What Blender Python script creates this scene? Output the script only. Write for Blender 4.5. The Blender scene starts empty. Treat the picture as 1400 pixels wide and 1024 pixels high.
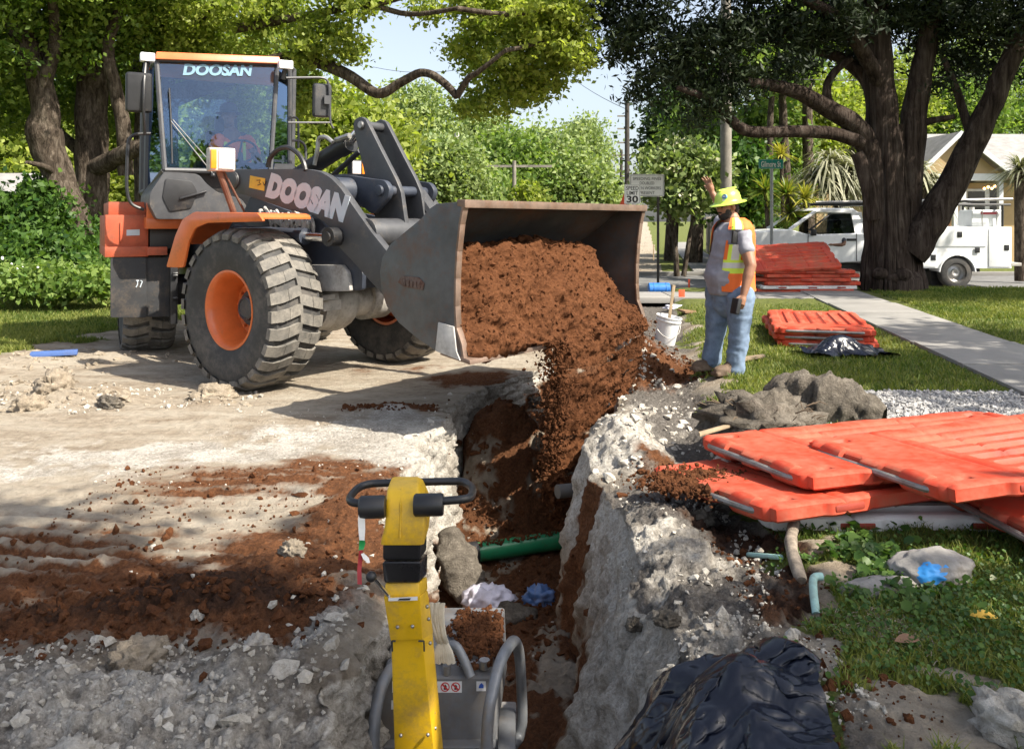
import bpy, bmesh, math, random
import numpy as np
from mathutils import Vector, Matrix, Euler
R = math.radians
PI = math.pi
rnd = random.Random(7)
nrg = np.random.default_rng(11)
sc = bpy.context.scene
col = sc.collection

# ------------------------------------------------------------------ camera, sky, sun, exposure
FPX, HOR, CAMH = 1150.0, 302.0, 1.55          # focal length in photo pixels, horizon row, eye height
cam_d = bpy.data.cameras.new('camera'); cam = bpy.data.objects.new('camera', cam_d); col.objects.link(cam)
cam.location = (0, 0, CAMH); cam.rotation_euler = (R(90), 0, 0)
cam_d.sensor_width = 36.0; cam_d.lens = FPX / 1400 * 36.0
cam_d.shift_y = -(512 - HOR) / 1400
cam_d.clip_start = 0.05; cam_d.clip_end = 3000
sc.camera = cam
SUN_EL, SUN_AZ = R(47), R(-30)                 # azimuth measured from +X towards +Y
w = bpy.data.worlds.new('World'); sc.world = w; w.use_nodes = True
nt = w.node_tree; nt.nodes.clear()
sky = nt.nodes.new('ShaderNodeTexSky'); sky.sky_type = 'NISHITA'; sky.sun_disc = False
sky.sun_elevation = SUN_EL; sky.sun_rotation = R(90) - SUN_AZ
sky.air_density = 1.0; sky.dust_density = 2.8; sky.ozone_density = 1.0
bgn = nt.nodes.new('ShaderNodeBackground'); bgn.inputs['Strength'].default_value = 0.105
won = nt.nodes.new('ShaderNodeOutputWorld')
hsv = nt.nodes.new('ShaderNodeHueSaturation'); hsv.inputs['Saturation'].default_value = .62; hsv.inputs['Value'].default_value = 1.15   # thin high haze pales the sky
nt.links.new(sky.outputs[0], hsv.inputs['Color']); nt.links.new(hsv.outputs[0], bgn.inputs['Color']); nt.links.new(bgn.outputs[0], won.inputs['Surface'])
sd = bpy.data.lights.new('sun', 'SUN'); sd.energy = 5.0; sd.angle = R(0.53); sd.color = (1.0, 0.93, 0.80)
sun = bpy.data.objects.new('sun', sd); col.objects.link(sun)
sdir = Vector((math.cos(SUN_EL)*math.cos(SUN_AZ), math.cos(SUN_EL)*math.sin(SUN_AZ), math.sin(SUN_EL)))
sun.rotation_euler = sdir.to_track_quat('Z', 'Y').to_euler(); sun.location = (30, 0, 30)
vs = sc.view_settings; vs.view_transform = 'Standard'; vs.look = 'None'; vs.gamma = 1.0; vs.exposure = 1.12
vs.use_curve_mapping = False
sc.render.engine = 'CYCLES'
sc.cycles.use_denoising = True
sc.cycles.max_bounces = 8; sc.cycles.transparent_max_bounces = 12; sc.cycles.transmission_bounces = 6

# ------------------------------------------------------------------ photo-calibration helpers (pixel of the photo -> point in the world)
def P(px, py, Y):
    return Vector(((px-700)/FPX*Y, Y, CAMH-(py-HOR)/FPX*Y))
def G(px, py, z=0.0):
    Y = FPX*(CAMH-z)/(py-HOR)
    return Vector(((px-700)/FPX*Y, Y, z))
class Frame:
    """a local frame: origin, yaw; x forward, y left, z up"""
    def __init__(s, ox, oy, oz, yaw):
        s.M = Matrix.Translation((ox, oy, oz)) @ Matrix.Rotation(yaw, 4, 'Z'); s.I = s.M.inverted()
    def ray(s, px, py):
        o = s.I @ Vector((0, 0, CAMH)); d = s.I.to_3x3() @ Vector(((px-700)/FPX, 1, -(py-HOR)/FPX))
        return o, d
    def onY(s, px, py, y0):
        o, d = s.ray(px, py); t = (y0-o.y)/d.y; p = o+d*t; return (p.x, p.z)
    def onX(s, px, py, x0):
        o, d = s.ray(px, py); t = (x0-o.x)/d.x; p = o+d*t; return (p.y, p.z)
    def onZ(s, px, py, z0):
        o, d = s.ray(px, py); t = (z0-o.z)/d.z; p = o+d*t; return (p.x, p.y)

# ------------------------------------------------------------------ numpy noise
def _h(ix, iy, iz):
    n = (ix.astype(np.int64)*374761393 + iy.astype(np.int64)*668265263 + iz.astype(np.int64)*2147483647) & 0xffffffff
    n = ((n ^ (n >> 13)) * 1274126177) & 0xffffffff
    n = ((n ^ (n >> 15)) * 2246822519) & 0xffffffff
    return ((n ^ (n >> 16)) & 0xffff) / 65535.0*2-1
def vn(x, y, z):
    fx, fy, fz = np.floor(x), np.floor(y), np.floor(z)
    ux, uy, uz = x-fx, y-fy, z-fz
    s = lambda t: t*t*t*(t*(t*6-15)+10)
    ux, uy, uz = s(ux), s(uy), s(uz)
    r = 0
    for a in (0, 1):
        for b in (0, 1):
            for c in (0, 1):
                r = r + _h(fx+a, fy+b, fz+c)*(ux if a else 1-ux)*(uy if b else 1-uy)*(uz if c else 1-uz)
    return r
def fbm(x, y, z, f=1.0, o=4, g=0.5, seed=0.0):
    x = np.asarray(x, float); y = np.asarray(y, float)+0*x; z = np.asarray(z, float)+0*x
    r = 0; a = 1.0
    for k in range(o):
        r = r + a*vn(x*f+seed+17.3*k, y*f+seed*1.7+5.1*k, z*f-seed+9.7*k); f *= 2.03; a *= g
    return r
def ridged(x, y, z, f=1.0, o=4, g=0.5, seed=0.0):
    x = np.asarray(x, float); y = np.asarray(y, float)+0*x; z = np.asarray(z, float)+0*x
    r = 0; a = 1.0
    for k in range(o):
        r = r + a*(1-2*np.abs(vn(x*f+seed+17.3*k, y*f+seed*1.7+5.1*k, z*f-seed+9.7*k))); f *= 2.03; a *= g
    return r
def sst(a, b, x):
    t = np.clip((x-a)/(b-a), 0, 1); return t*t*(3-2*t)
def lerp(a, b, t): return a+(b-a)*t

# ------------------------------------------------------------------ objects
def tag(o, label=None, cat=None, group=None, kind=None):
    if label: o['label'] = label
    if cat: o['category'] = cat
    if group: o['group'] = group
    if kind: o['kind'] = kind
    return o
def thing(name, label, cat, loc=(0, 0, 0), rz=0.0, group=None):
    o = bpy.data.objects.new(name, None); col.objects.link(o)
    o.empty_display_size = 0.2
    o.location = loc; o.rotation_euler = (0, 0, rz)
    return tag(o, label, cat, group)
def link(name, me, parent=None, loc=None):
    o = bpy.data.objects.new(name, me); col.objects.link(o)
    if parent: o.parent = parent
    if loc is not None: o.location = loc
    return o
def npmesh(name, V, Fq, mat, smooth=True, tint=None, attr='tint'):
    """numpy verts (n,3) and equal-sized faces (m,k)"""
    V = np.asarray(V, np.float32); Fq = np.asarray(Fq, np.int32)
    me = bpy.data.meshes.new(name)
    m, k = Fq.shape
    me.vertices.add(len(V)); me.vertices.foreach_set('co', V.ravel())
    me.loops.add(m*k); me.loops.foreach_set('vertex_index', Fq.ravel())
    me.polygons.add(m); me.polygons.foreach_set('loop_start', np.arange(0, m*k, k, dtype=np.int32))
    me.polygons.foreach_set('use_smooth', np.full(m, smooth))
    if tint is not None:
        a = me.color_attributes.new(attr, 'FLOAT_COLOR', 'POINT'); a.data.foreach_set('color', np.asarray(tint, np.float32).ravel())
    me.update(calc_edges=True); me.validate()
    if mat: me.materials.append(mat)
    return me
class MB:
    """collects shapes into ONE mesh"""
    def __init__(s, xf=None):
        s.v = []; s.f = []; s.mi = []; s.xf = xf or Matrix.Identity(4); s.cur = 0
    def add(s, vs_, fs, M=None):
        n = len(s.v); T = s.xf @ M if M is not None else s.xf
        s.v += [T @ Vector(v) for v in vs_]
        for f in fs: s.f.append([i+n for i in f]); s.mi.append(s.cur)
        return s
    def box(s, c, size, rot=(0, 0, 0), taper=1.0):
        hx, hy, hz = size[0]/2, size[1]/2, size[2]/2; t = taper
        v = [(-hx,-hy,-hz),(hx,-hy,-hz),(hx,hy,-hz),(-hx,hy,-hz),(-hx*t,-hy*t,hz),(hx*t,-hy*t,hz),(hx*t,hy*t,hz),(-hx*t,hy*t,hz)]
        f = [(0,3,2,1),(4,5,6,7),(0,1,5,4),(1,2,6,5),(2,3,7,6),(3,0,4,7)]
        return s.add(v, f, Matrix.Translation(c) @ Euler(rot).to_matrix().to_4x4())
    def hexa(s, b, t):
        """bottom quad, top quad (4 points each)"""
        return s.add(list(b)+list(t), [(0,3,2,1),(4,5,6,7),(0,1,5,4),(1,2,6,5),(2,3,7,6),(3,0,4,7)])
    def prism(s, pts, axis, a, b):
        """polygon (2d) swept along axis from a to b; pts are the other two coordinates in order"""
        def mk(p, t):
            return {'x': (t, p[0], p[1]), 'y': (p[0], t, p[1]), 'z': (p[0], p[1], t)}[axis]
        n = len(pts); v = [mk(p, a) for p in pts]+[mk(p, b) for p in pts]
        f = [tuple(range(n))[::-1], tuple(range(n, 2*n))]+[(i, (i+1) % n, n+(i+1) % n, n+i) for i in range(n)]
        return s.add(v, f)
    def tube(s, pts, r, seg=10, cap=True, closed=False):
        pts = [Vector(p) for p in pts]; n = len(pts)
        rr = list(r) if hasattr(r, '__len__') else [r]*n
        v = []; up = None
        for i in range(n):
            if closed: t = pts[(i+1) % n]-pts[i-1]
            else: t = pts[min(i+1, n-1)]-pts[max(i-1, 0)]
            if t.length < 1e-9: t = Vector((0, 0, 1))
            t.normalize()
            if up is None:
                up = Vector((0, 0, 1)) if abs(t.z) < .9 else Vector((1, 0, 0))
            a = t.cross(up)
            if a.length < 1e-6: a = t.cross(Vector((0.3, 1, 0.2)))
            a.normalize(); b = a.cross(t).normalized(); up = b
            for k in range(seg):
                q = 2*PI*k/seg; v.append(pts[i]+(a*math.cos(q)+b*math.sin(q))*rr[i])
        f = []
        for i in range(n if closed else n-1):
            for k in range(seg):
                j = (i+1) % n
                f.append((i*seg+k, i*seg+(k+1) % seg, j*seg+(k+1) % seg, j*seg+k))
        if cap and not closed:
            f.append(tuple(range(seg))[::-1]); f.append(tuple(range((n-1)*seg, n*seg)))
        return s.add(v, f)
    def lathe(s, prof, M=None, seg=32, closed=False):
        """profile (r, h) turned about local z"""
        n = len(prof); v = []
        for k in range(seg):
            q = 2*PI*k/seg
            for r, h in prof: v.append((r*math.cos(q), r*math.sin(q), h))
        f = []
        for k in range(seg):
            k2 = (k+1) % seg
            for i in range(n if closed else n-1):
                j = (i+1) % n
                f.append((k*n+i, k2*n+i, k2*n+j, k*n+j))
        return s.add(v, f, M)
    def cyl(s, a, b, r, seg=16): return s.tube([a, b], r, seg)
    def ball(s, c, r, seg=12, rings=8, rot=(0, 0, 0)):
        r = r if hasattr(r, '__len__') else (r, r, r)
        v = [(0, 0, r[2])]; f = []
        for i in range(1, rings):
            a = PI*i/rings
            for k in range(seg):
                q = 2*PI*k/seg; v.append((r[0]*math.sin(a)*math.cos(q), r[1]*math.sin(a)*math.sin(q), r[2]*math.cos(a)))
        v.append((0, 0, -r[2])); L = len(v)-1
        for k in range(seg): f.append((0, 1+k, 1+(k+1) % seg))
        for i in range(rings-2):
            for k in range(seg):
                a = 1+i*seg; f.append((a+k, a+seg+k, a+seg+(k+1) % seg, a+(k+1) % seg))
        a = 1+(rings-2)*seg
        for k in range(seg): f.append((a+k, L, a+(k+1) % seg))
        return s.add(v, f, Matrix.Translation(c) @ Euler(rot).to_matrix().to_4x4())
    def loft(s, rings, cap=True, closed=True):
        n = len(rings[0]); v = [p for r in rings for p in r]; f = []
        for i in range(len(rings)-1):
            for k in range(n if closed else n-1):
                f.append((i*n+k, i*n+(k+1) % n, (i+1)*n+(k+1) % n, (i+1)*n+k))
        if cap: f.append(tuple(range(n))[::-1]); f.append(tuple(range((len(rings)-1)*n, len(rings)*n)))
        return s.add(v, f)
    def mesh(s, name, mats, smooth=35, recalc=True, bevel=0, seg=2):
        me = bpy.data.meshes.new(name); me.from_pydata([tuple(v) for v in s.v], [], s.f)
        mats = mats if isinstance(mats, (list, tuple)) else [mats]
        for m in mats: me.materials.append(m)
        if len(mats) > 1: me.polygons.foreach_set('material_index', s.mi)
        bm = bmesh.new(); bm.from_mesh(me)
        if recalc: bmesh.ops.recalc_face_normals(bm, faces=bm.faces)
        if bevel:
            es = [e for e in bm.edges if len(e.link_faces) == 2 and e.calc_face_angle(0) > R(32)]
            if es: bmesh.ops.bevel(bm, geom=es, offset=bevel, segments=seg, profile=.6, affect='EDGES', clamp_overlap=True)
        bm.to_mesh(me); bm.free()
        if smooth:
            me.shade_smooth(); me.set_sharp_from_angle(angle=R(smooth))
        return me
    def build(s, name, mats, parent=None, smooth=35, bevel=0, seg=2, label=None):
        o = link(name, s.mesh(name, mats, smooth, True, bevel, seg), parent)
        if label: o['label'] = label
        return o
def copy_tree(o, parent=None):
    c = o.copy(); col.objects.link(c)
    if parent: c.parent = parent
    for ch in list(o.children): copy_tree(ch, c)
    return c
def arc_round(pts, rad, n=4):
    """round the corners of a 2d polygon"""
    out = []; m = len(pts)
    for i in range(m):
        p0 = Vector(pts[i-1]); p = Vector(pts[i]); p1 = Vector(pts[(i+1) % m])
        a = (p0-p); b = (p1-p); d = min(rad, a.length*.45, b.length*.45)
        A = p+a.normalized()*d; B = p+b.normalized()*d
        for k in range(n+1):
            t = k/n; out.append(tuple(A*(1-t)**2+p*2*t*(1-t)+B*t*t))
    return out
def catmull(pts, n=6):
    pts = [Vector(p) for p in pts]; out = []
    for i in range(len(pts)-1):
        p0 = pts[max(i-1, 0)]; p1 = pts[i]; p2 = pts[i+1]; p3 = pts[min(i+2, len(pts)-1)]
        for k in range(n):
            t = k/n
            out.append(.5*((2*p1)+(p2-p0)*t+(2*p0-5*p1+4*p2-p3)*t*t+(3*p1-p0-3*p2+p3)*t**3))
    out.append(pts[-1]); return out
def text_mesh(txt, size, mat, shear=0.0, bold=0.0, depth=0.004, space=1.0, align='CENTER'):
    cu = bpy.data.curves.new('text', 'FONT'); cu.body = txt; cu.size = size; cu.shear = shear; cu.offset = bold
    cu.extrude = depth; cu.space_character = space; cu.align_x = align; cu.align_y = 'CENTER'; cu.resolution_u = 4
    o = bpy.data.objects.new('text', cu); col.objects.link(o)
    dg = bpy.context.evaluated_depsgraph_get(); me = bpy.data.meshes.new_from_object(o.evaluated_get(dg))
    bpy.data.objects.remove(o); bpy.data.curves.remove(cu)
    me.materials.clear(); me.materials.append(mat); me.name = 'lettering'
    return me
def bake(o):
    """turn an object with modifiers into plain mesh"""
    dg = bpy.context.evaluated_depsgraph_get(); dg.update()
    me = bpy.data.meshes.new_from_object(o.evaluated_get(dg)); o.modifiers.clear(); o.data = me; return o

# ------------------------------------------------------------------ materials
def new_mat(name):
    m = bpy.data.materials.new(name); m.use_nodes = True
    n = m.node_tree.nodes; b = n['Principled BSDF']; return m, m.node_tree, b
def NN(t, kind, **kw):
    n = t.nodes.new(kind)
    for k, v in kw.items():
        if k.startswith('i_'):
            key = k[2:]; key = int(key) if key.isdigit() else key
            n.inputs[key].default_value = v
        else: setattr(n, k, v)
    return n
def noise(t, scale, detail=4, rough=.6, vec=None, dist=0.0):
    n = t.nodes.new('ShaderNodeTexNoise'); n.inputs['Scale'].default_value = scale; n.inputs['Detail'].default_value = detail
    n.inputs['Roughness'].default_value = rough; n.inputs['Distortion'].default_value = dist
    if vec is not None: t.links.new(vec, n.inputs['Vector'])
    return n.outputs['Fac']
def ramp(t, src, stops):
    n = t.nodes.new('ShaderNodeValToRGB'); t.links.new(src, n.inputs[0]); e = n.color_ramp.elements
    while len(e) < len(stops): e.new(.5)
    for i, (p, c) in enumerate(stops):
        e[i].position = p; e[i].color = c if len(c) == 4 else (*c, 1)
    return n.outputs[0]
def gray(v): return (v, v, v, 1)
def mixc(t, fac, a, b, mode='MIX'):
    n = t.nodes.new('ShaderNodeMix'); n.data_type = 'RGBA'; n.blend_type = mode
    for s_, val in ((n.inputs[0], fac), (n.inputs[6], a), (n.inputs[7], b)):
        if hasattr(val, 'is_linked') or hasattr(val, 'links'): t.links.new(val, s_)
        else: s_.default_value = val if not (hasattr(val, '__len__') and len(val) == 3) else (*val, 1)
    return n.outputs[2]
def math_(t, op, a, b=None, clamp=False):
    n = t.nodes.new('ShaderNodeMath'); n.operation = op; n.use_clamp = clamp
    for s_, val in ((n.inputs[0], a), (n.inputs[1], b)):
        if val is None: continue
        if hasattr(val, 'links'): t.links.new(val, s_)
        else: s_.default_value = val
    return n.outputs[0]
def bump(t, b, h, strength=.3, dist=.02):
    n = t.nodes.new('ShaderNodeBump'); n.inputs['Strength'].default_value = strength; n.inputs['Distance'].default_value = dist
    t.links.new(h, n.inputs['Height']); t.links.new(n.outputs[0], b.inputs['Normal'])
def coords(t, what='Object'):
    return t.nodes.new('ShaderNodeTexCoord').outputs[what]
def mat(name, c, rough=.5, metal=0.0, var=.12, scale=6.0, bumpv=.05, bscale=60.0, dirt=0.0, dcol=(.16, .12, .085), dscale=5.0, spec=.5, coat=0.0):
    """general worn surface: mottled base, patches of dirt, fine relief"""
    m, t, b = new_mat(name); v = coords(t)
    n1 = noise(t, scale, 5, .65, v)
    lo = tuple(x*(1-var*1.5) for x in c); hi = tuple(min(1, x*(1+var)) for x in c)
    cc = ramp(t, n1, [(.3, lo), (.7, hi)])
    rr = math_(t, 'ADD', math_(t, 'MULTIPLY', n1, .25), rough-.12, True)
    if dirt > 0:
        n2 = noise(t, dscale, 8, .72, v)
        n3 = noise(t, dscale*9, 4, .7, v)
        fac = math_(t, 'MULTIPLY_ADD', n3, .35); fac.node.inputs[2].default_value = 0
        s = math_(t, 'ADD', math_(t, 'MULTIPLY', n2, .75), math_(t, 'MULTIPLY', n3, .3))
        f = ramp(t, s, [(.62-.3*dirt, gray(0)), (.8-.22*dirt, gray(min(1, .35+dirt)))])
        cc = mixc(t, f, cc, dcol)
        rr = math_(t, 'ADD', rr, math_(t, 'MULTIPLY', f, .35), True)
    t.links.new(cc, b.inputs['Base Color']); t.links.new(rr, b.inputs['Roughness'])
    b.inputs['Metallic'].default_value = metal; b.inputs['Specular IOR Level'].default_value = spec
    if coat: b.inputs['Coat Weight'].default_value = coat; b.inputs['Coat Roughness'].default_value = .1
    if bumpv: bump(t, b, noise(t, bscale, 4, .65, v), bumpv, .01)
    return m
def leaf_mat(name, c, c2, trans=.45, rough=.5):
    m, t, b = new_mat(name)
    a = NN(t, 'ShaderNodeVertexColor', layer_name='tint')
    sep = NN(t, 'ShaderNodeSeparateColor'); t.links.new(a.outputs[0], sep.inputs[0])
    cc = mixc(t, sep.outputs[0], c, c2)
    t.links.new(cc, b.inputs['Base Color']); b.inputs['Roughness'].default_value = rough
    b.inputs['Specular IOR Level'].default_value = .3
    tr = NN(t, 'ShaderNodeBsdfTranslucent')
    tc = mixc(t, 1.0, cc, (1.1, 1.2, .5, 1), 'MULTIPLY'); t.links.new(tc, tr.inputs[0])
    mx = NN(t, 'ShaderNodeMixShader', i_0=trans)
    t.links.new(b.outputs[0], mx.inputs[1]); t.links.new(tr.outputs[0], mx.inputs[2])
    t.links.new(mx.outputs[0], t.nodes['Material Output'].inputs['Surface'])
    return m
def glass_mat(name, tint=(.55, .7, .75), alpha=.35, rough=.02, gloss_c=(.9, .95, 1, 1)):
    """thin tinted pane: partly see-through, with a clear reflection"""
    m, t, b = new_mat(name)
    tr = NN(t, 'ShaderNodeBsdfTransparent'); tr.inputs[0].default_value = (*tint, 1)
    gl = NN(t, 'ShaderNodeBsdfGlossy'); gl.inputs['Roughness'].default_value = rough; gl.inputs[0].default_value = gloss_c
    fr = NN(t, 'ShaderNodeFresnel', i_0=1.55)
    f2 = math_(t, 'ADD', math_(t, 'MULTIPLY', fr.outputs[0], 1.3), alpha, True)
    mx = NN(t, 'ShaderNodeMixShader'); t.links.new(f2, mx.inputs[0])
    t.links.new(tr.outputs[0], mx.inputs[1]); t.links.new(gl.outputs[0], mx.inputs[2])
    t.links.new(mx.outputs[0], t.nodes['Material Output'].inputs['Surface'])
    return m
MT = {}
MT['orange'] = mat('orange_paint', (.62, .135, .03), .38, var=.1, dirt=.22, dcol=(.22, .12, .06), coat=.2)
MT['redorange'] = mat('faded_orange_paint', (.42, .085, .035), .55, var=.18, dirt=.35, dcol=(.12, .075, .05))
MT['charcoal'] = mat('charcoal_paint', (.052, .053, .058), .45, var=.15, dirt=.22, dcol=(.16, .13, .10))
MT['navy'] = mat('dark_blue_grey_paint', (.035, .042, .06), .5, var=.2, dirt=.2, dcol=(.14, .11, .09))
MT['black'] = mat('black_plastic', (.018, .018, .02), .42, var=.2, dirt=.12)
MT['blackmatte'] = mat('black_rubber_flap', (.03, .031, .034), .75, var=.25, dirt=.35, dcol=(.13, .10, .075))
MT['rubber'] = mat('tyre_rubber', (.045, .044, .043), .8, var=.25, dirt=.4, dcol=(.15, .13, .11), dscale=3, bumpv=.15)
MT['tread'] = mat('dusty_tyre_tread', (.12, .112, .10), .9, var=.3, dirt=.55, dcol=(.26, .235, .2), dscale=4, bumpv=.25)
MT['chrome'] = mat('chrome_rod', (.8, .8, .8), .18, 1.0, var=.05, bumpv=0)
MT['steel'] = mat('bare_steel', (.42, .41, .40), .42, .8, var=.25, dirt=.3, dcol=(.16, .1, .06))
MT['dustymetal'] = mat('dusty_pale_metal', (.5, .48, .45), .6, .1, var=.25, dirt=.4, dcol=(.18, .15, .12))
MT['bucketsteel'] = mat('worn_bucket_steel', (.10, .102, .106), .5, .4, var=.25, scale=3, dirt=.36, dcol=(.17, .085, .045), dscale=2.2, bumpv=.12)
MT['white'] = mat('white_paint', (.78, .79, .8), .4, var=.05, dirt=.08)
MT['lamp'] = mat('lamp_lens', (.62, .60, .58), .12, var=.05, bumpv=0)
MT['amber'] = mat('amber_lens', (.85, .25, .02), .2, var=.05, bumpv=0)
MT['decal'] = mat('pale_decal', (.46, .51, .56), .5, var=.06, dirt=.08)
MT['cabglass'] = glass_mat('tinted_cab_glass', (.80, .87, .90), .0, .02, (.42, .58, .9, 1))  # cab gloss tinted blue: the sky's colour put into its reflection
MT['carglass'] = glass_mat('dark_car_glass', (.10, .12, .14), .06)
# ------------------------------------------------------------------ THE GROUND: one sheet whose grid lines follow the trench walls
def interp(tab, y):
    tab = np.array(tab); return np.interp(y, tab[:, 0], tab[:, 1])
LEFT_EDGE = [(-60, -.75), (1.0, -.62), (2.4, -.56), (3.4, -.57), (4.1, -.66), (5.3, -.64), (6.3, -.56), (6.95, -.52), (7.15, -.44), (7.9, -.30), (8.1, -.02), (8.6, .18), (9.2, .5), (10, .9), (11, .9), (60, 9), (900, 144)]
RIGHT_EDGE = [(-60, .6), (1.0, .52), (2.4, .5), (3.4, .52), (4.2, .55), (4.9, .50), (5.5, .50), (6.1, .66), (6.8, .85), (7.6, 1.08), (8.6, 1.25), (10, 1.5), (11, 1.5), (60, 9.5), (900, 144.5)]
FLOOR_Z = [(-60, 0), (1.2, 0), (1.7, -.5), (2.4, -.62), (3.4, -.66), (4.4, -.85), (5.3, -.98), (6.3, -1.13), (6.9, -1.05), (7.3, -.72), (7.9, -.5), (8.8, -.2), (9.6, 0), (900, 0)]
def street(x, y): return x-0.16*y
def blob(x, y, cx, cy, rx, ry):
    return np.exp(-((x-cx)/rx)**2-((y-cy)/ry)**2)
# humps on the surface: x, y, height, rx, ry
HUMPS = [(.72, 5.72, .20, .22, .42), (.80, 5.2, .10, .2, .3), (.70, 3.95, .15, .2, .42), (.72, 3.1, .12, .24, .7), (.78, 2.4, .10, .3, .5), (1.0, 6.3, .12, .3, .25),
         (1.02, 7.0, .08, .2, .3), (1.35, 8.6, .22, .3, .5), (1.5, 9.8, .2, .35, .5), (1.15, 9.3, .25, .3, .5),
         (-.86, 2.72, .14, .22, .22), (-.62, 3.0, .10, .10, .3), (-1.35, 2.55, .10, .3, .22), (-1.75, 2.75, .06, .25, .2), (-.72, 3.5, .07, .12, .2),
         (-1.28, 3.3, .10, .30, .2), (-.98, 3.15, .07, .16, .15), (-1.0, 3.75, .06, .2, .2), (-.85, 4.4, .06, .2, .25), (-1.25, 4.95, .05, .35, .2), (-.78, 4.85, .04, .2, .15),
         (-3.85, 7.25, .10, .35, .16), (-3.6, 7.5, .08, .2, .12), (-2.55, 7.15, .05, .16, .1), (-3.3, 7.25, .05, .15, .1), (-4.5, 7.6, .07, .4, .3), (-.95, 6.95, .035, .28, .08),
         (-5.3, 9.2, .08, .5, .5), (-4.6, 9.6, .06, .4, .3)]
def top_z(x, y):
    s = street(x, y)
    lawn = sst(.25, .75, s)
    z = lawn*.15
    z = z+.03*sst(-6.6, -7.4, s)
    z = z*(1-sst(17.5, 19.5, y))+(-.17)*sst(17.5, 19.5, y)
    z = z+.10*sst(26.5, 28, y)
    for cx, cy, h, rx, ry in HUMPS: z = z+h*blob(x, y, cx, cy, rx, ry)
    return z
def ground_z(x, y):
    return float(top_z(np.array([float(x)]), np.array([float(y)]))[0])
rows = np.concatenate([[-80, -30, -12, -5, -2, -.5, .4, .9, 1.25, 1.5], np.geomspace(1.7, 12, 560), np.geomspace(12.15, 1200, 110)])
def seg_out(n_dense, d_dense, n_far, far):
    a = np.linspace(0, 1, n_dense)**1.15*d_dense; b = np.geomspace(d_dense*1.02, far, n_far); return np.concatenate([a, b])
LW, FW, RW = 44, 46, 44
dl = seg_out(215, 3.6, 44, 1500)[::-1]; dr = seg_out(170, 2.6, 50, 1500)
nY = len(rows); nX = len(dl)+LW+FW+RW+len(dr)
Yg = np.repeat(rows[:, None], nX, 1); Xg = np.zeros((nY, nX)); Zg = np.zeros((nY, nX)); Wg = np.zeros((nY, nX)); Tg = np.zeros((nY, nX))
xl = interp(LEFT_EDGE, rows); xr = interp(RIGHT_EDGE, rows); zf = interp(FLOOR_Z, rows)
nz1 = fbm(rows, 3.3, 0, 2.2, 4, .6)*.07; nz2 = fbm(rows, 8.3, 4, 2.0, 4, .6)*.07
act = sst(.5, -.05+0*rows, np.abs(zf)*-1+.45)  # trench active where it has depth
xl = xl+nz1; xr = xr+nz2
# local widening of the view: dense part grows with distance so that far rows keep the same pixels
scale = np.clip(rows/4.2, .62, None)
cl = len(dl)
Xg[:, :cl] = xl[:, None]-dl[None, :]*np.where(dl[None, :] > 3.7, 1, scale[:, None])
Xg[:, cl+LW+FW+RW:] = xr[:, None]+dr[None, :]*np.where(dr[None, :] > 2.7, 1, scale[:, None])
Xg[:, :cl] = np.minimum.accumulate(Xg[:, :cl][:, ::-1], 1)[:, ::-1]
Xg[:, cl+LW+FW+RW:] = np.maximum.accumulate(Xg[:, cl+LW+FW+RW:], 1)
ztl = top_z(xl, rows); ztr = top_z(xr, rows)
inl = np.where(np.abs(zf) > .02, .10, .02); inr = np.where(np.abs(zf) > .02, .20, .02)
inr = inr+.18*np.exp(-((rows-3.0)/1.0)**2)
tw = (np.arange(LW)+1)/(LW+1)
Xg[:, cl:cl+LW] = xl[:, None]+inl[:, None]*tw[None, :]**1.3
Zg[:, cl:cl+LW] = ztl[:, None]+(zf-ztl)[:, None]*tw[None, :]
Wg[:, cl:cl+LW] = 1; Tg[:, cl:cl+LW] = tw
tr_ = 1-(np.arange(RW)+1)/(RW+1)
Xg[:, cl+LW+FW:cl+LW+FW+RW] = xr[:, None]-inr[:, None]*tr_[None, :]
Zg[:, cl+LW+FW:cl+LW+FW+RW] = ztr[:, None]+(zf-ztr)[:, None]*tr_[None, :]**1.2
Wg[:, cl+LW+FW:cl+LW+FW+RW] = 2; Tg[:, cl+LW+FW:cl+LW+FW+RW] = tr_
tf = (np.arange(FW)+.5)/FW
a0 = xl+inl+.003; b0 = np.maximum(xr-inr-.003, a0+.01)
Xg[:, cl+LW:cl+LW+FW] = a0[:, None]+(b0-a0)[:, None]*tf[None, :]
Zg[:, cl+LW:cl+LW+FW] = zf[:, None]; Wg[:, cl+LW:cl+LW+FW] = 3; Tg[:, cl+LW:cl+LW+FW] = 1
deep = sst(.02, .3, -zf)[:, None]*np.ones((1, nX))
Wg = np.where(deep < .02, 0, Wg)
top = Wg == 0
Zt = top_z(Xg, Yg); Zg = np.where(top, Zt, Zg)
# sides of the excavation slump where dirt has run in
fl = Wg == 3
Zg = np.where(fl, Zg+.60*blob(Xg, Yg, .0, 7.35, .34, .32)+.40*blob(Xg, Yg, -.34, 7.15, .26, .34)+.20*blob(Xg, Yg, -.38, 6.2, .12, .3)+.10*blob(Xg, Yg, .25, 4.6, .22, .5)+.12*blob(Xg, Yg, -.38, 4.7, .2, .4), Zg)
s_ = street(Xg, Yg)
wx = Xg+.16*fbm(Xg, Yg, 0, 1.7, 4, .6, 3.0); wy = Yg+.16*fbm(Xg, Yg, 7, 1.7, 4, .6, 9.0)
n_hi = fbm(Xg, Yg, Zg, 7, 4, .6, 1.0); n_mid = fbm(Xg, Yg, Zg, 2.1, 4, .6, 5.0)
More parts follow.
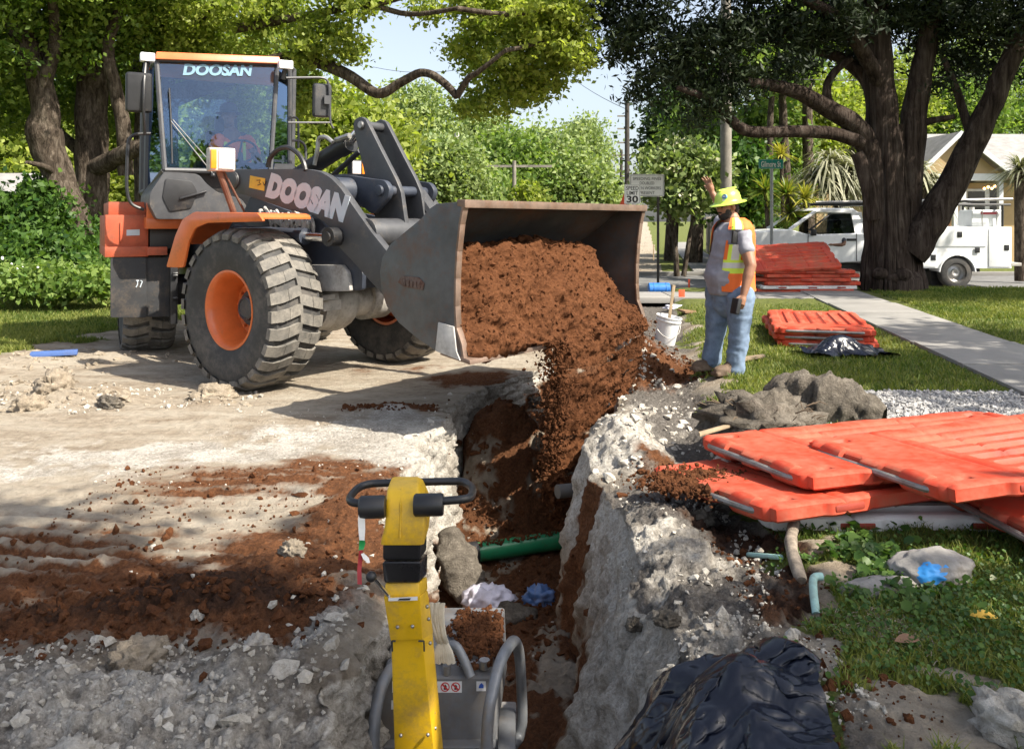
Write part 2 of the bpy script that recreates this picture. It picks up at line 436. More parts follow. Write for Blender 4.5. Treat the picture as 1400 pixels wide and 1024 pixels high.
# ---- masks (what the surface is made of, plus shade on the near pale banks)
def patches(lst, k=1.0):
    m = np.zeros_like(Xg)
    for cx, cy, rx, ry, a in lst: m = np.maximum(m, a*blob(wx, wy, cx, cy, rx, ry))
    return m
red = patches([(-1.35, 4.98, .75, .34, 1.2), (-.80, 4.80, .25, .30, 1.3), (-.72, 4.25, .28, .5, 1.4), (-.98, 3.75, .42, .42, 1.5), (-1.15, 3.3, .55, .30, 1.6), (-1.9, 3.05, .6, .24, 1.4),
               (-2.0, 3.55, .8, .25, 1.2), (-2.3, 4.1, .9, .35, .75), (-.95, 6.95, .45, .10, 1.1), (-.2, 8.2, .5, .4, 1.1), (.93, 4.95, .14, .30, 1.3), (1.02, 4.75, .3, .15, 1.0), (1.3, 8.4, .55, .7, 1.4), (-1.0, 8.9, 1.0, .35, .5), (1.12, 9.3, .5, .6, 1.3)])
dark = patches([(1.0, 3.6, .16, .55, 1.2), (.98, 3.0, .13, .35, 1.0), (.95, 4.2, .16, .25, .8), (-1.28, 3.32, .34, .26, 1.5), (-.95, 3.25, .2, .2, 1.0), (-1.75, 3.12, .5, .18, .8)])
white = patches([(-.9, 6.1, 1.1, .75, 1.3), (-2.2, 5.6, 1.3, .35, 1.0), (-.66, 5.6, .35, .9, 1.5), (-1.1, 2.45, 1.4, .42, .75), (-.62, 3.1, .18, .45, .85), (-2.5, 2.4, 1.0, .35, .8), (-.8, 2.2, 1.0, .3, .6), (-2.6, 3.65, .5, .12, .7),
                 (.70, 5.6, .32, .75, 1.5), (.66, 3.6, .15, .75, .95), (.66, 2.5, .16, .6, .85), (1.0, 6.6, .4, .4, .7), (-3.2, 5.2, 1.2, .3, .8), (1.2, 5.9, .4, .3, .55), (.1, 8.35, .3, .3, .9)])
grey = sst(-.55, -.1, s_+.25*n_mid)*(1-sst(.35, .75, s_+.15*n_mid))*(Yg < 18)
grey = np.maximum(grey, np.clip(patches([(-1.1, 2.4, 1.7, .5, 1.1), (-.62, 3.0, .2, .45, 1.0)]), 0, 1)*top)  # greys the lower left bank, putting its shade into the colour
red = sst(.15, .95, red+.16*n_hi+.12*n_mid); dark = sst(.4, .9, dark+.2*n_hi)
white = sst(.15, 1.1, white+.18*n_hi+.15*n_mid)*(1-.95*red)
lim = .62+.16*n_mid+.12*n_hi
grass = sst(lim-.12, lim+.12, s_+.06)
# bare gravel drive behind the near barriers, bare soil round the roots
gravel = sst(.06, .2, np.minimum(1.2-np.abs(Yg-6.35-.1*n_mid)*1.9, s_-1.05+.1*n_mid))*(s_ < 3.0)*(1-sst(6.8, 7.1, Yg+.15*n_mid))*sst(5.2, 5.6, Yg)
bare = patches([(1.25, 5.9, .75, .55, 1.3), (.98, 3.1, .3, .5, 1.0), (1.05, 2.2, .3, .25, 1.2), (1.28, 2.55, .16, .16, .9), (1.2, 3.35, .18, .2, 1.1), (1.75, 7.0, .35, .25, .8), (1.8, 9.5, .5, .4, 1.0), (1.6, 10.8, .8, .8, 1.1), (2.2, 9.9, .5, .2, .8)])
grass = grass*(1-gravel)*(1-sst(.45, .8, bare+.15*n_hi))
lawnL = sst(-6.9, -7.5, s_+.35*n_mid); grass = np.maximum(grass, lawnL)
grass = np.where(Yg > 13, np.where((s_ > .5) | (s_ < -7), 1, grass), grass)
grass = np.where((Yg > 27) & (s_ < -7), 1, grass)
grass = np.where(top, grass, 0)
# trench walls and floor
nw = fbm(Xg*2, Yg*1.2, Zg*2.5, 2.2, 5, .6, 21.0)
wl = Wg == 1; wr = Wg == 2
depth_t = Tg
white = np.where(wl, sst(.2, -.2, depth_t-.72+.30*nw), white)
red = np.where(wl, sst(.55, .9, depth_t+.25*nw), red)
white = np.where(wr, .72*sst(.35, -.25, depth_t-.62+.35*nw), white)
red = np.where(wr, np.maximum(sst(.55, 1.0, depth_t+.3*nw), sst(.35, .7, blob(wx, wy, .5, 4.85, 9, .22)+.1*nw)), red)
red = np.where(fl, sst(-.5, .1, nw+.25), red); white = np.where(fl, .25*sst(.1, .5, nw), white)
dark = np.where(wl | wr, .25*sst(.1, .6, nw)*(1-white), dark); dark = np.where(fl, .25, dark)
grey = np.where(top, grey, 0)
# ---- relief
rough_amp = .004+.014*red+.010*white+.02*grey*(1-grass)+.02*dark+.008*grass
onroad = np.clip(blob(wx, wy, -1.6, 6.0, 2.2, .9)*1.4, 0, 1)*top
rough_amp = rough_amp*(1-.7*onroad)
rough_amp = np.where(wl, .036*deep, np.where(wr, .020*deep, rough_amp)); rough_amp = np.where(fl, .03, rough_amp)
rough_amp = np.where(Yg > 12, .01, rough_amp)*np.where((Yg > 18.5) & (Yg < 28), 0, 1)
chunk = ridged(Xg, Yg, Zg, 5.0, 5, .55, 2.0)-.4
disp = rough_amp*(chunk*.35+fbm(Xg, Yg, Zg, 16, 4, .65, 8.0)*.55+.5*(ridged(Xg, Yg, Zg, 13, 4, .65, 12.0)-.4))
mound = patches([(-1.1, 2.45, 1.6, .5, 1), (.72, 3.6, .35, 1.4, 1), (.74, 5.6, .35, .75, 1), (-.62, 3.1, .2, .5, 1), (-1.25, 3.3, .5, .3, .8)])*top
disp = disp+mound*.030*fbm(Xg, Yg, Zg, 2.6, 2, .5, 71.0)*(Xg < 0)+mound*.013*(ridged(Xg, Yg, Zg, 3.6, 6, .66, 31.0)-.3)
# tyre ripples across the red-brown strip on the left
rip = np.clip(blob(wx, wy, -2.4, 4.05, 1.1, .5)*1.3+.7*blob(wx, wy, -1.5, 4.95, .8, .3), 0, 1)*top
ph = (Yg+.10*Xg+.05*fbm(Xg, Yg, 2, 1.5, 3))*2*PI/.15
ridge = (np.clip(np.sin(ph)*1.3+.3*n_mid, -1, 1))
disp = disp+rip*.020*ridge*(.7+.5*n_mid)
red = np.clip(red*(1-.55*rip*sst(.1, .9, ridge))+.35*rip*sst(.2, -.8, ridge), 0, 1)
ruts = np.exp(-((Yg+.32*Xg-5.6)/.5)**2)*top*(Xg < -.8)
disp = disp+.006*ruts*np.sin((Yg+.3*Xg+.1*n_mid)*2*PI/.11)
V = np.stack([Xg, Yg, Zg], -1)
dx = np.gradient(V, axis=1); dy = np.gradient(V, axis=0); nrm = np.cross(dx, dy)
nrm /= np.linalg.norm(nrm, axis=-1, keepdims=True)+1e-12
V = V+nrm*disp[..., None]
# larger breaks in the walls
brk = np.where(wl | wr, deep*.05*fbm(Xg*.5, Yg*2.2, Zg*1.6, 2.2, 3, .6, 44.0)*np.sin(PI*np.clip(depth_t, 0, 1)), 0)
V[..., 0] += brk*np.where(wl, -1, 1)
idx = np.arange(nY*nX).reshape(nY, nX)
quads = np.stack([idx[:-1, :-1], idx[:-1, 1:], idx[1:, 1:], idx[1:, :-1]], -1).reshape(-1, 4)
tint = np.stack([red, white, grass, np.clip(dark, 0, 1)], -1).reshape(-1, 4)
GV = V; GX = Xg; GY = Yg
def surf(x, y):
    """height of the finished ground at a point"""
    i = int(np.clip(np.searchsorted(rows, y), 0, nY-1)); j = int(np.argmin(np.abs(GV[i, :, 0]-x))); return float(GV[i, j, 2])

gm, t, b = new_mat('dug_up_ground'); v = coords(t)
at = NN(t, 'ShaderNodeVertexColor', layer_name='tint'); sp = NN(t, 'ShaderNodeSeparateColor'); t.links.new(at.outputs[0], sp.inputs[0])
at2 = NN(t, 'ShaderNodeVertexColor', layer_name='extra'); sp2 = NN(t, 'ShaderNodeSeparateColor'); t.links.new(at2.outputs[0], sp2.inputs[0])
nA = noise(t, 2.2, 8, .65, v); nB = noise(t, 14, 8, .7, v); nC = noise(t, 55, 6, .7, v); nD = noise(t, 160, 4, .7, v)
tan = ramp(t, nB, [(.3, (.20, .165, .125)), (.55, (.31, .26, .20)), (.75, (.38, .335, .27))])
mp = NN(t, 'ShaderNodeMapping'); mp.inputs['Scale'].default_value = (.8, 1.9, 1); mp.inputs['Rotation'].default_value = (0, 0, R(-16)); t.links.new(v, mp.inputs[0])
nS = noise(t, 1.6, 9, .68, mp.outputs[0], .4)
tan = mixc(t, ramp(t, nS, [(.46, gray(0)), (.66, gray(.6))]), tan, (.46, .42, .35)); tan = mixc(t, ramp(t, nS, [(.30, gray(.8)), (.46, gray(0))]), tan, (.17, .125, .085))
greyc = ramp(t, nC, [(.3, (.055, .048, .042)), (.55, (.125, .112, .10)), (.75, (.26, .24, .22))])
c = mixc(t, sp2.outputs[0], tan, greyc)
whc = ramp(t, nC, [(.28, (.20, .18, .15)), (.42, (.42, .39, .345)), (.6, (.57, .54, .49)), (.8, (.70, .68, .64))])
whc = mixc(t, ramp(t, math_(t, 'ADD', math_(t, 'MULTIPLY', nA, .6), math_(t, 'MULTIPLY', nB, .45)), [(.45, gray(.7)), (.62, gray(0))]), whc, ramp(t, nC, [(.3, (.10, .085, .07)), (.7, (.30, .26, .21))]))
wf = ramp(t, math_(t, 'ADD', sp.outputs[1], math_(t, 'MULTIPLY', math_(t, 'SUBTRACT', nB, .5), 1.1)), [(.25, gray(0)), (.7, gray(1))])
c = mixc(t, wf, c, whc)
rdc = ramp(t, nC, [(.25, (.042, .018, .009)), (.5, (.115, .048, .021)), (.75, (.20, .085, .038))])
rf = ramp(t, math_(t, 'ADD', sp.outputs[0], math_(t, 'MULTIPLY', math_(t, 'SUBTRACT', nB, .5), 1.6)), [(.15, gray(0)), (.8, gray(1))])
c = mixc(t, rf, c, rdc)
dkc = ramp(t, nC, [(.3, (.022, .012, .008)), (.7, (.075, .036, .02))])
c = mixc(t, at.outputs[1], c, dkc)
grc = ramp(t, nB, [(.3, (.05, .06, .02)), (.55, (.12, .14, .035)), (.8, (.26, .23, .10))])
grf = ramp(t, math_(t, 'ADD', sp.outputs[2], math_(t, 'MULTIPLY', math_(t, 'SUBTRACT', nB, .5), .8)), [(.35, gray(0)), (.6, gray(1))])
c = mixc(t, grf, c, grc)
gvc = ramp(t, nD, [(.3, (.12, .115, .11)), (.55, (.34, .33, .32)), (.75, (.62, .61, .6))])
c = mixc(t, sp2.outputs[1], c, gvc)
t.links.new(c, b.inputs['Base Color']); b.inputs['Roughness'].default_value = .95; b.inputs['Specular IOR Level'].default_value = .15
hh = math_(t, 'ADD', math_(t, 'ADD', math_(t, 'MULTIPLY', nB, 1.0), math_(t, 'MULTIPLY', nC, .55)), math_(t, 'MULTIPLY', nD, .22))
bump(t, b, hh, .9, .035)
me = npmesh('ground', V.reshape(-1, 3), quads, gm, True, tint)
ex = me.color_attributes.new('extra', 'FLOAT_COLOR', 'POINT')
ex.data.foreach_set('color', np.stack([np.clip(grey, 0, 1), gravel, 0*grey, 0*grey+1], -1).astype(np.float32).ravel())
tag(link('ground', me), 'dug up limerock and red dirt street with an open trench and lawns beside it', None, None, 'structure')
# ------------------------------------------------------------------ THE WHEEL LOADER (articulated: front frame and rear frame at an angle)
FYAW, RYAW = R(-37), R(-62)
FA = Vector((-1.865, 8.637, 0))                                   # front axle, on the ground
fdir = Vector((math.cos(FYAW), math.sin(FYAW), 0)); rdir = Vector((math.cos(RYAW), math.sin(RYAW), 0))
JT = FA-1.35*fdir; RA = JT-1.42*rdir
FF = Frame(FA.x, FA.y, 0, FYAW); RF = Frame(RA.x, RA.y, -.03, RYAW)
LO = thing('wheel_loader', 'orange and charcoal articulated wheel loader tipping red dirt into the trench', 'wheel loader', tuple(FA), FYAW)
XR = FF.I @ RF.M                                                  # rear frame -> loader root
def fmb(): return MB()
def rmb(): return MB(XR)
def PY(pts, y, fr=FF): return [fr.onY(px, py, y) for px, py in pts]
def PX(pts, x, fr=RF): return [fr.onX(px, py, x) for px, py in pts]
def v3y(px, py, y, fr=FF): a = fr.onY(px, py, y); return Vector((a[0], y, a[1]))
def v3x(px, py, x, fr=RF): a = fr.onX(px, py, x); return Vector((x, a[0], a[1]))

# --- wheels
def make_wheel():
    RT = .745
    side = Matrix.Rotation(R(90), 4, 'X')                         # turn axis z -> -y (outer face to -y)
    m = MB(side)
    prof = [(.325, .19), (.345, .225), (.42, .262), (.52, .28), (.60, .277), (.665, .262), (.708, .235), (.718, .12), (.718, 0)]
    prof = prof+[(r, -h) for r, h in prof[::-1][1:]]
    m.lathe(prof, seg=72)
    m.cur = 1
    N = 28; pitch = 2*PI/N
    def lug(poly, off, sgn):
        def rt(h):
            a = abs(h); return .752-.9*max(0, a-.17)**2*9*.5-.006 if a > .17 else .746
        top, bot = [], []
        for u, h in poly:
            th = off+u/RT; r = rt(h); rb = min(r-.02, .695) if abs(h) < .25 else r-.05
            hh = sgn*h
            top.append((r*math.cos(th), r*math.sin(th), hh)); bot.append((rb*math.cos(th-.004), rb*math.sin(th), hh))
        n = len(poly); f = [tuple(range(n))]+[(i, n+i, n+(i+1) % n, (i+1) % n) for i in range(n)]
        m.add(top+bot, f)
    for i in range(N):
        for sgn in (1, -1):
            off = i*pitch+(pitch/2 if sgn < 0 else 0)
            lug([(0, .285), (.108, .285), (.116, .20), (.128, .13), (.03, .13), (.012, .20)], off, sgn)
            lug([(.03, .126), (.128, .126), (.150, .06), (.164, -.012), (.070, -.012), (.05, .06)], off, sgn)
    tyre = m.mesh('tyre', [MT['rubber'], MT['tread']], 28)
    m = MB(side)
    m.lathe([(.30, -.2), (.335, -.2), (.345, -.225), (.355, -.225), (.355, -.215), (.33, -.18), (.325, .17), (.337, .20), (.352, .228), (.366, .232), (.366, .240), (.348, .242), (.33, .225), (.315, .19), (.30, .13),
             (.262, .0), (.255, -.04), (.20, -.045), (.12, -.045), (.12, -.03), (.05, -.03)], seg=64)
    for k in range(12):
        q = 2*PI*k/12
        m.lathe([(.0, .0), (.014, 0), (.014, -.05)], Matrix.Translation((.215*math.cos(q), .215*math.sin(q), -.012)), 8)
    rim = m.mesh('rim', MT['orange'], 30)
    m = MB(side)
    m.lathe([(.17, -.05), (.165, -.0), (.15, .012), (.115, .014), (.11, .06), (.09, .07), (.085, .06), (.03, .06), (.0, .062)], seg=40)
    hub = m.mesh('hub', MT['charcoal'], 30)
    return tyre, rim, hub
WH = make_wheel()
def wheel(M, flip, spin):
    e = bpy.data.objects.new('wheel', None); col.objects.link(e); e.parent = LO
    e.matrix_local = M @ Matrix.Rotation(R(180) if flip else 0, 4, 'Z') @ Matrix.Rotation(spin, 4, 'Y')
    for nme, me in zip(('tyre', 'rim', 'hub'), WH): link(nme, me, e)
TRK = .965
wheel(Matrix.Translation((0, -TRK, .735)), False, .1); wheel(Matrix.Translation((0, TRK, .735)), True, .2)
wheel(XR @ Matrix.Translation((0, -TRK, .735)), False, .5); wheel(XR @ Matrix.Translation((0, TRK, .735)), True, .7)

# --- axles and front frame
m = fmb()
m.tube([(0, -.72, .73), (0, .72, .73)], [.19, .19], 20); m.tube([(0, -.70, .73), (0, -.42, .73)], .235, 24); m.tube([(0, .70, .73), (0, .42, .73)], .235, 24)
m.ball((0, 0, .72), (.34, .26, .3), 20, 12); m.tube([(.1, -.35, .73), (.1, -.20, .73)], .27, 24)
for k in range(12):
    q = 2*PI*k/12; m.box((.21*math.cos(q), -.41, .73+.21*math.sin(q)), (.035, .05, .035))
m.box((.30, -.30, .73), (.16, .22, .10)); m.box((.36, -.42, .82), (.20, .16, .05)); m.tube([(-1.3, 0, .72), (0, 0, .72)], .09, 12)
m.build('front_axle', MT['dustymetal'], LO, 35)
m = rmb(); m.tube([(0, -.72, .73), (0, .72, .73)], .19, 20); m.ball((0, 0, .72), (.3, .26, .3), 16, 10); m.box((0, 0, 1.0), (.5, .6, .4))
m.build('rear_axle', MT['charcoal'], LO)
body = [(345, 268), (400, 290), (440, 300), (470, 338), (498, 372), (497, 397), (425, 400), (419, 345), (380, 330), (352, 318), (330, 300)]
m = fmb()
p = arc_round(PY(body, -.46), .03); m.prism(p, 'y', -.48, -.43); m.prism(p, 'y', .43, .48)
m.box((-.75, 0, 1.05), (1.3, .84, .45)); m.box((.2, 0, 1.15), (.5, .84, .55)); m.box((-1.2, 0, .75), (.5, .4, .5))
m.build('front_frame', MT['navy'], LO, 30, .008)
m = fmb(); m.prism(arc_round(PY([(428, 362), (470, 362), (478, 372), (482, 398), (430, 398)], -.50), .02), 'y', -.53, -.485)
m.build('sunlit_patch_plate', MT['dustymetal'], LO, 30, .004)  # added pale plate, standing in for sunlit patches on the dark frame
# --- hydraulic valve block and hoses under the boom
m = fmb()
for k in range(9):
    a = v3y(362+k*8, 284+k*2+3*(k % 2), -.50); b_ = v3y(372+k*7, 314+(k % 3)*3, -.52)
    m.tube(catmull([a, a.lerp(b_, .5)+Vector((.05, -.03, .03)), b_], 5), .017, 8)
for k in range(6):
    c = v3y(376+k*9, 296+(k % 3)*6, -.51); m.box(c, (.07, .07, .09), (0, .5, .3))
for k in range(4): m.cyl(v3y(356+k*14, 288+k*5, -.50), v3y(362+k*14, 302+k*5, -.52), .026, 10)
m.build('hydraulic_hoses', MT['dustymetal'], LO, 40)
m = fmb()
for k in range(3): m.tube(catmull([v3y(352+k*10, 268+k*3, -.3), v3y(362+k*12, 300, -.46), v3y(395+k*14, 312+k*5, -.42), v3y(430+k*3, 318, -.36)], 6), .02, 8)
m.build('hoses', MT['black'], LO, 40)

# --- lift boom, two arms joined by a cross tube
BOOM = [(314, 236), (318, 232), (421, 231.5), (441, 234.5), (456, 243), (470, 257), (490, 286), (512, 317), (533, 343), (556, 368), (575, 398), (572, 420), (550, 425), (522, 397), (490, 361), (470, 340), (461, 330), (455, 310), (436, 296), (398, 287), (340, 267), (322, 262), (314, 252)]
BY = -.56
m = fmb(); bp = PY(BOOM, BY); bp = arc_round(bp, .05, 3)
m.prism(bp, 'y', BY-.04, BY+.04); m.prism(bp, 'y', -BY-.04, -BY+.04)
m.tube([v3y(500, 320, BY), (v3y(500, 320, BY).x, -BY, v3y(500, 320, BY).z)], .14, 20)
pv = v3y(325, 247, BY); m.tube([(pv.x, -.62, pv.z), (pv.x, .62, pv.z)], .09, 16)
bosses = [(325, 247), (452, 322), (556, 404)]
for q in bosses:
    c = v3y(*q, BY); m.cyl((c.x, BY-.065, c.z), (c.x, BY+.02, c.z), .075, 20); m.cyl((c.x, -BY-.02, c.z), (c.x, -BY+.065, c.z), .075, 20)
boom = m.build('lift_boom', MT['charcoal'], LO, 30, .006)
# lettering on the arm
a, b_ = v3y(368, 253.5, BY), v3y(479, 289, BY)
tm = text_mesh('DOOSAN', .29, MT['decal'], .2, .026, .002, 1.0)
xs = [v.co.x for v in tm.vertices]; wd = max(xs)-min(xs); ux = (b_-a); L = ux.length; ux.normalize()
uy = Vector((-ux.z, 0, ux.x)); nz = Vector((0, -1, 0)); mid = (a+b_)/2
Mx = Matrix(((ux.x, uy.x, nz.x, mid.x), (ux.y, uy.y, nz.y, BY-.0425), (ux.z, uy.z, nz.z, mid.z), (0, 0, 0, 1))) @ Matrix.Diagonal((L/wd, L/wd*1.08, 1, 1))
o = link('lettering', tm, boom); o.matrix_local = Mx; o['label'] = 'pale DOOSAN lettering on the boom arm'
m = fmb(); m.prism(PY([(347, 240.5), (367.5, 244.5), (366, 261.5), (345.5, 257)], BY), 'y', BY-.0445, BY-.041)
o = m.build('sticker', mat('yellow_sticker', (.62, .40, .04), .6, dirt=.15), boom, 0); o['label'] = 'yellow hand-marked sticker'
m = fmb()
for s in ([(351, 247), (356, 246.5), (354, 250), (357, 252), (352, 253.5)], [(359.5, 249), (361, 254), (364, 248)]):
    m.tube([v3y(*q, BY-.046) for q in s], .004, 5)
m.build('marker_writing', MT['black'], boom, 0)
# lift cylinder with its rod
m = fmb(); cy = -.66
m.cyl(v3y(322, 317, cy), v3y(414, 323, cy), .068, 20); m.cyl(v3y(408, 322.5, cy), v3y(418, 323.5, cy), .078, 20)
lc = m.build('lift_cylinder', MT['navy'], LO, 35)
m = fmb(); m.cyl(v3y(414, 323, cy), v3y(447, 325, cy), .042, 16); m.build('piston_rod', MT['chrome'], lc, 35)
m = fmb(); c = v3y(455, 324, cy); m.cyl((c.x, cy-.06, c.z), (c.x, cy+.12, c.z), .085, 20); m.cyl((c.x, cy-.08, c.z), (c.x, cy-.05, c.z), .045, 16); m.build('pin_boss', MT['black'], lc, 35)
# --- bellcrank (pair of upright plates), its bracket, tilt cylinder
BELL = [(486, 173), (488, 164), (496, 160), (503, 164), (526, 210), (544, 245), (551, 262), (559, 319), (545, 340), (527, 323), (511, 285), (499, 226), (490, 192)]
m = fmb(); bq = arc_round(PY(BELL, -.13), .02)
m.prism(bq, 'y', -.16, -.11); m.prism(bq, 'y', .11, .16)
for q in ((497, 172), (523, 261), (545, 325)):
    c = v3y(*q, -.13); m.cyl((c.x, -.18, c.z), (c.x, .18, c.z), .045, 16)
bc = m.build('bellcrank', MT['charcoal'], LO, 30, .005)
c = v3y(494, 171, -.17); m = fmb(); m.cyl((c.x, -.19, c.z), (c.x, -.17, c.z), .032, 16); m.build('pin', MT['steel'], bc)
BRK = [(452, 240), (480, 240), (505, 244), (529, 247), (536, 258), (533, 271), (512, 294), (490, 275), (470, 258)]
m = fmb(); bq = arc_round(PY(BRK, -.30), .04)
m.prism(bq, 'y', -.33, -.27); m.prism(bq, 'y', .27, .33); c = v3y(480, 262, -.3); m.tube([(c.x, -.52, c.z), (c.x, .52, c.z)], .13, 20)
c = v3y(523, 261, -.3); m.cyl((c.x, -.36, c.z), (c.x, .36, c.z), .05, 16)
m.build('bellcrank_bracket', MT['navy'], LO, 30, .006)
m = fmb(); m.cyl(v3y(392, 250, 0), v3y(474, 198, 0), .088, 20); m.cyl(v3y(466, 203, 0), v3y(479, 195, 0), .10, 20)
tc = m.build('tilt_cylinder', MT['black'], LO)
m = fmb(); m.cyl(v3y(474, 198, 0), v3y(496, 174, 0), .05, 16); m.build('piston_rod', MT['chrome'], tc)
m = fmb(); m.tube(catmull([v3y(430, 226, -.1), v3y(434, 205, -.1), v3y(436, 190, -.1), v3y(446, 188, -.1), v3y(455, 195, -.1)], 5), .022, 8); m.cyl(v3y(460, 192, -.1), v3y(478, 186, -.1), .03, 8)
m.build('hose_fitting', MT['steel'], tc)
m = fmb(); m.cyl(v3y(452, 243, .3), v3y(492, 207, .3), .03, 10); m.build('tie_rod', MT['charcoal'], LO)
m = fmb(); m.tube(catmull([v3y(560, 250, .2), v3y(575, 268, .2), v3y(590, 290, .2)], 4), [.07]*9, 10); m.prism(PY([(560, 250), (572, 258), (592, 285), (570, 300), (560, 290)], .35), 'y', .3, .38); m.build('bucket_link', MT['charcoal'], LO)
m = fmb()
for y0, off in ((-.60, 0),):
    m.tube(catmull([v3y(x, y, y0) for x, y in ((367, 229), (369, 217), (380, 205), (394, 202), (407, 210), (415, 222), (418, 233))], 5), .024, 8)
m.build('looped_hose', MT['black'], LO)

# --- bucket
BW = 1.30
OUT = [(637.7, 275.6), (600, 279), (590, 286), (578, 300), (556, 318), (536, 335), (526, 352), (522.6, 372), (524.4, 396), (532, 418.6), (548.6, 441), (574.6, 463), (600.6, 480), (637.7, 494.7)]
FRONT = [(634, 470), (627, 448), (625.5, 418.6), (626, 381), (628, 344), (632, 307)]
po = PY(OUT, -BW); pf = PY(FRONT, -BW)
bk = bpy.data.objects.new('bucket', None)
m = fmb()
shell = [Vector(q) for q in PY(OUT, -BW)]
n = len(shell); inner = []
for i in range(n):
    t_ = (shell[min(i+1, n-1)]-shell[max(i-1, 0)]).normalized(); nn = Vector((-t_.y, t_.x)); inner.append(shell[i]+nn*.03*(1 if nn.dot(Vector((1, 0))) > 0 or True else -1))
cen = sum(shell, Vector((0, 0)))/n
inner = [s_v+(cen-s_v).normalized()*.03 for s_v in shell]
inner[0] = shell[0]+Vector((.0, -.03)); inner[-1] = shell[-1]+Vector((.0, .03))
for y0 in (0,):
    V_ = [(q.x, -BW, q.y) for q in shell]+[(q.x, BW, q.y) for q in shell]+[(q.x, -BW, q.y) for q in inner]+[(q.x, BW, q.y) for q in inner]
    F_ = []
    for i in range(n-1):
        F_.append((i, i+1, n+i+1, n+i)); F_.append((2*n+i, 3*n+i, 3*n+i+1, 2*n+i+1))
    for i in (0, n-1): F_.append((i, n+i, 3*n+i, 2*n+i))
    m.add(V_, F_)
bucket = m.build('bucket', MT['bucketsteel'], LO, 30)
m = fmb(); plate = [tuple(q) for q in po]+pf
m.prism(plate, 'y', -BW-.025, -BW+.005); sp1 = m.build('side_plate', MT['bucketsteel'], bucket, 30, .004)
m = fmb(); m.prism(plate, 'y', BW-.005, BW+.025); m.build('side_plate', MT['bucketsteel'], bucket, 30, .004)
edge = mat('bright_worn_edge', (.22, .155, .12), .5, .5, var=.3, dirt=.35, dcol=(.18, .085, .04))
m = fmb(); lip = Vector(po[-1]); back = (Vector(po[-2])-lip).normalized(); up = Vector((-back.y, back.x)); up = up if up.y > 0 else -up
m.prism([tuple(lip-back*.06), tuple(lip-back*.05+up*.03), tuple(lip+back*.22+up*.035), tuple(lip+back*.22-up*.012)], 'y', -BW-.03, BW+.03)
m.build('cutting_edge', edge, bucket, 30, .003)
m = fmb(); tp = Vector(po[0]); m.prism([(tp.x+.012, tp.y-.045), (tp.x+.014, tp.y+.012), (tp.x-.06, tp.y+.014), (tp.x-.06, tp.y-.03)], 'y', -BW-.03, BW+.03)
m.build('top_edge', edge, bucket, 30, .004)
for sgn in (-1, 1):                                                # worn strips along the side plates' front edges
    m = fmb(); pts = [po[0]]+pf[::-1]+[po[-1]]
    for i in range(len(pts)-1):
        a_, b2 = Vector(pts[i]), Vector(pts[i+1])
        m.prism([tuple(a_+Vector((.006, 0))), tuple(b2+Vector((.006, 0))), tuple(b2-Vector((.012, 0))), tuple(a_-Vector((.012, 0)))], 'y', sgn*BW-.028, sgn*BW+.028)
    m.build('side_cutter', edge, bucket, 30, .002)
m = fmb(); q = [(553, 377), (576, 379), (584, 387), (582, 397), (557, 392), (548, 386)]
m.prism(arc_round(PY(q, -BW), .01), 'y', -BW-.034, -BW-.024)
for k in range(5): m.prism(PY([(556+k*5, 382+k*.9), (559.5+k*5, 382.5+k*.9), (559+k*5, 391+k*.9), (556+k*5, 390+k*.9)], -BW), 'y', -BW-.042, -BW-.03)
m.build('worn_badge', mat('rusty_badge', (.10, .05, .035), .7, .2, var=.4, dirt=.4, dcol=(.22, .2, .18)), bucket, 30, .003)
m = fmb(); m.prism(PY([(604, 440), (625, 446), (629, 480), (634, 492), (600, 479)], -BW), 'y', -BW-.040, -BW-.024); m.build('corner_wear_plate', MT['dustymetal'], bucket, 30, .004)
# --- front fender and lamps
FEN = [(362, 303), (354, 291.5), (267, 290), (251, 300), (241, 322), (228.5, 365.5), (252, 366), (259, 331), (268, 312), (284, 305)]
m = fmb(); fy = -1.24
m.prism(arc_round(PY(FEN, fy), .03, 3), 'y', fy-.012, fy+.012)
band = [Vector(q) for q in PY([(362, 303), (354, 291.5), (267, 290), (251, 300), (241, 322), (228.5, 365.5)], fy)]
band = [Vector(q) for q in arc_round([tuple(q) for q in band], .08, 4)][5:-5]
V_ = []; k = len(band)
for q in band: V_ += [(q.x, fy, q.y), (q.x, -.70, q.y), (q.x, -.70, q.y-.02), (q.x, fy, q.y-.02)]
F_ = [tuple(j+4*i for j in (0, 1, 2, 3)) for i in (0, k-1)]
for i in range(k-1):
    for j in range(4): F_.append((4*i+j, 4*i+(j+1) % 4, 4*i+4+(j+1) % 4, 4*i+4+j))
m.add(V_, F_); m.build('front_fender', MT['orange'], LO, 30, .004)
m = fmb()
q = [(v.x, v.y) for v in band]
for sy in (1.24,):
    V_ = []
    for a_ in band: V_ += [(a_.x, .70, a_.y), (a_.x, sy, a_.y), (a_.x, sy, a_.y-.02), (a_.x, .70, a_.y-.02)]
    m.add(V_, F_)
m.build('front_fender', MT['orange'], LO, 30)
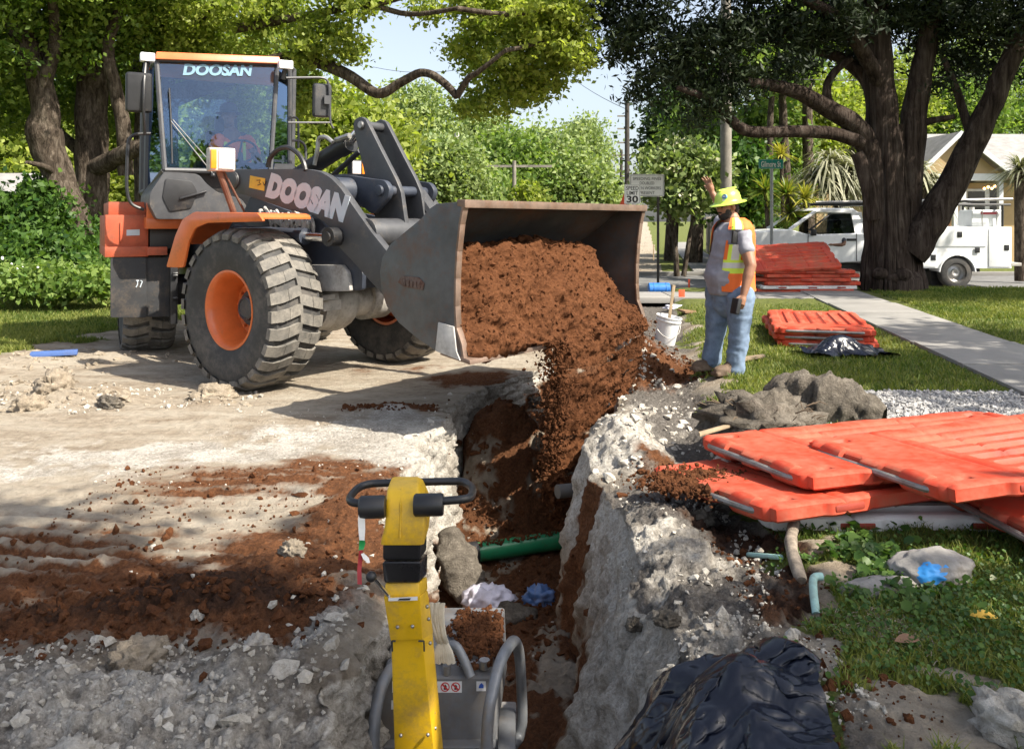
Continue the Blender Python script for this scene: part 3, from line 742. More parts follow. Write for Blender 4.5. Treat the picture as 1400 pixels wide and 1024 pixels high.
def headlamp(x0, y0, x1, y1, yp, amber_left):
    c = v3y((x0+x1)/2, (y0+y1)/2, yp); hw = abs(FF.onY(x1, y0, yp)[0]-FF.onY(x0, y0, yp)[0])/2*.55; hh = abs(FF.onY(x0, y0, yp)[1]-FF.onY(x0, y1, yp)[1])/2
    T = Matrix.Translation(c) @ Matrix.Rotation(R(-18), 4, 'Z')
    mm = MB(T); mm.box((-.05, 0, 0), (.12, hw*2.3, hh*2)); h = mm.build('headlamp', MT['dustymetal'] if amber_left else MT['black'], LO, 30, .02, 3)
    s_ = -1 if amber_left else 1
    mm = MB(T); mm.box((.012, -s_*hw*-.30*-1, 0), (.02, hw*1.35, hh*1.62)); mm.build('lens', MT['lamp'], h, 30, .006)
    mm = MB(T); mm.box((.012, s_*hw*.80, 0), (.025, hw*.5, hh*1.62)); mm.build('turn_signal', MT['amber'], h, 30, .006)
    return c
c = headlamp(287.5, 202.5, 320.5, 234, -.98, True)
m = fmb(); b2 = v3y(320, 292, -.75); m.tube([c+Vector((-.06, 0, -.1)), b2], .03, 10); m.tube([c+Vector((-.08, .05, -.08)), b2+Vector((0, .12, .02))], .012, 8)
m.build('lamp_post', mat('rusty_post', (.13, .06, .04), .7, var=.3, dirt=.4), LO)
c = headlamp(478, 219, 501, 240, .95, False)
m = fmb(); m.tube([c+Vector((-.06, 0, -.1)), c+Vector((-.1, 0, -.7))], .03, 10); m.build('lamp_post', MT['black'], LO)

# --- rear frame: cab
X0, X1 = 1.40, .25
fT = PX([(214, 82), (379, 88)], X0-.24); fB = PX([(225, 233), (369, 236)], X0)
bT = PX([(205, 92), (400, 95)], X1); bB = PX([(202, 262), (397, 262)], X1)
def c3(p, x): return Vector((x, p[0], p[1]))
A = [c3(fT[0], X0-.24), c3(fT[1], X0-.24), c3(fB[1], X0+.02), c3(fB[0], X0+.02)]   # windscreen tl tr br bl
B = [c3(bT[0], X1), c3(bT[1], X1), c3(bB[1], X1), c3(bB[0], X1)]
cabv = bpy.data.objects.new('cab', None)
cab = rmb()
pr = .028
cab.tube([A[0], A[3]], pr, 8); cab.tube([A[1], A[2]], pr, 8); cab.tube([A[3], A[2]], .03, 8)
for i, k in ((0, 3), (1, 2)): cab.tube([B[i], B[k]], .05, 8)
D = [b_+Vector((-.62, 0, 0)) for b_ in B]
for i, k in ((0, 3), (1, 2)): cab.tube([D[i], D[k]], .055, 8)
for i in (0, 1): cab.tube([A[i], B[i], D[i]], .035, 8)
cab.tube([A[0], A[1]], .03, 8); cab.tube([D[0], D[1]], .05, 8); cab.tube([D[3], D[2]], .06, 8)
for i in (2, 3): cab.tube([A[i], B[i]], .035, 8); cab.tube([B[i], D[i]], .05, 8)
cabo = cab.build('cab_frame', MT['charcoal'], LO, 40)
def pane(name, pts):
    n_ = (pts[1]-pts[0]).cross(pts[2]-pts[0]).normalized()*.004
    mm = rmb(); mm.hexa([q-n_ for q in pts], [q+n_ for q in pts]); return mm.build(name, MT['cabglass'], cabo, 0)
ws = pane('windscreen', [A[0], A[1], A[2], A[3]])
pane('side_window', [A[0], A[3], B[3], B[0]]); pane('side_window', [A[1], B[1], B[2], A[2]])
pane('rear_window', [D[0], D[1], D[2], D[3]])
m = rmb()                                                           # roof
zt = max(A[0].z, A[1].z)
yl, yr = A[0].y-.02, A[1].y+.02
rf = [(X0-.16, yl, A[0].z-.005), (X0-.16, yr, A[1].z-.005), (-.45, B[1].y+.03, zt-.01), (-.45, B[0].y-.03, zt-.01)]
m.hexa(rf, [(q[0]-.03, q[1]*.985, q[2]+.085) for q in rf]); m.build('roof', MT['orange'], LO, 30, .012)
for px0, py0, px1, py1 in ((191.5, 72.5, 211.5, 86), (380.5, 83, 399.5, 96)):
    m = rmb(); c = v3x((px0+px1)/2, (py0+py1)/2, X0-.02); c2 = v3x(px1, py1, X0-.02); hw = abs(c2.y-c.y); hh = abs(c2.z-c.z)
    m.box(c, (.12, hw*2, hh*2)); wl_ = m.build('work_light', MT['white'], LO, 30, .015)
    m = rmb(); m.cyl(v3x((px0+px1)/2, py1-1, X0-.02), v3x((px0+px1)/2-3, py1+13, X0-.05), .03, 8); m.build('bracket', MT['black'], wl_)
tm = text_mesh('DOOSAN', .16, mat('windscreen_lettering', (.14, .25, .33), .7, bumpv=0), .25, .007, .001, 1.0)
xs = [v.co.x for v in tm.vertices]; wd = max(xs)-min(xs)
a, b_ = v3x(247, 97, X0-.22), v3x(344, 98.5, X0-.22); ux = (b_-a); L = ux.length; ux.normalize(); nz = (A[2]-A[1]).cross(A[0]-A[1]).normalized(); nz = nz if nz.x > 0 else -nz
uy = nz.cross(ux).normalized(); mid = (a+b_)/2; nz = ux.cross(uy)
tA = (A[0]-mid).dot(nz); mid = mid+nz*(tA+.012)
o = link('lettering', tm, ws); o.matrix_local = XR @ (Matrix(((ux.x, uy.x, nz.x, mid.x), (ux.y, uy.y, nz.y, mid.y), (ux.z, uy.z, nz.z, mid.z), (0, 0, 0, 1))) @ Matrix.Diagonal((L/wd, L/wd, 1, 1)))
o['label'] = 'light blue DOOSAN lettering across the top of the windscreen'
# cowl under the windscreen
m = rmb(); CW = [(225, 234), (268, 238), (274, 241), (283, 252), (297, 263), (330, 272), (350, 300), (214, 300), (204, 280), (205, 264)]
m.prism(arc_round(PX(CW, X0+.04), .03), 'x', X1, X0+.04); m.build('cab_cowl', MT['charcoal'], LO, 35, .02, 3)
m = rmb(); m.box((.35, 0, 1.05), (2.2, 1.0, .6)); m.box((-.9, 0, 1.55), (1.9, 1.25, 1.1)); m.build('rear_frame', MT['navy'], LO, 30, .03)
m = rmb(); m.box((-1.0, 0, 2.02), (1.7, 1.3, .35)); m.box((-1.75, 0, 1.3), (.35, 2.3, .8)); m.build('engine_hood', MT['orange'], LO, 30, .05)
m = rmb(); m.prism(arc_round(PX([(226, 244), (262, 248), (270, 262), (262, 285), (232, 290), (222, 270)], X0+.05), .03), 'x', X0+.02, X0+.055)
m.tube([v3x(246, 272, X0+.07), v3x(268, 266, X0+.07), v3x(282, 262, X0+.07)], .015, 8); m.build('service_panel', MT['black'], LO, 35, .01)
# wiper
m = rmb(); xw = X0+.055
m.tube([v3x(292.6, 240, xw), v3x(233.5, 166, xw-.10)], .008, 6); m.tube([v3x(300, 236, xw), v3x(236, 164, xw-.10)], .006, 6); m.tube([v3x(231.5, 121, xw-.17), v3x(234, 166, xw-.11), v3x(235.5, 224, xw-.02)], .010, 6); m.ball(v3x(291, 240, xw), .03, 8, 6)
m.build('wiper', MT['black'], LO)
# mirrors and rails
m = rmb(); c = v3x(190, 127, X0+.05); m.box(c, (.10, .26, .42), (0, .05, 0)); ml = m.build('mirror', MT['black'], LO, 30, .04, 3)
m = rmb(); m.tube([v3x(199, 86, X0), v3x(197, 110, X0+.12), v3x(196, 150, X0+.12), v3x(198, 183, X0)], .018, 8); m.build('mirror_arm', MT['black'], ml)
m = rmb(); c = v3x(440, 138, X0-.1); m.box(c, (.10, .22, .40), (0, .05, 0)); ml = m.build('mirror', MT['charcoal'], LO, 30, .045, 3)
m = rmb(); xm = X0-.02
m.tube(catmull([v3x(x, y, xm) for x, y in ((391, 107), (425, 106.5), (441, 107), (448, 112), (450, 125), (451, 150), (452, 168), (456, 176))], 4), .014, 8); m.tube([v3x(394, 168, xm), v3x(452, 168, xm)], .012, 8)
m.box(v3x(447, 137, xm), (.03, .07, .10)); m.build('mirror_arm', MT['charcoal'], ml)
m = rmb(); xm = X0-.4
m.tube(catmull([v3x(x, y, xm) for x, y in ((394, 162), (402, 161), (407, 164), (408, 180), (408, 203))], 4), .014, 8); m.tube(catmull([v3x(x, y, xm) for x, y in ((394, 193), (409, 193), (417, 200), (418, 216), (417, 232))], 4), .016, 8)
m.tube([v3x(396, 95, xm), v3x(396, 236, xm)], .03, 8)
m.build('grab_rail', MT['charcoal'], LO)
m = rmb(); xm = 1.2; m.tube(catmull([v3x(x, y, xm) for x, y in ((206, 183), (187, 184), (178, 189), (175, 200), (173.5, 235), (174, 262), (180, 279), (197, 287))], 5), .018, 8); m.build('grab_rail', MT['black'], LO)
# orange side box, flap, steps
m = rmb(); xb = .86
def bx(mm, x0, y0, x1, y1, xa, xbk, dz=0):
    p0, p1 = RF.onX(x0, y0, xa), RF.onX(x1, y1, xa); mm.box(((xa+xbk)/2, (p0[0]+p1[0])/2, (p0[1]+p1[1])/2), (abs(xa-xbk), abs(p1[0]-p0[0]), abs(p1[1]-p0[1])))
bx(m, 148, 276, 202, 296, xb-.10, -.5); bx(m, 143, 294, 203, 339, xb, -.6); m.build('side_box', MT['redorange'], LO, 30, .012)
m = rmb(); bx(m, 143, 338, 203, 351, xb+.06, -.6); bx(m, 201, 338, 229, 349, xb+.1, .4); bx(m, 164, 304, 166.5, 331, xb+.02, xb-.02); m.build('step_sill', MT['redorange'], LO, 30, .008)
m = rmb(); bx(m, 200, 297, 258, 313, xb+.3, .2); m.prism(PX([(201, 277), (214, 299), (201, 299)], xb+.31), 'x', xb+.2, xb+.31); m.build('sill_beam', MT['orange'], LO, 30, .008)
m = rmb(); m.prism(PX([(173, 314.5), (191, 314), (191, 322), (173, 322.5)], xb+.006), 'x', xb, xb+.005); m.build('label_plate', MT['decal'], LO, 0)
m = rmb(); m.prism(arc_round(PX([(151, 352), (232, 352), (232, 433), (151, 434)], xb+.02), .02), 'x', xb, xb+.025); m.prism(arc_round(PX([(151, 352), (200, 352), (200, 434), (151, 434)], xb+.03), .02), 'x', xb+.02, xb+.05); mf = m.build('mud_flap', MT['blackmatte'], LO, 30, .004)
m = rmb()
for q in ([(186, 384), (190, 384)], [(188, 384), (188, 389), (186, 393)], [(191.5, 393), (194.5, 385), (192, 384)]): m.tube([v3x(*z, xb+.055) for z in q], .007, 5)
m.build('number_mark', MT['decal'], mf, 0)
m = rmb(); bx(m, 205, 313, 246, 340, .9, .1); bx(m, 233, 350, 243, 443, 1.05, .95)
for yy in (374, 377, 408): m.cyl(v3x(236, yy, 1.08), v3x(243, yy, 1.08), .02, 8)
m.build('access_ladder', MT['black'], LO, 30, .006)
# cab interior
m = rmb(); m.box((.15, 0, 1.95), (.55, .55, .22)); m.box((-.12, 0, 2.35), (.16, .5, .75), (0, -.12, 0)); m.box((-.18, 0, 2.82), (.12, .28, .22)); m.build('driver_seat', MT['black'], LO, 30, .05, 3)
m = rmb(); m.prism([(1.30, 1.75), (1.32, 2.12), (1.2, 2.25), (.98, 2.2), (.98, 1.75)], 'y', -.55, .55); m.tube([(1.05, 0, 2.1), (.82, 0, 2.38)], .03, 8); m.build('dashboard', MT['black'], LO, 30, .04, 3)
m = rmb(); T = Matrix.Translation((.80, 0, 2.40)) @ Matrix.Rotation(R(-40), 4, 'Y'); mm = MB(XR @ T)
mm.tube([(.19*math.cos(2*PI*k/24), .19*math.sin(2*PI*k/24), 0) for k in range(24)], .014, 8, closed=True); mm.tube([(-.18, 0, 0), (.18, 0, 0)], .012, 6); mm.build('steering_wheel', MT['black'], LO)
# ------------------------------------------------------------------ DIRT IN THE BUCKET AND FALLING FROM IT
def soil_mat(name, a, b_, c, scale=18, bs=.8):
    m, t, b = new_mat(name); v = coords(t)
    n1 = noise(t, scale, 8, .72, v); n2 = noise(t, scale*5, 5, .7, v); n3 = noise(t, 1.6, 4, .6, v)
    s = math_(t, 'ADD', math_(t, 'MULTIPLY', n1, .55), math_(t, 'MULTIPLY', n2, .3)); s = math_(t, 'ADD', s, math_(t, 'MULTIPLY', n3, .25))
    t.links.new(ramp(t, s, [(.38, a), (.55, b_), (.72, c)]), b.inputs['Base Color']); b.inputs['Roughness'].default_value = .95; b.inputs['Specular IOR Level'].default_value = .12
    bump(t, b, math_(t, 'ADD', n1, math_(t, 'MULTIPLY', n2, .5)), bs, .03); return m
MT['soil'] = soil_mat('red_brown_dirt', (.036, .0145, .0065), (.105, .041, .0175), (.175, .073, .032), 28)
MT['limerock'] = soil_mat('crumbly_limerock', (.24, .21, .17), (.5, .46, .40), (.68, .65, .6))
MT['clay'] = soil_mat('grey_clay', (.045, .038, .031), (.125, .108, .088), (.26, .23, .19), 12, 1.0)
frontp = [Vector(q) for q in PY([(637, 277), (632, 307), (628, 344), (626, 381), (625.5, 419), (627, 448), (634, 470), (638, 492)], -BW)]
backp = inner
def front_at(z):
    zs = [q.y for q in frontp][::-1]; xs_ = [q.x for q in frontp][::-1]; return np.interp(z, zs, xs_)
def back_at(z):
    k = 8; zs = [q.y for q in backp[:9]][::-1]; xs_ = [q.x for q in backp[:9]][::-1]; return np.interp(z, zs, xs_)
nu, nsv = 190, 230
U = np.linspace(0, 1, nu)[None, :]*np.ones((nsv, 1)); S = np.linspace(0, 1, nsv)[:, None]*np.ones((1, nu))
lipx, lipz = frontp[-1].x, frontp[-1].y
ztop = np.interp(U, [0, .12, .45, .62, .78, .9, 1], [1.34, 1.38, 1.36, 1.38, 1.25, 1.0, .8])+.05*fbm(U*6, 1, 2, 1, 4, .6, 3)
yv = -BW+.012+U*(2*BW-.024)
bulge = np.interp(U, [0, .1, .3, .6, .85, 1], [.0, .04, .10, .16, .10, -.02])
xback = back_at(1.2)+.02
a = np.clip(S/.22, 0, 1); f_ = np.clip((S-.22)/.40, 0, 1); d_ = np.clip((S-.62)/.38, 0, 1)
xt = front_at(1.15)-.16
X_ = xback+(xt-xback)*a; Z_ = ztop-.04*(1-a)
zl = lipz+.02
X_ = np.where(S > .22, xt+(lipx+.01-xt)*f_**1.1+bulge*np.sin(PI*np.clip(f_, 0, 1)*.62)**1.2, X_); Z_ = np.where(S > .22, ztop+(zl-ztop)*f_**.93, Z_)
pour = sst(.20, .36, U+.05*fbm(U*9, 5, 0, 1, 3))
drop = np.interp(U, [.2, .4, .55, .7, .85, 1], [1.45, 1.45, 1.40, 1.05, .60, .45])
bend = bulge*np.sin(PI*.62)**1.2
Xd = lipx+.01+bend*(1-.7*d_)+.02*d_; Zd = zl-drop*d_**1.25
X_ = np.where(S > .62, lipx+.01+bend*0+pour*(Xd-lipx-.01)+bend*(1-pour), X_); Z_ = np.where(S > .62, zl+pour*(Zd-zl)-(1-pour)*.0, Z_)
X_ = np.where((S > .62) & (pour < .5), lipx-.02-.1*d_, X_)
tap = pour*d_                                                     # stream narrows as it falls
Yd = yv+tap*(.25-yv)*.16
V = np.stack([X_, Yd+0*X_, Z_], -1)
dx = np.gradient(V, axis=1); dy = np.gradient(V, axis=0); nrm = np.cross(dx, dy); nrm /= np.linalg.norm(nrm, axis=-1, keepdims=True)+1e-9
if nrm[nsv//2, nu//2, 0] < 0: nrm = -nrm
inb = sst(0, .03, U)*sst(1, .97, U)
ds = inb*(.050*fbm(V[..., 0], V[..., 1], V[..., 2], 3.2, 5, .58, 4)+.022*(ridged(V[..., 0], V[..., 1], V[..., 2], 9, 4, .6, 7)-.3))
fall = d_*pour
ds = ds+fall*.022*fbm(V[..., 1]*7, U*3, V[..., 2]*.9, 3, 4, .6, 29)+fall*.03*fbm(V[..., 0]*2, V[..., 1]*2.5, V[..., 2]*.6, 4, 4, .65, 9)
V = V+nrm*ds[..., None]
ii = np.arange(nu*nsv).reshape(nsv, nu); Q = np.stack([ii[:-1, :-1], ii[:-1, 1:], ii[1:, 1:], ii[1:, :-1]], -1).reshape(-1, 4)
keep = ~((S[:-1, :-1] > .64) & (pour[:-1, :-1] < .93+.06*np.sin(S[:-1, :-1]*90)+.05*np.sin(S[:-1, :-1]*37))).ravel()
Q = Q[keep]
Vw = V.reshape(-1, 3)
# loose clods: on the face and all round the falling stream
ico = bmesh.new(); bmesh.ops.create_icosphere(ico, subdivisions=1, radius=1); IV = np.array([v.co for v in ico.verts]); IF = np.array([[v.index for v in f.verts] for f in ico.faces]); ico.free()
def clods(P_, r, seed=1, flat=.8):
    g = np.random.default_rng(seed); n = len(P_)
    V_ = IV[None]*(1+.28*g.standard_normal((n, len(IV), 1)))*r[:, None, None]*g.uniform(flat*.7, 1.2, (n, 1, 3))+P_[:, None, :]
    F_ = IF[None]+(np.arange(n)*len(IV))[:, None, None]; return V_.reshape(-1, 3), F_.reshape(-1, 3)
g = np.random.default_rng(5); n = 13000
k = g.integers(0, nu*nsv, 60000); su, ss = U.ravel()[k], S.ravel()[k]; pp = pour.ravel()[k]
sel = ((ss < .62) & (ss > .2) & (g.random(60000) < .12)) | ((ss > .6) & (pp > .3) & (g.random(60000) < .22)); k = k[sel][:n]; ss = S.ravel()[k]
off = nrm.reshape(-1, 3)[k]*np.abs(g.standard_normal((len(k), 1)))*np.where(ss > .62, .05, .004)[:, None]+g.standard_normal((len(k), 3))*np.where(ss > .62, .03, .004)[:, None]
rr = np.exp(g.normal(-5.45, .62, len(k))); rr = np.where(ss > .62, rr*.72, rr*1.05)
ke = np.nonzero((S.ravel() > .63) & (pour.ravel() > .80) & (U.ravel() < .42))[0]; ke = g.choice(ke, 5200); oe = np.stack([g.normal(-.03, .05, 5200), g.normal(-.035, .045, 5200), g.normal(0, .03, 5200)], 1); VE, FE = clods(Vw[ke]+oe, np.clip(np.exp(g.normal(-5.4, .75, 5200)), .002, .026), 4)
CV, CF = clods(Vw[k]+off, np.clip(rr, .002, .028), 3)
me = npmesh('bucket_dirt', Vw, Q, MT['soil'])
o1 = link('bucket_dirt', me); o1.matrix_world = FF.M; tag(o1, 'red brown dirt heaped in the tilted bucket and sliding over its lip into the trench', None, None, 'stuff')
CF = np.concatenate([CF, FE+len(CV)]); CV = np.concatenate([CV, VE])
me = npmesh('falling_clods', CV, CF, MT['soil'], False); o2 = link('falling_clods', me); o2.matrix_world = FF.M; tag(o2, 'loose red clods tumbling down with the dirt that falls from the bucket', None, None, 'stuff')

DRYD = soil_mat('dry_tan_earth', (.16, .13, .10), (.30, .25, .19), (.42, .37, .30))
# ------------------------------------------------------------------ rocks and lumps
def lump(name, label, cat, c, r, m, seed=0, rot=0, rough=.25, parent=None, n=3, group=None, freq=1.6):
    bm = bmesh.new(); bmesh.ops.create_icosphere(bm, subdivisions=n, radius=1)
    V_ = np.array([v.co for v in bm.verts]); F_ = np.array([[v.index for v in f.verts] for f in bm.faces]); bm.free()
    d = 1+rough*ridged(V_[:, 0], V_[:, 1], V_[:, 2], freq, 4, .55, seed*3.7)-rough*.3
    V_ = V_*d[:, None]*np.array(r); V_[:, 2] = np.maximum(V_[:, 2], -.45*r[2])
    o = link(name, npmesh(name, V_, F_, m)); o.location = c; o.rotation_euler = (0, 0, rot)
    return tag(o, label, cat, group)
def on(px, py, z0=0.0, lift=0.0):
    p = G(px, py, z0); z = surf(p.x, p.y)
    p = G(px, py, z); z = surf(p.x, p.y); return Vector((p.x, p.y, z+lift))
for px, py, r, lab, sd_ in ((185, 915, (.075, .06, .055), 'pale tan rock half buried in white limerock below the dark dirt heap', 1), (215, 888, (.04, .03, .03), 'small pale stone beside the tan rock at the edge of the dark dirt', 2),
                            (100, 1005, (.08, .06, .04), 'flat white limerock slab at the bottom left corner', 3), (400, 762, (.055, .035, .04), 'white chunk of limerock standing on sunlit red dirt', 4),
                            (290, 545, (.16, .09, .09), 'largest tan lump on the road in front of the front wheel', 5), (40, 560, (.12, .09, .09), 'cream coloured boulder on the left road edge', 6),
                            (75, 540, (.20, .12, .13), 'heap of dry tan clods behind the cream boulder', 7), (150, 552, (.12, .07, .06), 'brown clod lying between the tan heap and the front wheel', 8),
                            (730, 640, (.075, .065, .07), 'round brown stone stuck in the dirt slope inside the trench', 9), (270, 828, (.022, .02, .02), 'tiny white stone on top of the dark dirt heap', 10),
                            (350, 905, (.05, .04, .035), 'pale rock on the crest of the white mound left of the compactor', 11), (1390, 1000, (.10, .08, .07), 'pinkish white stone at the bottom right corner of the lawn', 12),
                            (960, 725, (.05, .04, .04), 'grey stone in the dark soil left of the orange barriers', 13), (912, 858, (.04, .03, .025), 'small cream stone on the grey spoil bank', 14), (868, 840, (.035, .03, .025), 'brown pebble on the spoil bank beside the cream stone', 15)):
    c = on(px, py); m_ = MT['clay'] if 'brown' in lab or 'grey' in lab else (DRYD if ('tan' in lab or 'cream' in lab) else MT['limerock'])
    lump('rock', lab, 'rock', c+Vector((0, 0, r[2]*.25)), r, m_, sd_, sd_*.7, .34, n=4, freq=2.6)
# small rubble nobody would count
g = np.random.default_rng(21); pts, rad = [], []
for x0, x1, y0, y1, n, mu in ((-3.2, -.6, 1.9, 3.0, 4200, -5.1), (.45, 1.1, 1.9, 4.6, 4200, -5.15), (.6, 1.6, 4.8, 7.2, 420, -4.8), (-4.8, -2.2, 6.7, 7.8, 500, -4.5), (-2.5, -.6, 4.8, 6.9, 500, -5.3), (1.0, 1.8, 7.4, 10.0, 260, -4.5), (-.35, .3, 4.3, 7.3, 120, -4.9), (-1.9, -.7, 3.0, 4.6, 110, -5.0)):
    X1, Y1 = g.uniform(x0, x1, n), g.uniform(y0, y1, n)
    dens = fbm(X1, Y1, 0, 2.5, 3) > -.1
    for x, y, r in zip(X1[dens], Y1[dens], np.clip(np.exp(g.normal(mu-.2, .55, n))[dens], .003, .028)): pts.append((x, y, surf(x, y)+r*.3)); rad.append(r)
pts = np.array(pts); rad = np.array(rad)
cv, cf = clods(pts, rad, 8); tag(link('rubble', npmesh('rubble', cv, cf, MT['limerock'], False)), 'scattered pale limerock crumbs over the spoil banks and road', None, None, 'stuff')
g = np.random.default_rng(22); pts, rad = [], []
for x0, x1, y0, y1, n, mu in ((-2.6, -.7, 2.95, 3.6, 900, -4.7), (-2.4, -.65, 3.6, 5.3, 700, -4.9), (-.4, .3, 4.3, 7.4, 700, -4.4), (-1.4, -.6, 6.85, 7.05, 260, -4.6), (.7, 1.3, 4.6, 5.1, 300, -4.8), (1.0, 1.9, 7.8, 9.6, 500, -4.0), (.85, 1.2, 2.2, 3.9, 500, -5.0)):
    X1, Y1 = g.uniform(x0, x1, n), g.uniform(y0, y1, n)
    for x, y, r in zip(X1, Y1, np.clip(np.exp(g.normal(mu-.25, .55, n)), .003, .022)): pts.append((x, y, surf(x, y)+r*.3)); rad.append(r)
cv, cf = clods(np.array(pts), np.array(rad), 9); tag(link('dirt_crumbs', npmesh('dirt_crumbs', cv, cf, MT['soil'], False)), 'loose red brown crumbs scattered over the dirt heaps and trench floor', None, None, 'stuff')
# angular broken pieces of limerock
protos = []
for k in range(10):
    gq = np.random.default_rng(200+k); bmq = bmesh.new()
    for q in gq.standard_normal((13, 3)): bmq.verts.new(tuple(q/np.linalg.norm(q)*gq.uniform(.75, 1.1)*np.array([1.25, .9, .6])))
    rq = bmesh.ops.convex_hull(bmq, input=bmq.verts); bmesh.ops.delete(bmq, geom=[e for e in rq['geom_interior'] if isinstance(e, bmesh.types.BMVert)], context='VERTS'); bmq.verts.index_update()
    protos.append((np.array([v.co for v in bmq.verts]), np.array([[v.index for v in f.verts] for f in bmq.faces]))); bmq.free()
def chunks(name, label, areas, m_, sd_):
    g = np.random.default_rng(sd_); Vs, Fs, o_ = [], [], 0
    for cx, cy, sx, sy, n, mu in areas:
        for _ in range(n):
            x, y = g.normal(cx, sx), g.normal(cy, sy); r = float(np.clip(np.exp(g.normal(mu, .5)), .006, .055)); pv, pf = protos[g.integers(0, 10)]
            Rm = np.array(Euler((g.normal(0, .45), g.normal(0, .45), g.uniform(0, 6.28))).to_matrix()); Vs.append(pv @ Rm.T*r+np.array([x, y, surf(x, y)-r*.12])); Fs.append(pf+o_); o_ += len(pv)
    return tag(link(name, npmesh(name, np.concatenate(Vs), np.concatenate(Fs), m_, False)), label, None, None, 'stuff')
chunks('broken_limerock', 'angular broken limerock pieces on the pale banks beside the trench', [(-1.3, 2.6, .55, .16, 130, -4.2), (-.68, 3.0, .10, .3, 60, -4.1), (-2.0, 2.7, .4, .2, 50, -4.1), (.70, 3.4, .10, .6, 50, -4.5), (.75, 5.5, .12, .5, 90, -4.0), (1.05, 6.4, .2, .4, 120, -3.8), (-.62, 5.9, .10, .6, 60, -4.1), (1.2, 8.2, .2, .5, 60, -3.6)], MT['limerock'], 91)
chunks('road_clods', 'dry tan clods and crumbs pushed up along the far side of the road', [(-3.7, 7.3, .4, .16, 120, -3.7), (-2.6, 7.15, .2, .08, 45, -3.9), (-4.6, 7.7, .4, .3, 80, -3.5), (-5.0, 9.2, .5, .4, 90, -3.3)], DRYD, 92)
chunks('soil_clods', 'broken brown soil lumps on the dark dirt heap', [(-1.28, 3.3, .26, .15, 150, -4.1), (-1.8, 3.15, .4, .15, 90, -4.3), (-.85, 3.6, .15, .4, 80, -4.3), (-.2, 7.0, .15, .25, 70, -3.7), (.1, 4.9, .2, .3, 40, -4.0)], MT['soil'], 93)
# big grey clay lumps on the right bank
def clod_log(name, label, cat, a, b_, r, seed, m_):
    n, k = 46, 30; t_ = np.linspace(0, 1, n)[:, None]*np.ones((1, k)); q = np.linspace(0, 2*PI, k, endpoint=False)[None, :]*np.ones((n, 1))
    a, b_ = np.array(a), np.array(b_); ax = b_-a; L_ = np.linalg.norm(ax); ax = ax/L_; sd2 = np.cross(ax, [0, 0, 1]); sd2 /= np.linalg.norm(sd2); up = np.cross(sd2, ax)
    rr_ = r*np.clip(np.sin(PI*np.clip(t_*.94+.03, 0, 1))**.35, .05, 1)*(1-.25*t_)
    pz = a+ax*(t_[..., None]*L_); d = sd2*np.cos(q)[..., None]*1.15+up*np.sin(q)[..., None]
    pv = pz+d*rr_[..., None]
    dd = 1+.30*ridged(pv[..., 0]*2.2, pv[..., 1]*2.2, pv[..., 2]*3, 1.6, 5, .6, seed)+.14*fbm(pv[..., 0], pv[..., 1], pv[..., 2], 6, 4, .6, seed)-.08
    pv = pz+d*(rr_*dd)[..., None]
    ii = np.arange(n*k).reshape(n, k); Q_ = np.stack([ii[:-1], ii[1:], np.roll(ii, -1, 1)[1:], np.roll(ii, -1, 1)[:-1]], -1).reshape(-1, 4)
    return tag(link(name, npmesh(name, pv.reshape(-1, 3), Q_, m_)), label, cat)
a = P(1050, 545, 6.25); b_ = P(1205, 592, 5.75)
clod_log('clay_slab', 'long grey clay lump like a log lying beside the gravel', 'clay lump', (a.x, a.y, .27), (b_.x+.02, b_.y, .21), .20, 3.0, MT['clay'])
rc = thing('root_clod', 'torn grey root clod with sticking fibres in front of the long clay lump', 'clay lump', (1.60, 5.42, .15))
o = lump('clod', None, None, (0, 0, .10), (.34, .22, .17), MT['clay'], 9, .2, .36, n=4, freq=2.2); o.parent = rc
m = MB(); g = random.Random(4)
for k in range(70):
    q = g.uniform(0, 2*PI); p = Vector((.34*math.cos(q)*g.uniform(.6, 1), .22*math.sin(q)*g.uniform(.6, 1), .06+g.uniform(0, .16))); d = Vector((p.x, p.y, g.uniform(-.05, .15))).normalized()*g.uniform(.05, .15)
    m.tube([p, p+d*.6+Vector((0, 0, g.uniform(-.02, .03))), p+d+Vector((0, 0, g.uniform(-.06, .03)))], [.005, .004, .002], 4)
o = m.build('root_fibres', mat('dry_roots', (.12, .085, .055), .9), rc, 40); o['kind'] = 'stuff'
WOOD = mat('split_wood', (.36, .27, .17), .75, var=.3, dirt=.2)
m = MB(); m.hexa([P(955, 594, 5.0), P(957, 597, 4.95), P(1034, 574, 5.35), P(1032, 571, 5.4)], [P(955, 590, 5.0), P(957, 593, 4.95), P(1034, 571, 5.35), P(1032, 569, 5.4)])
tag(m.build('wooden_stake', WOOD, None, 30, .002), 'pale split wooden stake leaning on the torn root clod', 'stake')
# ------------------------------------------------------------------ things in the trench
PIPEG = mat('green_pipe', (.015, .20, .085), .35, var=.1, dirt=.3, dcol=(.10, .05, .025), coat=.1)
pz = -.93
pa = P(648, 756, 6.45); pb = P(800, 733, 6.75)
gp = thing('sewer_pipe', 'green plastic pipe crossing the trench with a black coupling on its end', 'pipe', (0, 0, 0))
m = MB(); m.tube([pa, pb], .073, 28); m.build('pipe', PIPEG, gp, 40)
m = MB(); d = (pb-pa).normalized(); m.tube([pa-d*.06, pa+d*.03], .085, 28); m.build('coupling', MT['black'], gp, 40, .006)
m = MB(); m.tube([pa-d*.14, pa-d*.06], .066, 20); m.build('pipe_stub', MT['dustymetal'], gp, 40)
g = np.random.default_rng(31); n = 420; tt = g.random(n); pp = np.array(pa)[None]+(np.array(pb-pa))[None]*tt[:, None]; pp[:, 2] += .070*g.uniform(.8, 1.05, n); pp[:, 1] += g.normal(0, .03, n)
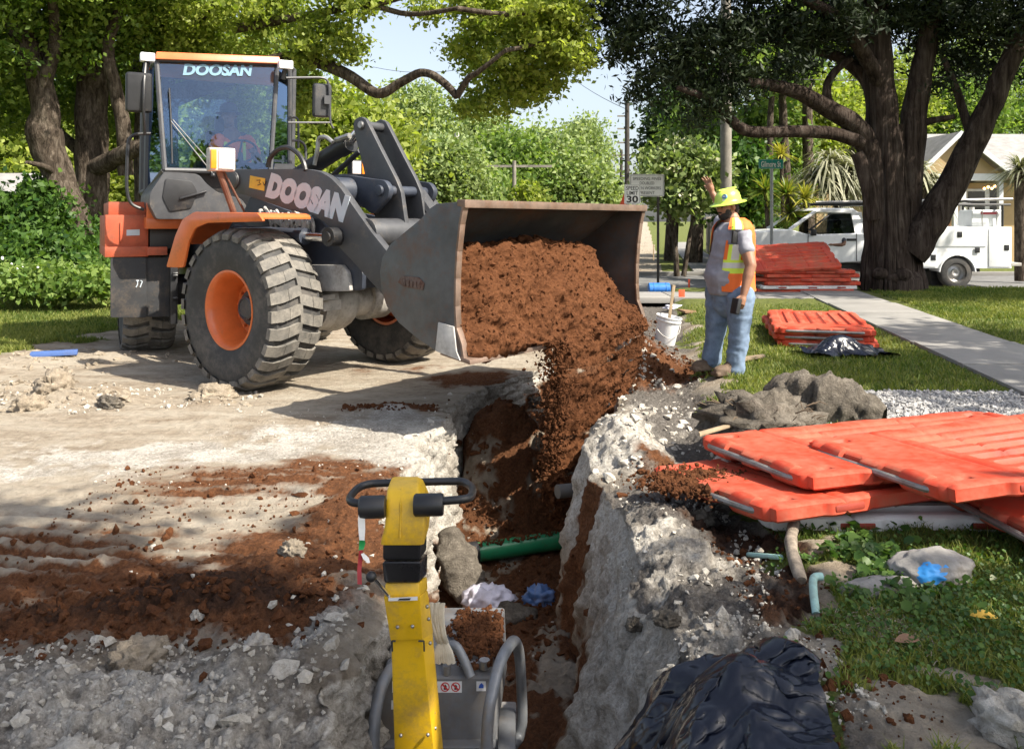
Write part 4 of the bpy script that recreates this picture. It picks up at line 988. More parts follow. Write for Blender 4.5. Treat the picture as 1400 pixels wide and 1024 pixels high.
cv, cf = clods(pp, np.exp(g.normal(-4.7, .4, n)), 12); o = link('dirt_on_pipe', npmesh('dirt_on_pipe', cv, cf, MT['soil'], False), gp); o['kind'] = 'stuff'
m = MB(); m.tube([P(762, 672, 6.1), P(800, 668, 6.2)], .05, 18); tag(m.build('pipe_end', mat('old_pipe', (.10, .095, .09), .8, dirt=.3), None, 40, .004), 'grey pipe end sticking out of the right trench wall', 'pipe')
def crumple(name, label, cat, c, r, m_, seed, n=40, amp=.35, rot=0.0, flat=.15):
    bm = bmesh.new(); bmesh.ops.create_icosphere(bm, subdivisions=4, radius=1); V_ = np.array([v.co for v in bm.verts]); F_ = np.array([[v.index for v in f.verts] for f in bm.faces]); bm.free()
    d = 1+amp*(1-np.abs(vn(V_[:, 0]*2.3+seed, V_[:, 1]*2.3, V_[:, 2]*2.3))*2)+amp*.6*(1-2*np.abs(vn(V_[:, 0]*5.1, V_[:, 1]*5.1+seed, V_[:, 2]*5.1)))+amp*.25*(1-2*np.abs(vn(V_[:, 0]*11, V_[:, 1]*11, V_[:, 2]*11+seed)))
    V_ = V_*d[:, None]*np.array(r); V_[:, 2] = np.maximum(V_[:, 2], -flat*r[2])
    o = link(name, npmesh(name, V_, F_, m_)); o.location = c; o.rotation_euler = (0, 0, rot); return tag(o, label, cat)
FILM = mat('pale_plastic_film', (.62, .60, .70), .28, var=.2, bumpv=.05, dirt=.2)
crumple('plastic_bag', 'crumpled pale lilac plastic bag on the trench floor', 'bag', on(668, 832, -.9, .03), (.13, .10, .09), FILM, 3.0)
lump('rock', 'grey brown rock beside the crumpled bag in the trench', 'rock', on(702, 842, -.9, .02), (.13, .10, .08), MT['clay'], 41, .3)
crumple('plastic_scrap', 'crushed piece of blue plastic half buried on the trench floor', 'scrap', on(738, 822, -.9, .03), (.085, .06, .075), mat('blue_plastic', (.10, .20, .44), .4, var=.2, dirt=.45), 9.0, flat=.4)
# slab of grey wall that has slumped beside the pipe end
clod_log('clay_slab', 'leaning dark grey slab of clay against the left trench wall by the pipe end', 'clay lump', tuple(P(612, 725, 5.9)), tuple(P(652, 850, 5.5)), .11, 17.0, MT['clay'])
# ------------------------------------------------------------------ PLASTIC BARRIER PANELS
BOR = mat('orange_barrier_plastic', (.52, .052, .022), .55, var=.2, scale=2.0, dirt=.55, dcol=(.34, .13, .08), dscale=2.4, bumpv=.04, spec=.3)
BWH = mat('white_barrier_plastic', (.66, .64, .62), .45, var=.08, dirt=.28, dcol=(.35, .32, .28))
ROD = mat('galvanised_rod', (.30, .29, .28), .5, .7, var=.25, dirt=.3)
BL, BWd, BT = 1.85, 1.05, .074
def barrier_mesh():
    nx, ny = 120, 72
    x = np.linspace(-BL/2, BL/2, nx)[:, None]*np.ones((1, ny)); y = np.linspace(-BWd/2, BWd/2, ny)[None, :]*np.ones((nx, 1))
    h = np.full_like(x, BT/2)
    inr = sst(0, .02, x+BL/2-.42)*sst(0, .02, BL/2-.12-x)*sst(0, .02, BWd/2-.05-np.abs(y))   # ribbed field
    ribs = np.clip(np.sin((y+BWd/2)*2*PI/.135)*3.6, -1, 1)
    h = h+inr*(-.013+.012*ribs)
    h = h-.010*np.exp(-((x+BL/2-.36)/.008)**2)                                             # seam
    for xx in (-.30, .32): h = h-.010*np.exp(-((x-xx)/.009)**2)*inr
    for xx, yy in ((-.80, -.42), (-.80, .42), (.84, .42), (.84, -.42)): h = h-.02*sst(.05, .03, np.maximum(np.abs(x-xx), np.abs(y-yy)*1.6))
    ed = np.minimum(BWd/2-np.abs(y), BL/2-np.abs(x)); h = h-.012*np.clip(1-ed/.018, 0, 1)**2
    hb = -h*.98
    # scalloped long edges and corner lugs
    sc_ = 1+0*x; yo = y+np.sign(y)*(np.abs(y) > BWd/2-.02)*(.0+.02*sst(.2, .6, np.sin(x*2*PI/.62+.8))); xo = x+np.sign(x)*(np.abs(x) > BL/2-.02)*(.03*sst(.3, .6, np.sin(y*2*PI/.40+PI/2)))
    top = np.stack([xo, yo, h], -1).reshape(-1, 3); bot = np.stack([xo, yo, hb], -1).reshape(-1, 3)
    ii = np.arange(nx*ny).reshape(nx, ny); N = nx*ny
    q = lambda I, f: np.stack([I[:-1, :-1], I[1:, :-1], I[1:, 1:], I[:-1, 1:]][::f], -1).reshape(-1, 4)
    rim = np.concatenate([ii[:, 0], ii[-1, 1:], ii[::-1, -1][1:], ii[0, ::-1][1:]]); a = rim[:-1]; b_ = rim[1:]
    F_ = np.concatenate([q(ii, 1), q(ii+N, -1), np.stack([a, a+N, b_+N, b_], -1)])
    me = npmesh('panel', np.concatenate([top, bot]), F_, BOR); me.set_sharp_from_angle(angle=R(40)); return me
PAN = barrier_mesh(); PANW = PAN.copy(); PANW.materials.clear(); PANW.materials.append(BWH)
m = MB(); m.tube(catmull([(-BL/2-.005, -.40, .0), (-BL/2-.03, -.36, .0), (-BL/2-.03, .0, .0), (-BL/2-.03, .36, 0), (-BL/2-.005, .40, 0)], 4), .016, 8); RODM = m.mesh('rod', ROD, 40)
m = MB()
for s in (-1, 1):
    for yy in (-.30, .30): m.tube([(s*(BL/2-.01), yy-.07, 0), (s*(BL/2-.01), yy+.07, 0)], .052, 14)
LUGS = []
m = MB(); m.tube([(0, -.08, 0), (0, .08, 0)], .05, 14); LUG = m.mesh('hinge_lug', BOR, 40, bevel=.01); LUGW = LUG.copy(); LUGW.materials.clear(); LUGW.materials.append(BWH)
m = MB(); m.cyl((0, -.004, 0), (0, .004, 0), .018, 14); HOLE = m.mesh('drain_hole', MT['black'], 40)
m = MB(); m.box((0, 0, 0), (.16, .05, .030)); SLOT = m.mesh('edge_slot', mat('slot_shadow_plastic', (.28, .035, .018), .6), 40, bevel=.008)
def barrier(label, loc, rz, rx=0.0, ry=0.0, white=False, group='plastic barrier panels'):
    o = thing('barrier_panel', label, 'barrier', loc, 0, group); o.rotation_euler = Euler((rx, ry, rz), 'XYZ')
    link('panel', PANW if white else PAN, o); link('rod', RODM, o)
    for s in (-1, 1):
        for yy in (-.30, .30): link('hinge_lug', LUGW if white else LUG, o, (s*(BL/2-.012), yy, 0))
    for xx in (-.55, .05, .62): link('edge_slot', SLOT, o, (xx, -BWd/2+.0, .0))
    if white: link('drain_hole', HOLE, o, (-.02, -BWd/2-.012, 0))
    return o
def place_corner(near, rz, ztop, rx=0.0, ry=0.0):      # position of the centre from the corner nearest the camera
    return tuple(Vector((near[0], near[1], ztop))-Euler((rx, ry, rz), 'XYZ').to_matrix() @ Vector((-BL/2, -BWd/2, BT/2)))
grp = 'barrier panels thrown in a pile on the near lawn'
barrier('orange barrier panel at the left end of the near pile with dirt on its corner', place_corner((1.13, 3.60), R(20), .325, R(-6), R(0)), R(20), R(-6), R(0), group=grp)
barrier('dirty white barrier panel under the orange ones at the front of the near pile', place_corner((1.18, 3.80), R(0), .215), R(0), R(0), 0, True, grp)
barrier('orange barrier panel sandwiched in the middle of the near pile', place_corner((1.36, 3.80), R(15), .40, R(-4), R(-1)), R(15), R(-4), R(-1), group=grp)
barrier('topmost orange barrier panel of the near pile', place_corner((1.80, 3.42), R(13), .468, R(-4), R(-3)), R(13), R(-4), R(-3), group=grp)
barrier('orange barrier panel lying low at the right end of the near pile', place_corner((2.16, 3.15), R(6), .29), R(6), 0, 0, group=grp)
grp = 'barrier panels stacked by the sidewalk behind the worker'
for k, lab in enumerate(('orange barrier panel at the bottom of the low stack beside the sidewalk', 'orange barrier panel in the middle of the low stack beside the sidewalk', 'topmost orange barrier panel of the low stack beside the sidewalk')):
    barrier(lab, (3.66+[.05, -.03, 0][k], 10.1+[0, .05, 0][k], .155+BT/2+k*BT*.98), R([74, 77, 75][k]), group=grp)
grp = 'barrier panels in the tall stack by the cedar'
zz = .13; names = ('lowest', 'second lowest', 'third from the bottom', 'fourth from the bottom', 'fifth from the bottom', 'sixth from the bottom')
for k in range(6):
    barrier('shaded %sbarrier panel, %s in the tall stack by the cedar' % ('white ' if k == 1 else 'orange ', names[k]), (5.78+[.0, .05, .12, -.05, .1, .02][k], 17.0, zz+BT/2+k*BT*1.02), R([-3, 1, 2, -4, 3, -1][k]), white=(k == 1), group=grp)
barrier('red orange barrier panel tilted up on top of the tall stack left of the cedar', (5.50, 16.9, zz+6*BT*1.02+.23), R(-2), R(26), R(-3), group=grp)
for x, y, z in ((1.0, 3.75, .33),): pass
g = np.random.default_rng(41); n = 2600; X1 = g.normal(.93, .13, n); Y1 = g.normal(4.2, .10, n); zz_ = np.array([surf(a_, b_) for a_, b_ in zip(X1, Y1)]); zz_ = np.maximum(zz_, .245)+.012*g.random(n)
cv, cf = clods(np.stack([X1, Y1, zz_], -1), np.exp(g.normal(-5.1, .5, n)), 14); tag(link('spilled_dirt', npmesh('spilled_dirt', cv, cf, MT['soil'], False)), 'red dirt spilled over the corner of the left barrier panel', None, None, 'stuff')
# ------------------------------------------------------------------ PEOPLE
SKIN = mat('tanned_skin', (.30, .15, .09), .5, var=.12, bumpv=.03)
SKIND = mat('dark_tan_skin', (.20, .10, .06), .5, var=.12, bumpv=.03)
HAIR = mat('black_hair', (.02, .016, .013), .7, var=.3, bumpv=.3)
SHIRT = mat('grey_cotton', (.28, .28, .32), .9, var=.12, scale=9, bumpv=.1, bscale=90)
JEANS = mat('faded_blue_jeans', (.17, .235, .34), .9, var=.25, scale=10, bumpv=.15, bscale=120, dirt=.15, dcol=(.30, .26, .22))
BOOT = mat('brown_work_boots', (.13, .085, .055), .8, var=.3, dirt=.3, dcol=(.3, .24, .18))
VEST = mat('hi_vis_orange', (.85, .17, .03), .75, var=.1, bumpv=.08, bscale=90)
LIME = mat('hi_vis_lime', (.62, .80, .08), .7, var=.08, bumpv=.05)
SILV = mat('reflective_silver', (.58, .60, .58), .4, .2, var=.1, bumpv=.03)
def fuse(mb, name, mats, voxel, parent, sm=6, wr=0.0, wf=9.0, fac=.5):
    """weld overlapping shapes into one continuous skin"""
    me = bpy.data.meshes.new(name); me.from_pydata([tuple(v) for v in mb.v], [], mb.f)
    bm = bmesh.new(); bm.from_mesh(me); bmesh.ops.recalc_face_normals(bm, faces=bm.faces); bm.to_mesh(me); bm.free()
    o = link(name, me, parent); md = o.modifiers.new('r', 'REMESH'); md.mode = 'VOXEL'; md.voxel_size = voxel; md.use_smooth_shade = True
    s_ = o.modifiers.new('s', 'SMOOTH'); s_.factor = fac; s_.iterations = sm
    bake(o); me = o.data; me.materials.clear()
    for q in (mats if isinstance(mats, list) else [mats]): me.materials.append(q)
    if wr:
        n = len(me.vertices); co = np.empty(n*3, np.float32); me.vertices.foreach_get('co', co); co = co.reshape(-1, 3)
        no = np.empty(n*3, np.float32); me.vertices.foreach_get('normal', no); no = no.reshape(-1, 3)
        co = co+no*(wr*ridged(co[:, 0], co[:, 1], co[:, 2]*1.5, wf, 3, .5, 5.0))[:, None]
        me.vertices.foreach_set('co', co.ravel()); me.update()
    me.shade_smooth(); return o
def limb(mb, pts, r, seg=14):
    p = catmull(pts, 4); n = len(p); rr = np.interp(np.linspace(0, len(r)-1, n), range(len(r)), r)
    mb.tube(p, list(rr), seg); mb.ball(p[0], rr[0], 12, 8); mb.ball(p[-1], rr[-1], 12, 8)
def hand(mb, w_, d, pn, th, L=.18, curl=.5, spread=.10):
    """wrist point, finger direction, palm normal, thumb side; five bent fingers rooted in a palm"""
    d = d.normalized(); th = (th-d*th.dot(d)).normalized(); pn = d.cross(th) if pn is None else pn
    pc = w_+d*.055
    mb.ball(pc, .036, 10, 8); mb.tube([w_, w_+d*.04, w_+d*.095], [.026, .036, .034], 10)
    for k in (-1.5, -.5, .5, 1.5): mb.ball(w_+d*.085+th*k*.019, .0135, 8, 6)
    for k, ln in ((1.5, .068), (.5, .078), (-.5, .072), (-1.5, .056)):
        p = w_+d*.085+th*k*.019; dd = (d+th*k*spread).normalized(); pts = [p]
        for j, s in enumerate((.45, .32, .23)):
            a = curl*(j+.5)*.75; dj = (dd*math.cos(a)+pn*math.sin(a)); p = p+dj*ln*s*1.05; pts.append(p)
        mb.tube(pts, [.0105, .0098, .0088, .0072], 8); mb.ball(pts[-1], .0074, 8, 6)
    p = w_+d*.025+th*.028; pts = [p, p+(d*.7+th*.75).normalized()*.034, p+(d*.7+th*.75).normalized()*.034+(d*.95+th*.3+pn*.3*curl).normalized()*.034]
    mb.tube(pts, [.014, .0115, .0085], 8); mb.ball(pts[-1], .0086, 8, 6)
def head(mb, c, fw, up, s=1.0):
    """head with brow, nose, lips, chin, ears; fw = facing direction"""
    fw = fw.normalized(); up = up.normalized(); sd_ = up.cross(fw).normalized()
    def B(a, u, b, r): mb.ball(c+(fw*a+up*u+sd_*b)*s, tuple(x*s for x in r) if hasattr(r, '__len__') else r*s, 14, 10, rot)
    rot = Matrix((fw, sd_, up)).transposed().to_euler()
    B(-.012, .03, 0, (.098, .077, .098)); B(.02, -.03, 0, (.078, .066, .088)); B(.035, -.085, 0, (.055, .05, .038)); B(.062, -.098, 0, (.025, .024, .02))
    B(.078, .022, 0, (.02, .05, .014)); B(.095, -.012, 0, (.014, .011, .03)); B(.104, -.025, 0, (.016, .015, .013)); B(.094, -.028, .012, .009); B(.094, -.028, -.012, .009)
    B(.086, -.056, 0, (.012, .026, .007)); B(.083, -.068, 0, (.013, .023, .008)); B(.06, -.012, .035, (.03, .02, .018)); B(.06, -.012, -.035, (.03, .02, .018))
    for q in (-1, 1): B(-.012, -.012, q*.080, (.020, .010, .034))
    mb.tube([c+(fw*-.03-up*.05)*s, c+(fw*-.045-up*.16)*s], [.058*s, .062*s], 14)
# --- the worker who watches the bucket
WY = 7.76
wx0 = 1.955; gz = surf(wx0, WY)
WK = thing('person', 'construction worker in lime hard hat and orange safety vest raising one hand beside the trench', 'person', (wx0, WY, gz))
T0 = Vector((wx0, WY, gz))
def w(px, py, dy=0.0):
    Y = WY+dy; q = P(px, py, WY)-T0; return Vector((q.x, dy, q.z))
ff = Vector((-.90, -.38, -.18)); upv = Vector((-.10, -.03, 1))
hc = w(995, 282, .02)
b = MB(); head(b, hc, ff, upv, 1.0)
sh_n, sh_f = w(1009, 322, -.17), w(993, 318, .20)                    # near (left) and far (right) shoulder
limb(b, [w(1002, 300, .02), w(1003, 330, .02), w(1000, 365, .02), w(997, 398, .02)], [.07, .13, .14, .13], 18)
el_n, wr_n = w(1015, 361, -.27), w(1004, 399, -.31)
limb(b, [sh_n, el_n], [.066, .052]); limb(b, [el_n, el_n.lerp(wr_n, .35), wr_n], [.05, .049, .030])
el_f = w(1006, 291, .42); wr_f = w(988, 261, .42)
limb(b, [sh_f, el_f], [.064, .050]); limb(b, [el_f, el_f.lerp(wr_f, .35), wr_f], [.048, .045, .028])
hand(b, wr_n, (w(998, 419, -.32)-wr_n), Vector((-.3, .95, 0)), Vector((-1, -.25, -.1)), curl=.75)
hand(b, wr_f, Vector((-.34, -.05, 1)), Vector((-.9, -.3, .1)), Vector((-.6, .7, .25)), curl=.28, spread=.22)
hipn, hipf = w(1006, 405, -.10), w(988, 405, .12)
kn_n, kn_f = w(1006, 452, -.11), w(984, 450, .13); an_n, an_f = w(1000, 503, -.10), w(979, 495, .16)
limb(b, [hipn, kn_n, an_n], [.10, .065, .045]); limb(b, [hipf, kn_f, an_f], [.10, .065, .045])
fuse(b, 'body', SKIN, .0065, WK, 4)
c = MB()                                                           # eyes and beard follow the face
rot = Matrix((ff.normalized(), upv.cross(ff).normalized(), upv.normalized())).transposed()
def hp(a, u, s): return hc+rot @ Vector((a, s, u))
c.ball(hp(.045, -.078, 0), (.05, .058, .045), 14, 10, rot.to_euler()); c.ball(hp(.088, -.045, 0), (.010, .03, .008), 10, 6, rot.to_euler())
for q in (-1, 1): c.ball(hp(.03, -.055, q*.05), (.035, .016, .05), 10, 8, rot.to_euler())
fuse(c, 'beard', HAIR, .006, WK, 2, .003, 60)
c = MB(); c.ball(hp(-.03, .02, 0), (.085, .079, .075), 14, 10, rot.to_euler()); c.ball(hp(-.06, -.035, 0), (.05, .068, .06), 14, 10, rot.to_euler())
fuse(c, 'hair', HAIR, .007, WK, 2, .003, 60)
for q in (-1, 1):
    c = MB(); c.ball(hp(.082, .002, q*.031), .0105, 10, 8); c.build('eye', mat('eye', (.05, .04, .035), .2, bumpv=0), WK)
# jeans
c = MB()
limb(c, [w(997, 392, .02), w(998, 410, .02)], [.165, .16], 20)
limb(c, [hipn+Vector((0, 0, .0)), kn_n, kn_n.lerp(an_n, .6), an_n+Vector((0, 0, .0))], [.138, .094, .086, .090]); limb(c, [hipf, kn_f, kn_f.lerp(an_f, .6), an_f], [.135, .094, .086, .090])
fuse(c, 'jeans', JEANS, .012, WK, 4, .009, 5.0)
# grey T-shirt with belly
c = MB()
tor = [(1002, 306, .09), (1001, 318, .155), (1000, 338, .172), (998, 358, .188), (994, 376, .200), (995, 390, .195), (997, 402, .185)]
rings = []
for px, py, r in tor:
    p = w(px, py, .02); rings.append([p+Vector((math.cos(q)*r*.98, math.sin(q)*r*(1.18 if py < 345 else 1.0), 0)) for q in np.linspace(0, 2*PI, 28, endpoint=False)])
c.loft(rings)
limb(c, [w(1006, 316, -.12), sh_n, sh_n.lerp(el_n, .44)], [.074, .078, .068]); limb(c, [w(996, 316, .14), sh_f, sh_f.lerp(el_f, .5)], [.08, .085, .078])
fuse(c, 'shirt', SHIRT, .012, WK, 4, .008, 6)
# vest: open in front, orange with lime and silver bands
rg = [(1004, 298, .095, .12), (1004, 303, .145, .205), (1003.5, 311, .180, .255), (1003, 322, .194, .262), (1002, 335, .200, .245), (1001, 352, .205, .222), (1000, 370, .212, .215), (1000, 386, .216, .216), (1001, 397, .218, .218)]
na, nh = 64, 40; fa = math.atan2(ff.y, ff.x); Vv, Fv, Mv = [], [], []
def ringat(t_):
    k = t_*(len(rg)-1); i = min(int(k), len(rg)-2); f = k-i; a, b_ = rg[i], rg[i+1]; return [lerp(a[j], b_[j], f) for j in range(4)]
for lay in (0, 1):
    for i in range(nh):
        px, py, rx, ry = ringat(i/(nh-1)); cc = w(px, py, .02); t_ = i/(nh-1)
        gap = lerp(.60, .50, t_)
        for j in range(na):
            q = fa+gap+(2*PI-2*gap)*j/(na-1); k = 1-(.05 if lay else 0)
            wob = 1+.018*math.sin(q*5+t_*4)+.012*math.sin(q*11+t_*9)
            Vv.append(tuple(cc+Vector((math.cos(q)*rx*k*wob, math.sin(q)*ry*k*wob, 0))))
def isin(lo, hi, v): return lo < v < hi
for i in range(nh-1):
    for j in range(na-1):
        t_ = (i+.5)/(nh-1); _, py, _, _ = ringat(t_); q = (j+.5)/(na-1); mi = 0
        px, py, _, _ = ringat(t_)
        # arm holes
        ang = fa+lerp(.60, .50, t_)+(2*PI-2*lerp(.60, .50, t_))*q; sn = math.sin(ang)
        if py < 333 and py > 314 and abs(sn) > .84: continue
        if isin(354, 372, py): mi = 2 if isin(359, 367, py) else 1
        elif q < .15 or q > .85 or isin(.36, .64, q) and py < 354:
            u = q if q < .15 else (1-q if q > .85 else 0)
            if py < 354 and (isin(.03, .15, u)): mi = 2 if isin(.06, .12, u) else 1
        elif py > 372: mi = 0
        a = i*na+j; Fv.append((a, a+1, a+na+1, a+na)); Mv.append(mi); o_ = nh*na; Fv.append((o_+a, o_+a+na, o_+a+na+1, o_+a+1)); Mv.append(mi)
me = bpy.data.meshes.new('vest'); me.from_pydata(Vv, [], Fv)
for q in (VEST, LIME, SILV): me.materials.append(q)
me.polygons.foreach_set('material_index', Mv); me.shade_smooth(); link('safety_vest', me, WK)
c = MB(); c.tube(catmull([w(1003, 302, -.10), w(1005, 308, -.16), w(1004, 318, -.20)], 4), [.016]*9, 8); c.box(w(996, 324, -.21), (.045, .03, .11), (0, .1, .2)); c.tube([w(994, 316, -.21), w(994, 306, -.21)], .004, 5)
c.build('shoulder_radio', MT['black'], WK, 35, .004)
# boots
for an, dx in ((an_n, 0), (an_f, 0)):
    c = MB(); fd = Vector((-.93, -.37, 0)); ba = Vector((an.x, an.y, 0)); ru = Matrix((fd, Vector((0, 0, 1)).cross(fd), Vector((0, 0, 1)))).transposed().to_euler()
    c.ball(ba+fd*.02+Vector((0, 0, .06)), (.095, .058, .065), 14, 10, ru); c.ball(ba+fd*.12+Vector((0, 0, .04)), (.10, .055, .05), 14, 10, ru); limb(c, [ba+Vector((0, 0, .06)), ba+Vector((0, 0, .16))], [.058, .06])
    c.box(ba+fd*.075+Vector((0, 0, .012)), (.29, .105, .03), (0, 0, math.atan2(fd.y, fd.x))); fuse(c, 'boot', BOOT, .008, WK, 3, .003, 20)
# hard hat with full brim
HM = mat('lime_hard_hat', (.50, .70, .09), .35, var=.05, dirt=.12, coat=.3)
c = MB(); Th = Matrix.Translation(hp(-.012, .045, 0)) @ rot.to_4x4()
prof = [(.0, .108), (.03, .107), (.06, .099), (.085, .083), (.102, .058), (.110, .025), (.113, .0), (.120, -.006), (.150, -.016), (.158, -.021), (.157, -.025), (.148, -.021), (.115, -.010), (.106, .0)]
c.lathe(prof, Th @ Matrix.Diagonal((1.14, .98, 1.08, 1)), 48); c.box(Th @ Vector((0, 0, .113)), (.20, .03, .014), rot.to_euler())
hh_ = c.build('hard_hat', HM, WK, 50)
c = MB(); nv = Vector((-.75, -.62, .22)).normalized(); pc = Th @ Vector((.085, .072, .052)); 
Tn = Matrix.Translation(pc) @ nv.to_track_quat('Z', 'Y').to_matrix().to_4x4()
c.lathe([(0, .012), (.022, .010), (.023, -.01)], Tn, 20); s1 = c.build('round_sticker', mat('blue_white_sticker', (.10, .22, .45), .5), hh_)
c = MB(); c.add([(-.014, -.006, .0128), (.014, -.006, .0128), (.014, .004, .0128), (-.014, .004, .0128)], [(0, 1, 2, 3)], Tn); c.add([(-.018, -.04, .004), (.016, -.04, .004), (.014, -.026, .009), (-.016, -.026, .009)], [(0, 1, 2, 3)], Tn)
c.build('sticker_print', MT['white'], hh_, 0)
c = MB(); c.box(w(992.5, 413.5, -.345)+T0, (.045, .085, .14), (.0, .25, .5)); tag(c.build('phone', MT['black'], None, 35, .012, 3), 'black handheld phone in the left hand of the standing worker', 'phone')
# --- the operator behind the windscreen
OP = thing('person', 'seated loader operator in orange safety vest behind the tinted windscreen', 'person', tuple(RF.M @ Vector((.25, 0, 1.95))), RYAW)
b = MB(); head(b, Vector((.16, -.06, .92)), Vector((.9, -.25, -.1)), Vector((0, 0, 1)))
limb(b, [(.08, 0, .15), (.08, 0, .45), (.10, -.02, .68)], [.13, .14, .11], 16); limb(b, [(.1, -.03, .70), (.13, -.05, .82)], [.06, .055])
for s in (-1, 1):
    sh = Vector((.10, s*.19, .60)); el = Vector((.30, s*.27, .35)); wr = Vector((.55, s*.17, .46)); limb(b, [sh, el], [.065, .05]); limb(b, [el, wr], [.048, .03]); hand(b, wr, Vector((.8, -s*.3, .1)), Vector((0, 0, -1)), Vector((0, -s, .2)), curl=.9)
    limb(b, [(.10, s*.10, .12), (.52, s*.13, .14), (.58, s*.13, -.1)], [.09, .075, .05])
fuse(b, 'body', SKIND, .009, OP, 4)
c = MB(); rings = []
for z, rx, ry in ((.02, .15, .19), (.2, .16, .2), (.42, .16, .22), (.58, .13, .24), (.68, .09, .13)): rings.append([Vector((.085+math.cos(q)*rx, math.sin(q)*ry, z)) for q in np.linspace(0, 2*PI, 24, endpoint=False)])
c.loft(rings)
for s in (-1, 1): limb(c, [(.10, s*.17, .61), (.19, s*.23, .48)], [.085, .078])
fuse(c, 'safety_vest', VEST, .012, OP, 3, .006, 8)
c = MB()
for s in (-1, 1): c.box((.235, s*.11, .36), (.03, .04, .46), (0, -.05, 0))
c.build('reflective_stripes', LIME, OP, 35, .01)['kind'] = 'stuff'
c = MB()
for s in (-1, 1): limb(c, [(.10, s*.10, .10), (.50, s*.13, .13), (.57, s*.13, -.1)], [.10, .085, .07])
fuse(c, 'trousers', MT['navy'], .014, OP, 3)
c = MB(); c.lathe(prof, Matrix.Translation((.15, -.06, .965)) @ Matrix.Diagonal((1.12, .98, 1.05, 1)), 32); c.build('cap', MT['navy'], OP, 50)
# ------------------------------------------------------------------ THE PLATE COMPACTOR IN THE FOREGROUND
YEL = mat('yellow_paint', (.72, .43, .012), .38, var=.08, dirt=.36, dcol=(.30, .19, .07), dscale=7, coat=.1)
GREY = mat('grey_machine_paint', (.15, .155, .165), .5, .1, var=.25, dirt=.5, dcol=(.17, .14, .11), dscale=5)
TUBE = mat('grey_painted_tube', (.19, .20, .215), .42, .25, var=.25, dirt=.42, dcol=(.2, .17, .14))
PC = thing('plate_compactor', 'yellow and grey vibrating plate compactor standing in the near end of the trench', 'plate compactor', (-.28, 3.1, -.62))
def q_(v): return Vector(v)-Vector((-.28, 3.1, -.62))
def p_(px, py, Y): return q_(P(px, py, Y))
class LB(MB): pass
def wb(): return MB(Matrix.Translation((.28, -3.1, .62)))
# guard frame: two bent tubes
for side, pts in (('right', [(664, 1060, 2.84), (667, 985, 2.87), (672, 952, 2.90), (683, 908, 2.98), (695, 884, 3.08), (704, 877, 3.18), (710, 895, 3.30), (713, 940, 3.36), (714, 985, 3.36), (709, 1008, 3.34), (700, 1020, 3.28)]),
                  ('left', [(510, 1060, 2.84), (511, 1000, 2.86), (515, 965, 2.90), (523, 935, 2.96), (534, 915, 3.05), (548, 905, 3.15), (556, 920, 3.3), (558, 960, 3.36)])):
    m = wb(); m.tube(catmull([P(*a) for a in pts], 5), .021, 14); m.build('guard_tube', TUBE, PC, 45)
# engine cover and deck
m = wb(); zt = -.075
m.hexa([(-.475, 3.0, -.34), (-.06, 3.0, -.34), (-.02, 3.55, -.34), (-.47, 3.55, -.34)], [(-.468, 3.02, zt-.012), (-.066, 3.02, zt-.012), (-.03, 3.50, zt+.02), (-.46, 3.50, zt+.02)])
dk = m.build('engine_cover', GREY, PC, 30, .014, 3)
m = wb(); m.hexa([(-.45, 2.97, -.46), (-.08, 2.97, -.46), (-.08, 3.2, -.46), (-.45, 3.2, -.46)], [(-.46, 2.96, -.30), (-.06, 2.96, -.30), (-.06, 3.2, -.30), (-.46, 3.2, -.30)])
m.build('lower_cover', GREY, PC, 30, .012, 3)
m = wb(); m.prism([(-.36, -.44), (-.20, -.44), (-.19, -.365), (-.37, -.365)], 'y', 2.95, 2.963); m.build('intake_slot', MT['black'], PC, 30)
m = wb(); m.hexa([(-.52, 2.85, -.66), (.02, 2.85, -.66), (.02, 3.65, -.66), (-.52, 3.65, -.66)], [(-.52, 2.80, -.60), (.02, 2.80, -.60), (.02, 3.70, -.56), (-.52, 3.70, -.56)])
m.box((-.25, 3.25, -.55), (.36, .5, .18)); m.build('base_plate', GREY, PC, 30, .01)
for cx_, w_ in ((-.02, .07), (-.50, .07)):
    m = wb(); m.box((cx_, 3.25, -.49), (w_, .3, .16)); m.build('side_weight', GREY, PC, 30, .015)
m = wb(); m.tube(catmull([P(603, 905, 3.12), P(618, 882, 3.05), P(630, 893, 3.03), P(644, 925, 3.0)], 5), .017, 12); m.build('deck_tube', TUBE, PC, 45)
m = wb(); m.cyl((-.235, 3.04, zt-.012), (-.235, 3.04, zt+.022), .016, 10); m.cyl((-.10, 3.06, zt), (-.10, 3.06, zt+.03), .02, 8); m.box((-.15, 3.07, zt+.005), (.06, .03, .012), (0, 0, .4)); m.build('deck_bolts', MT['steel'], PC, 30)['kind'] = 'stuff'
g = np.random.default_rng(51); n = 4200; X1 = g.uniform(-.42, -.04, n); Y1 = g.uniform(3.03, 3.49, n); ok_ = ((X1+.125)/.10)**2+((Y1-3.29)/.19)**2+.5*g.standard_normal(n)+.6*fbm(X1, Y1, 0, 9, 3) < .95
pp = np.stack([X1, Y1, zt+.012+.012*g.random(n)], -1)[ok_]-np.array([-.28, 3.1, -.62]); cv, cf = clods(pp, np.exp(g.normal(-4.95, .45, len(pp))), 52); o = link('dirt_on_deck', npmesh('dirt_on_deck', cv, cf, MT['soil'], False), PC); o['kind'] = 'stuff'
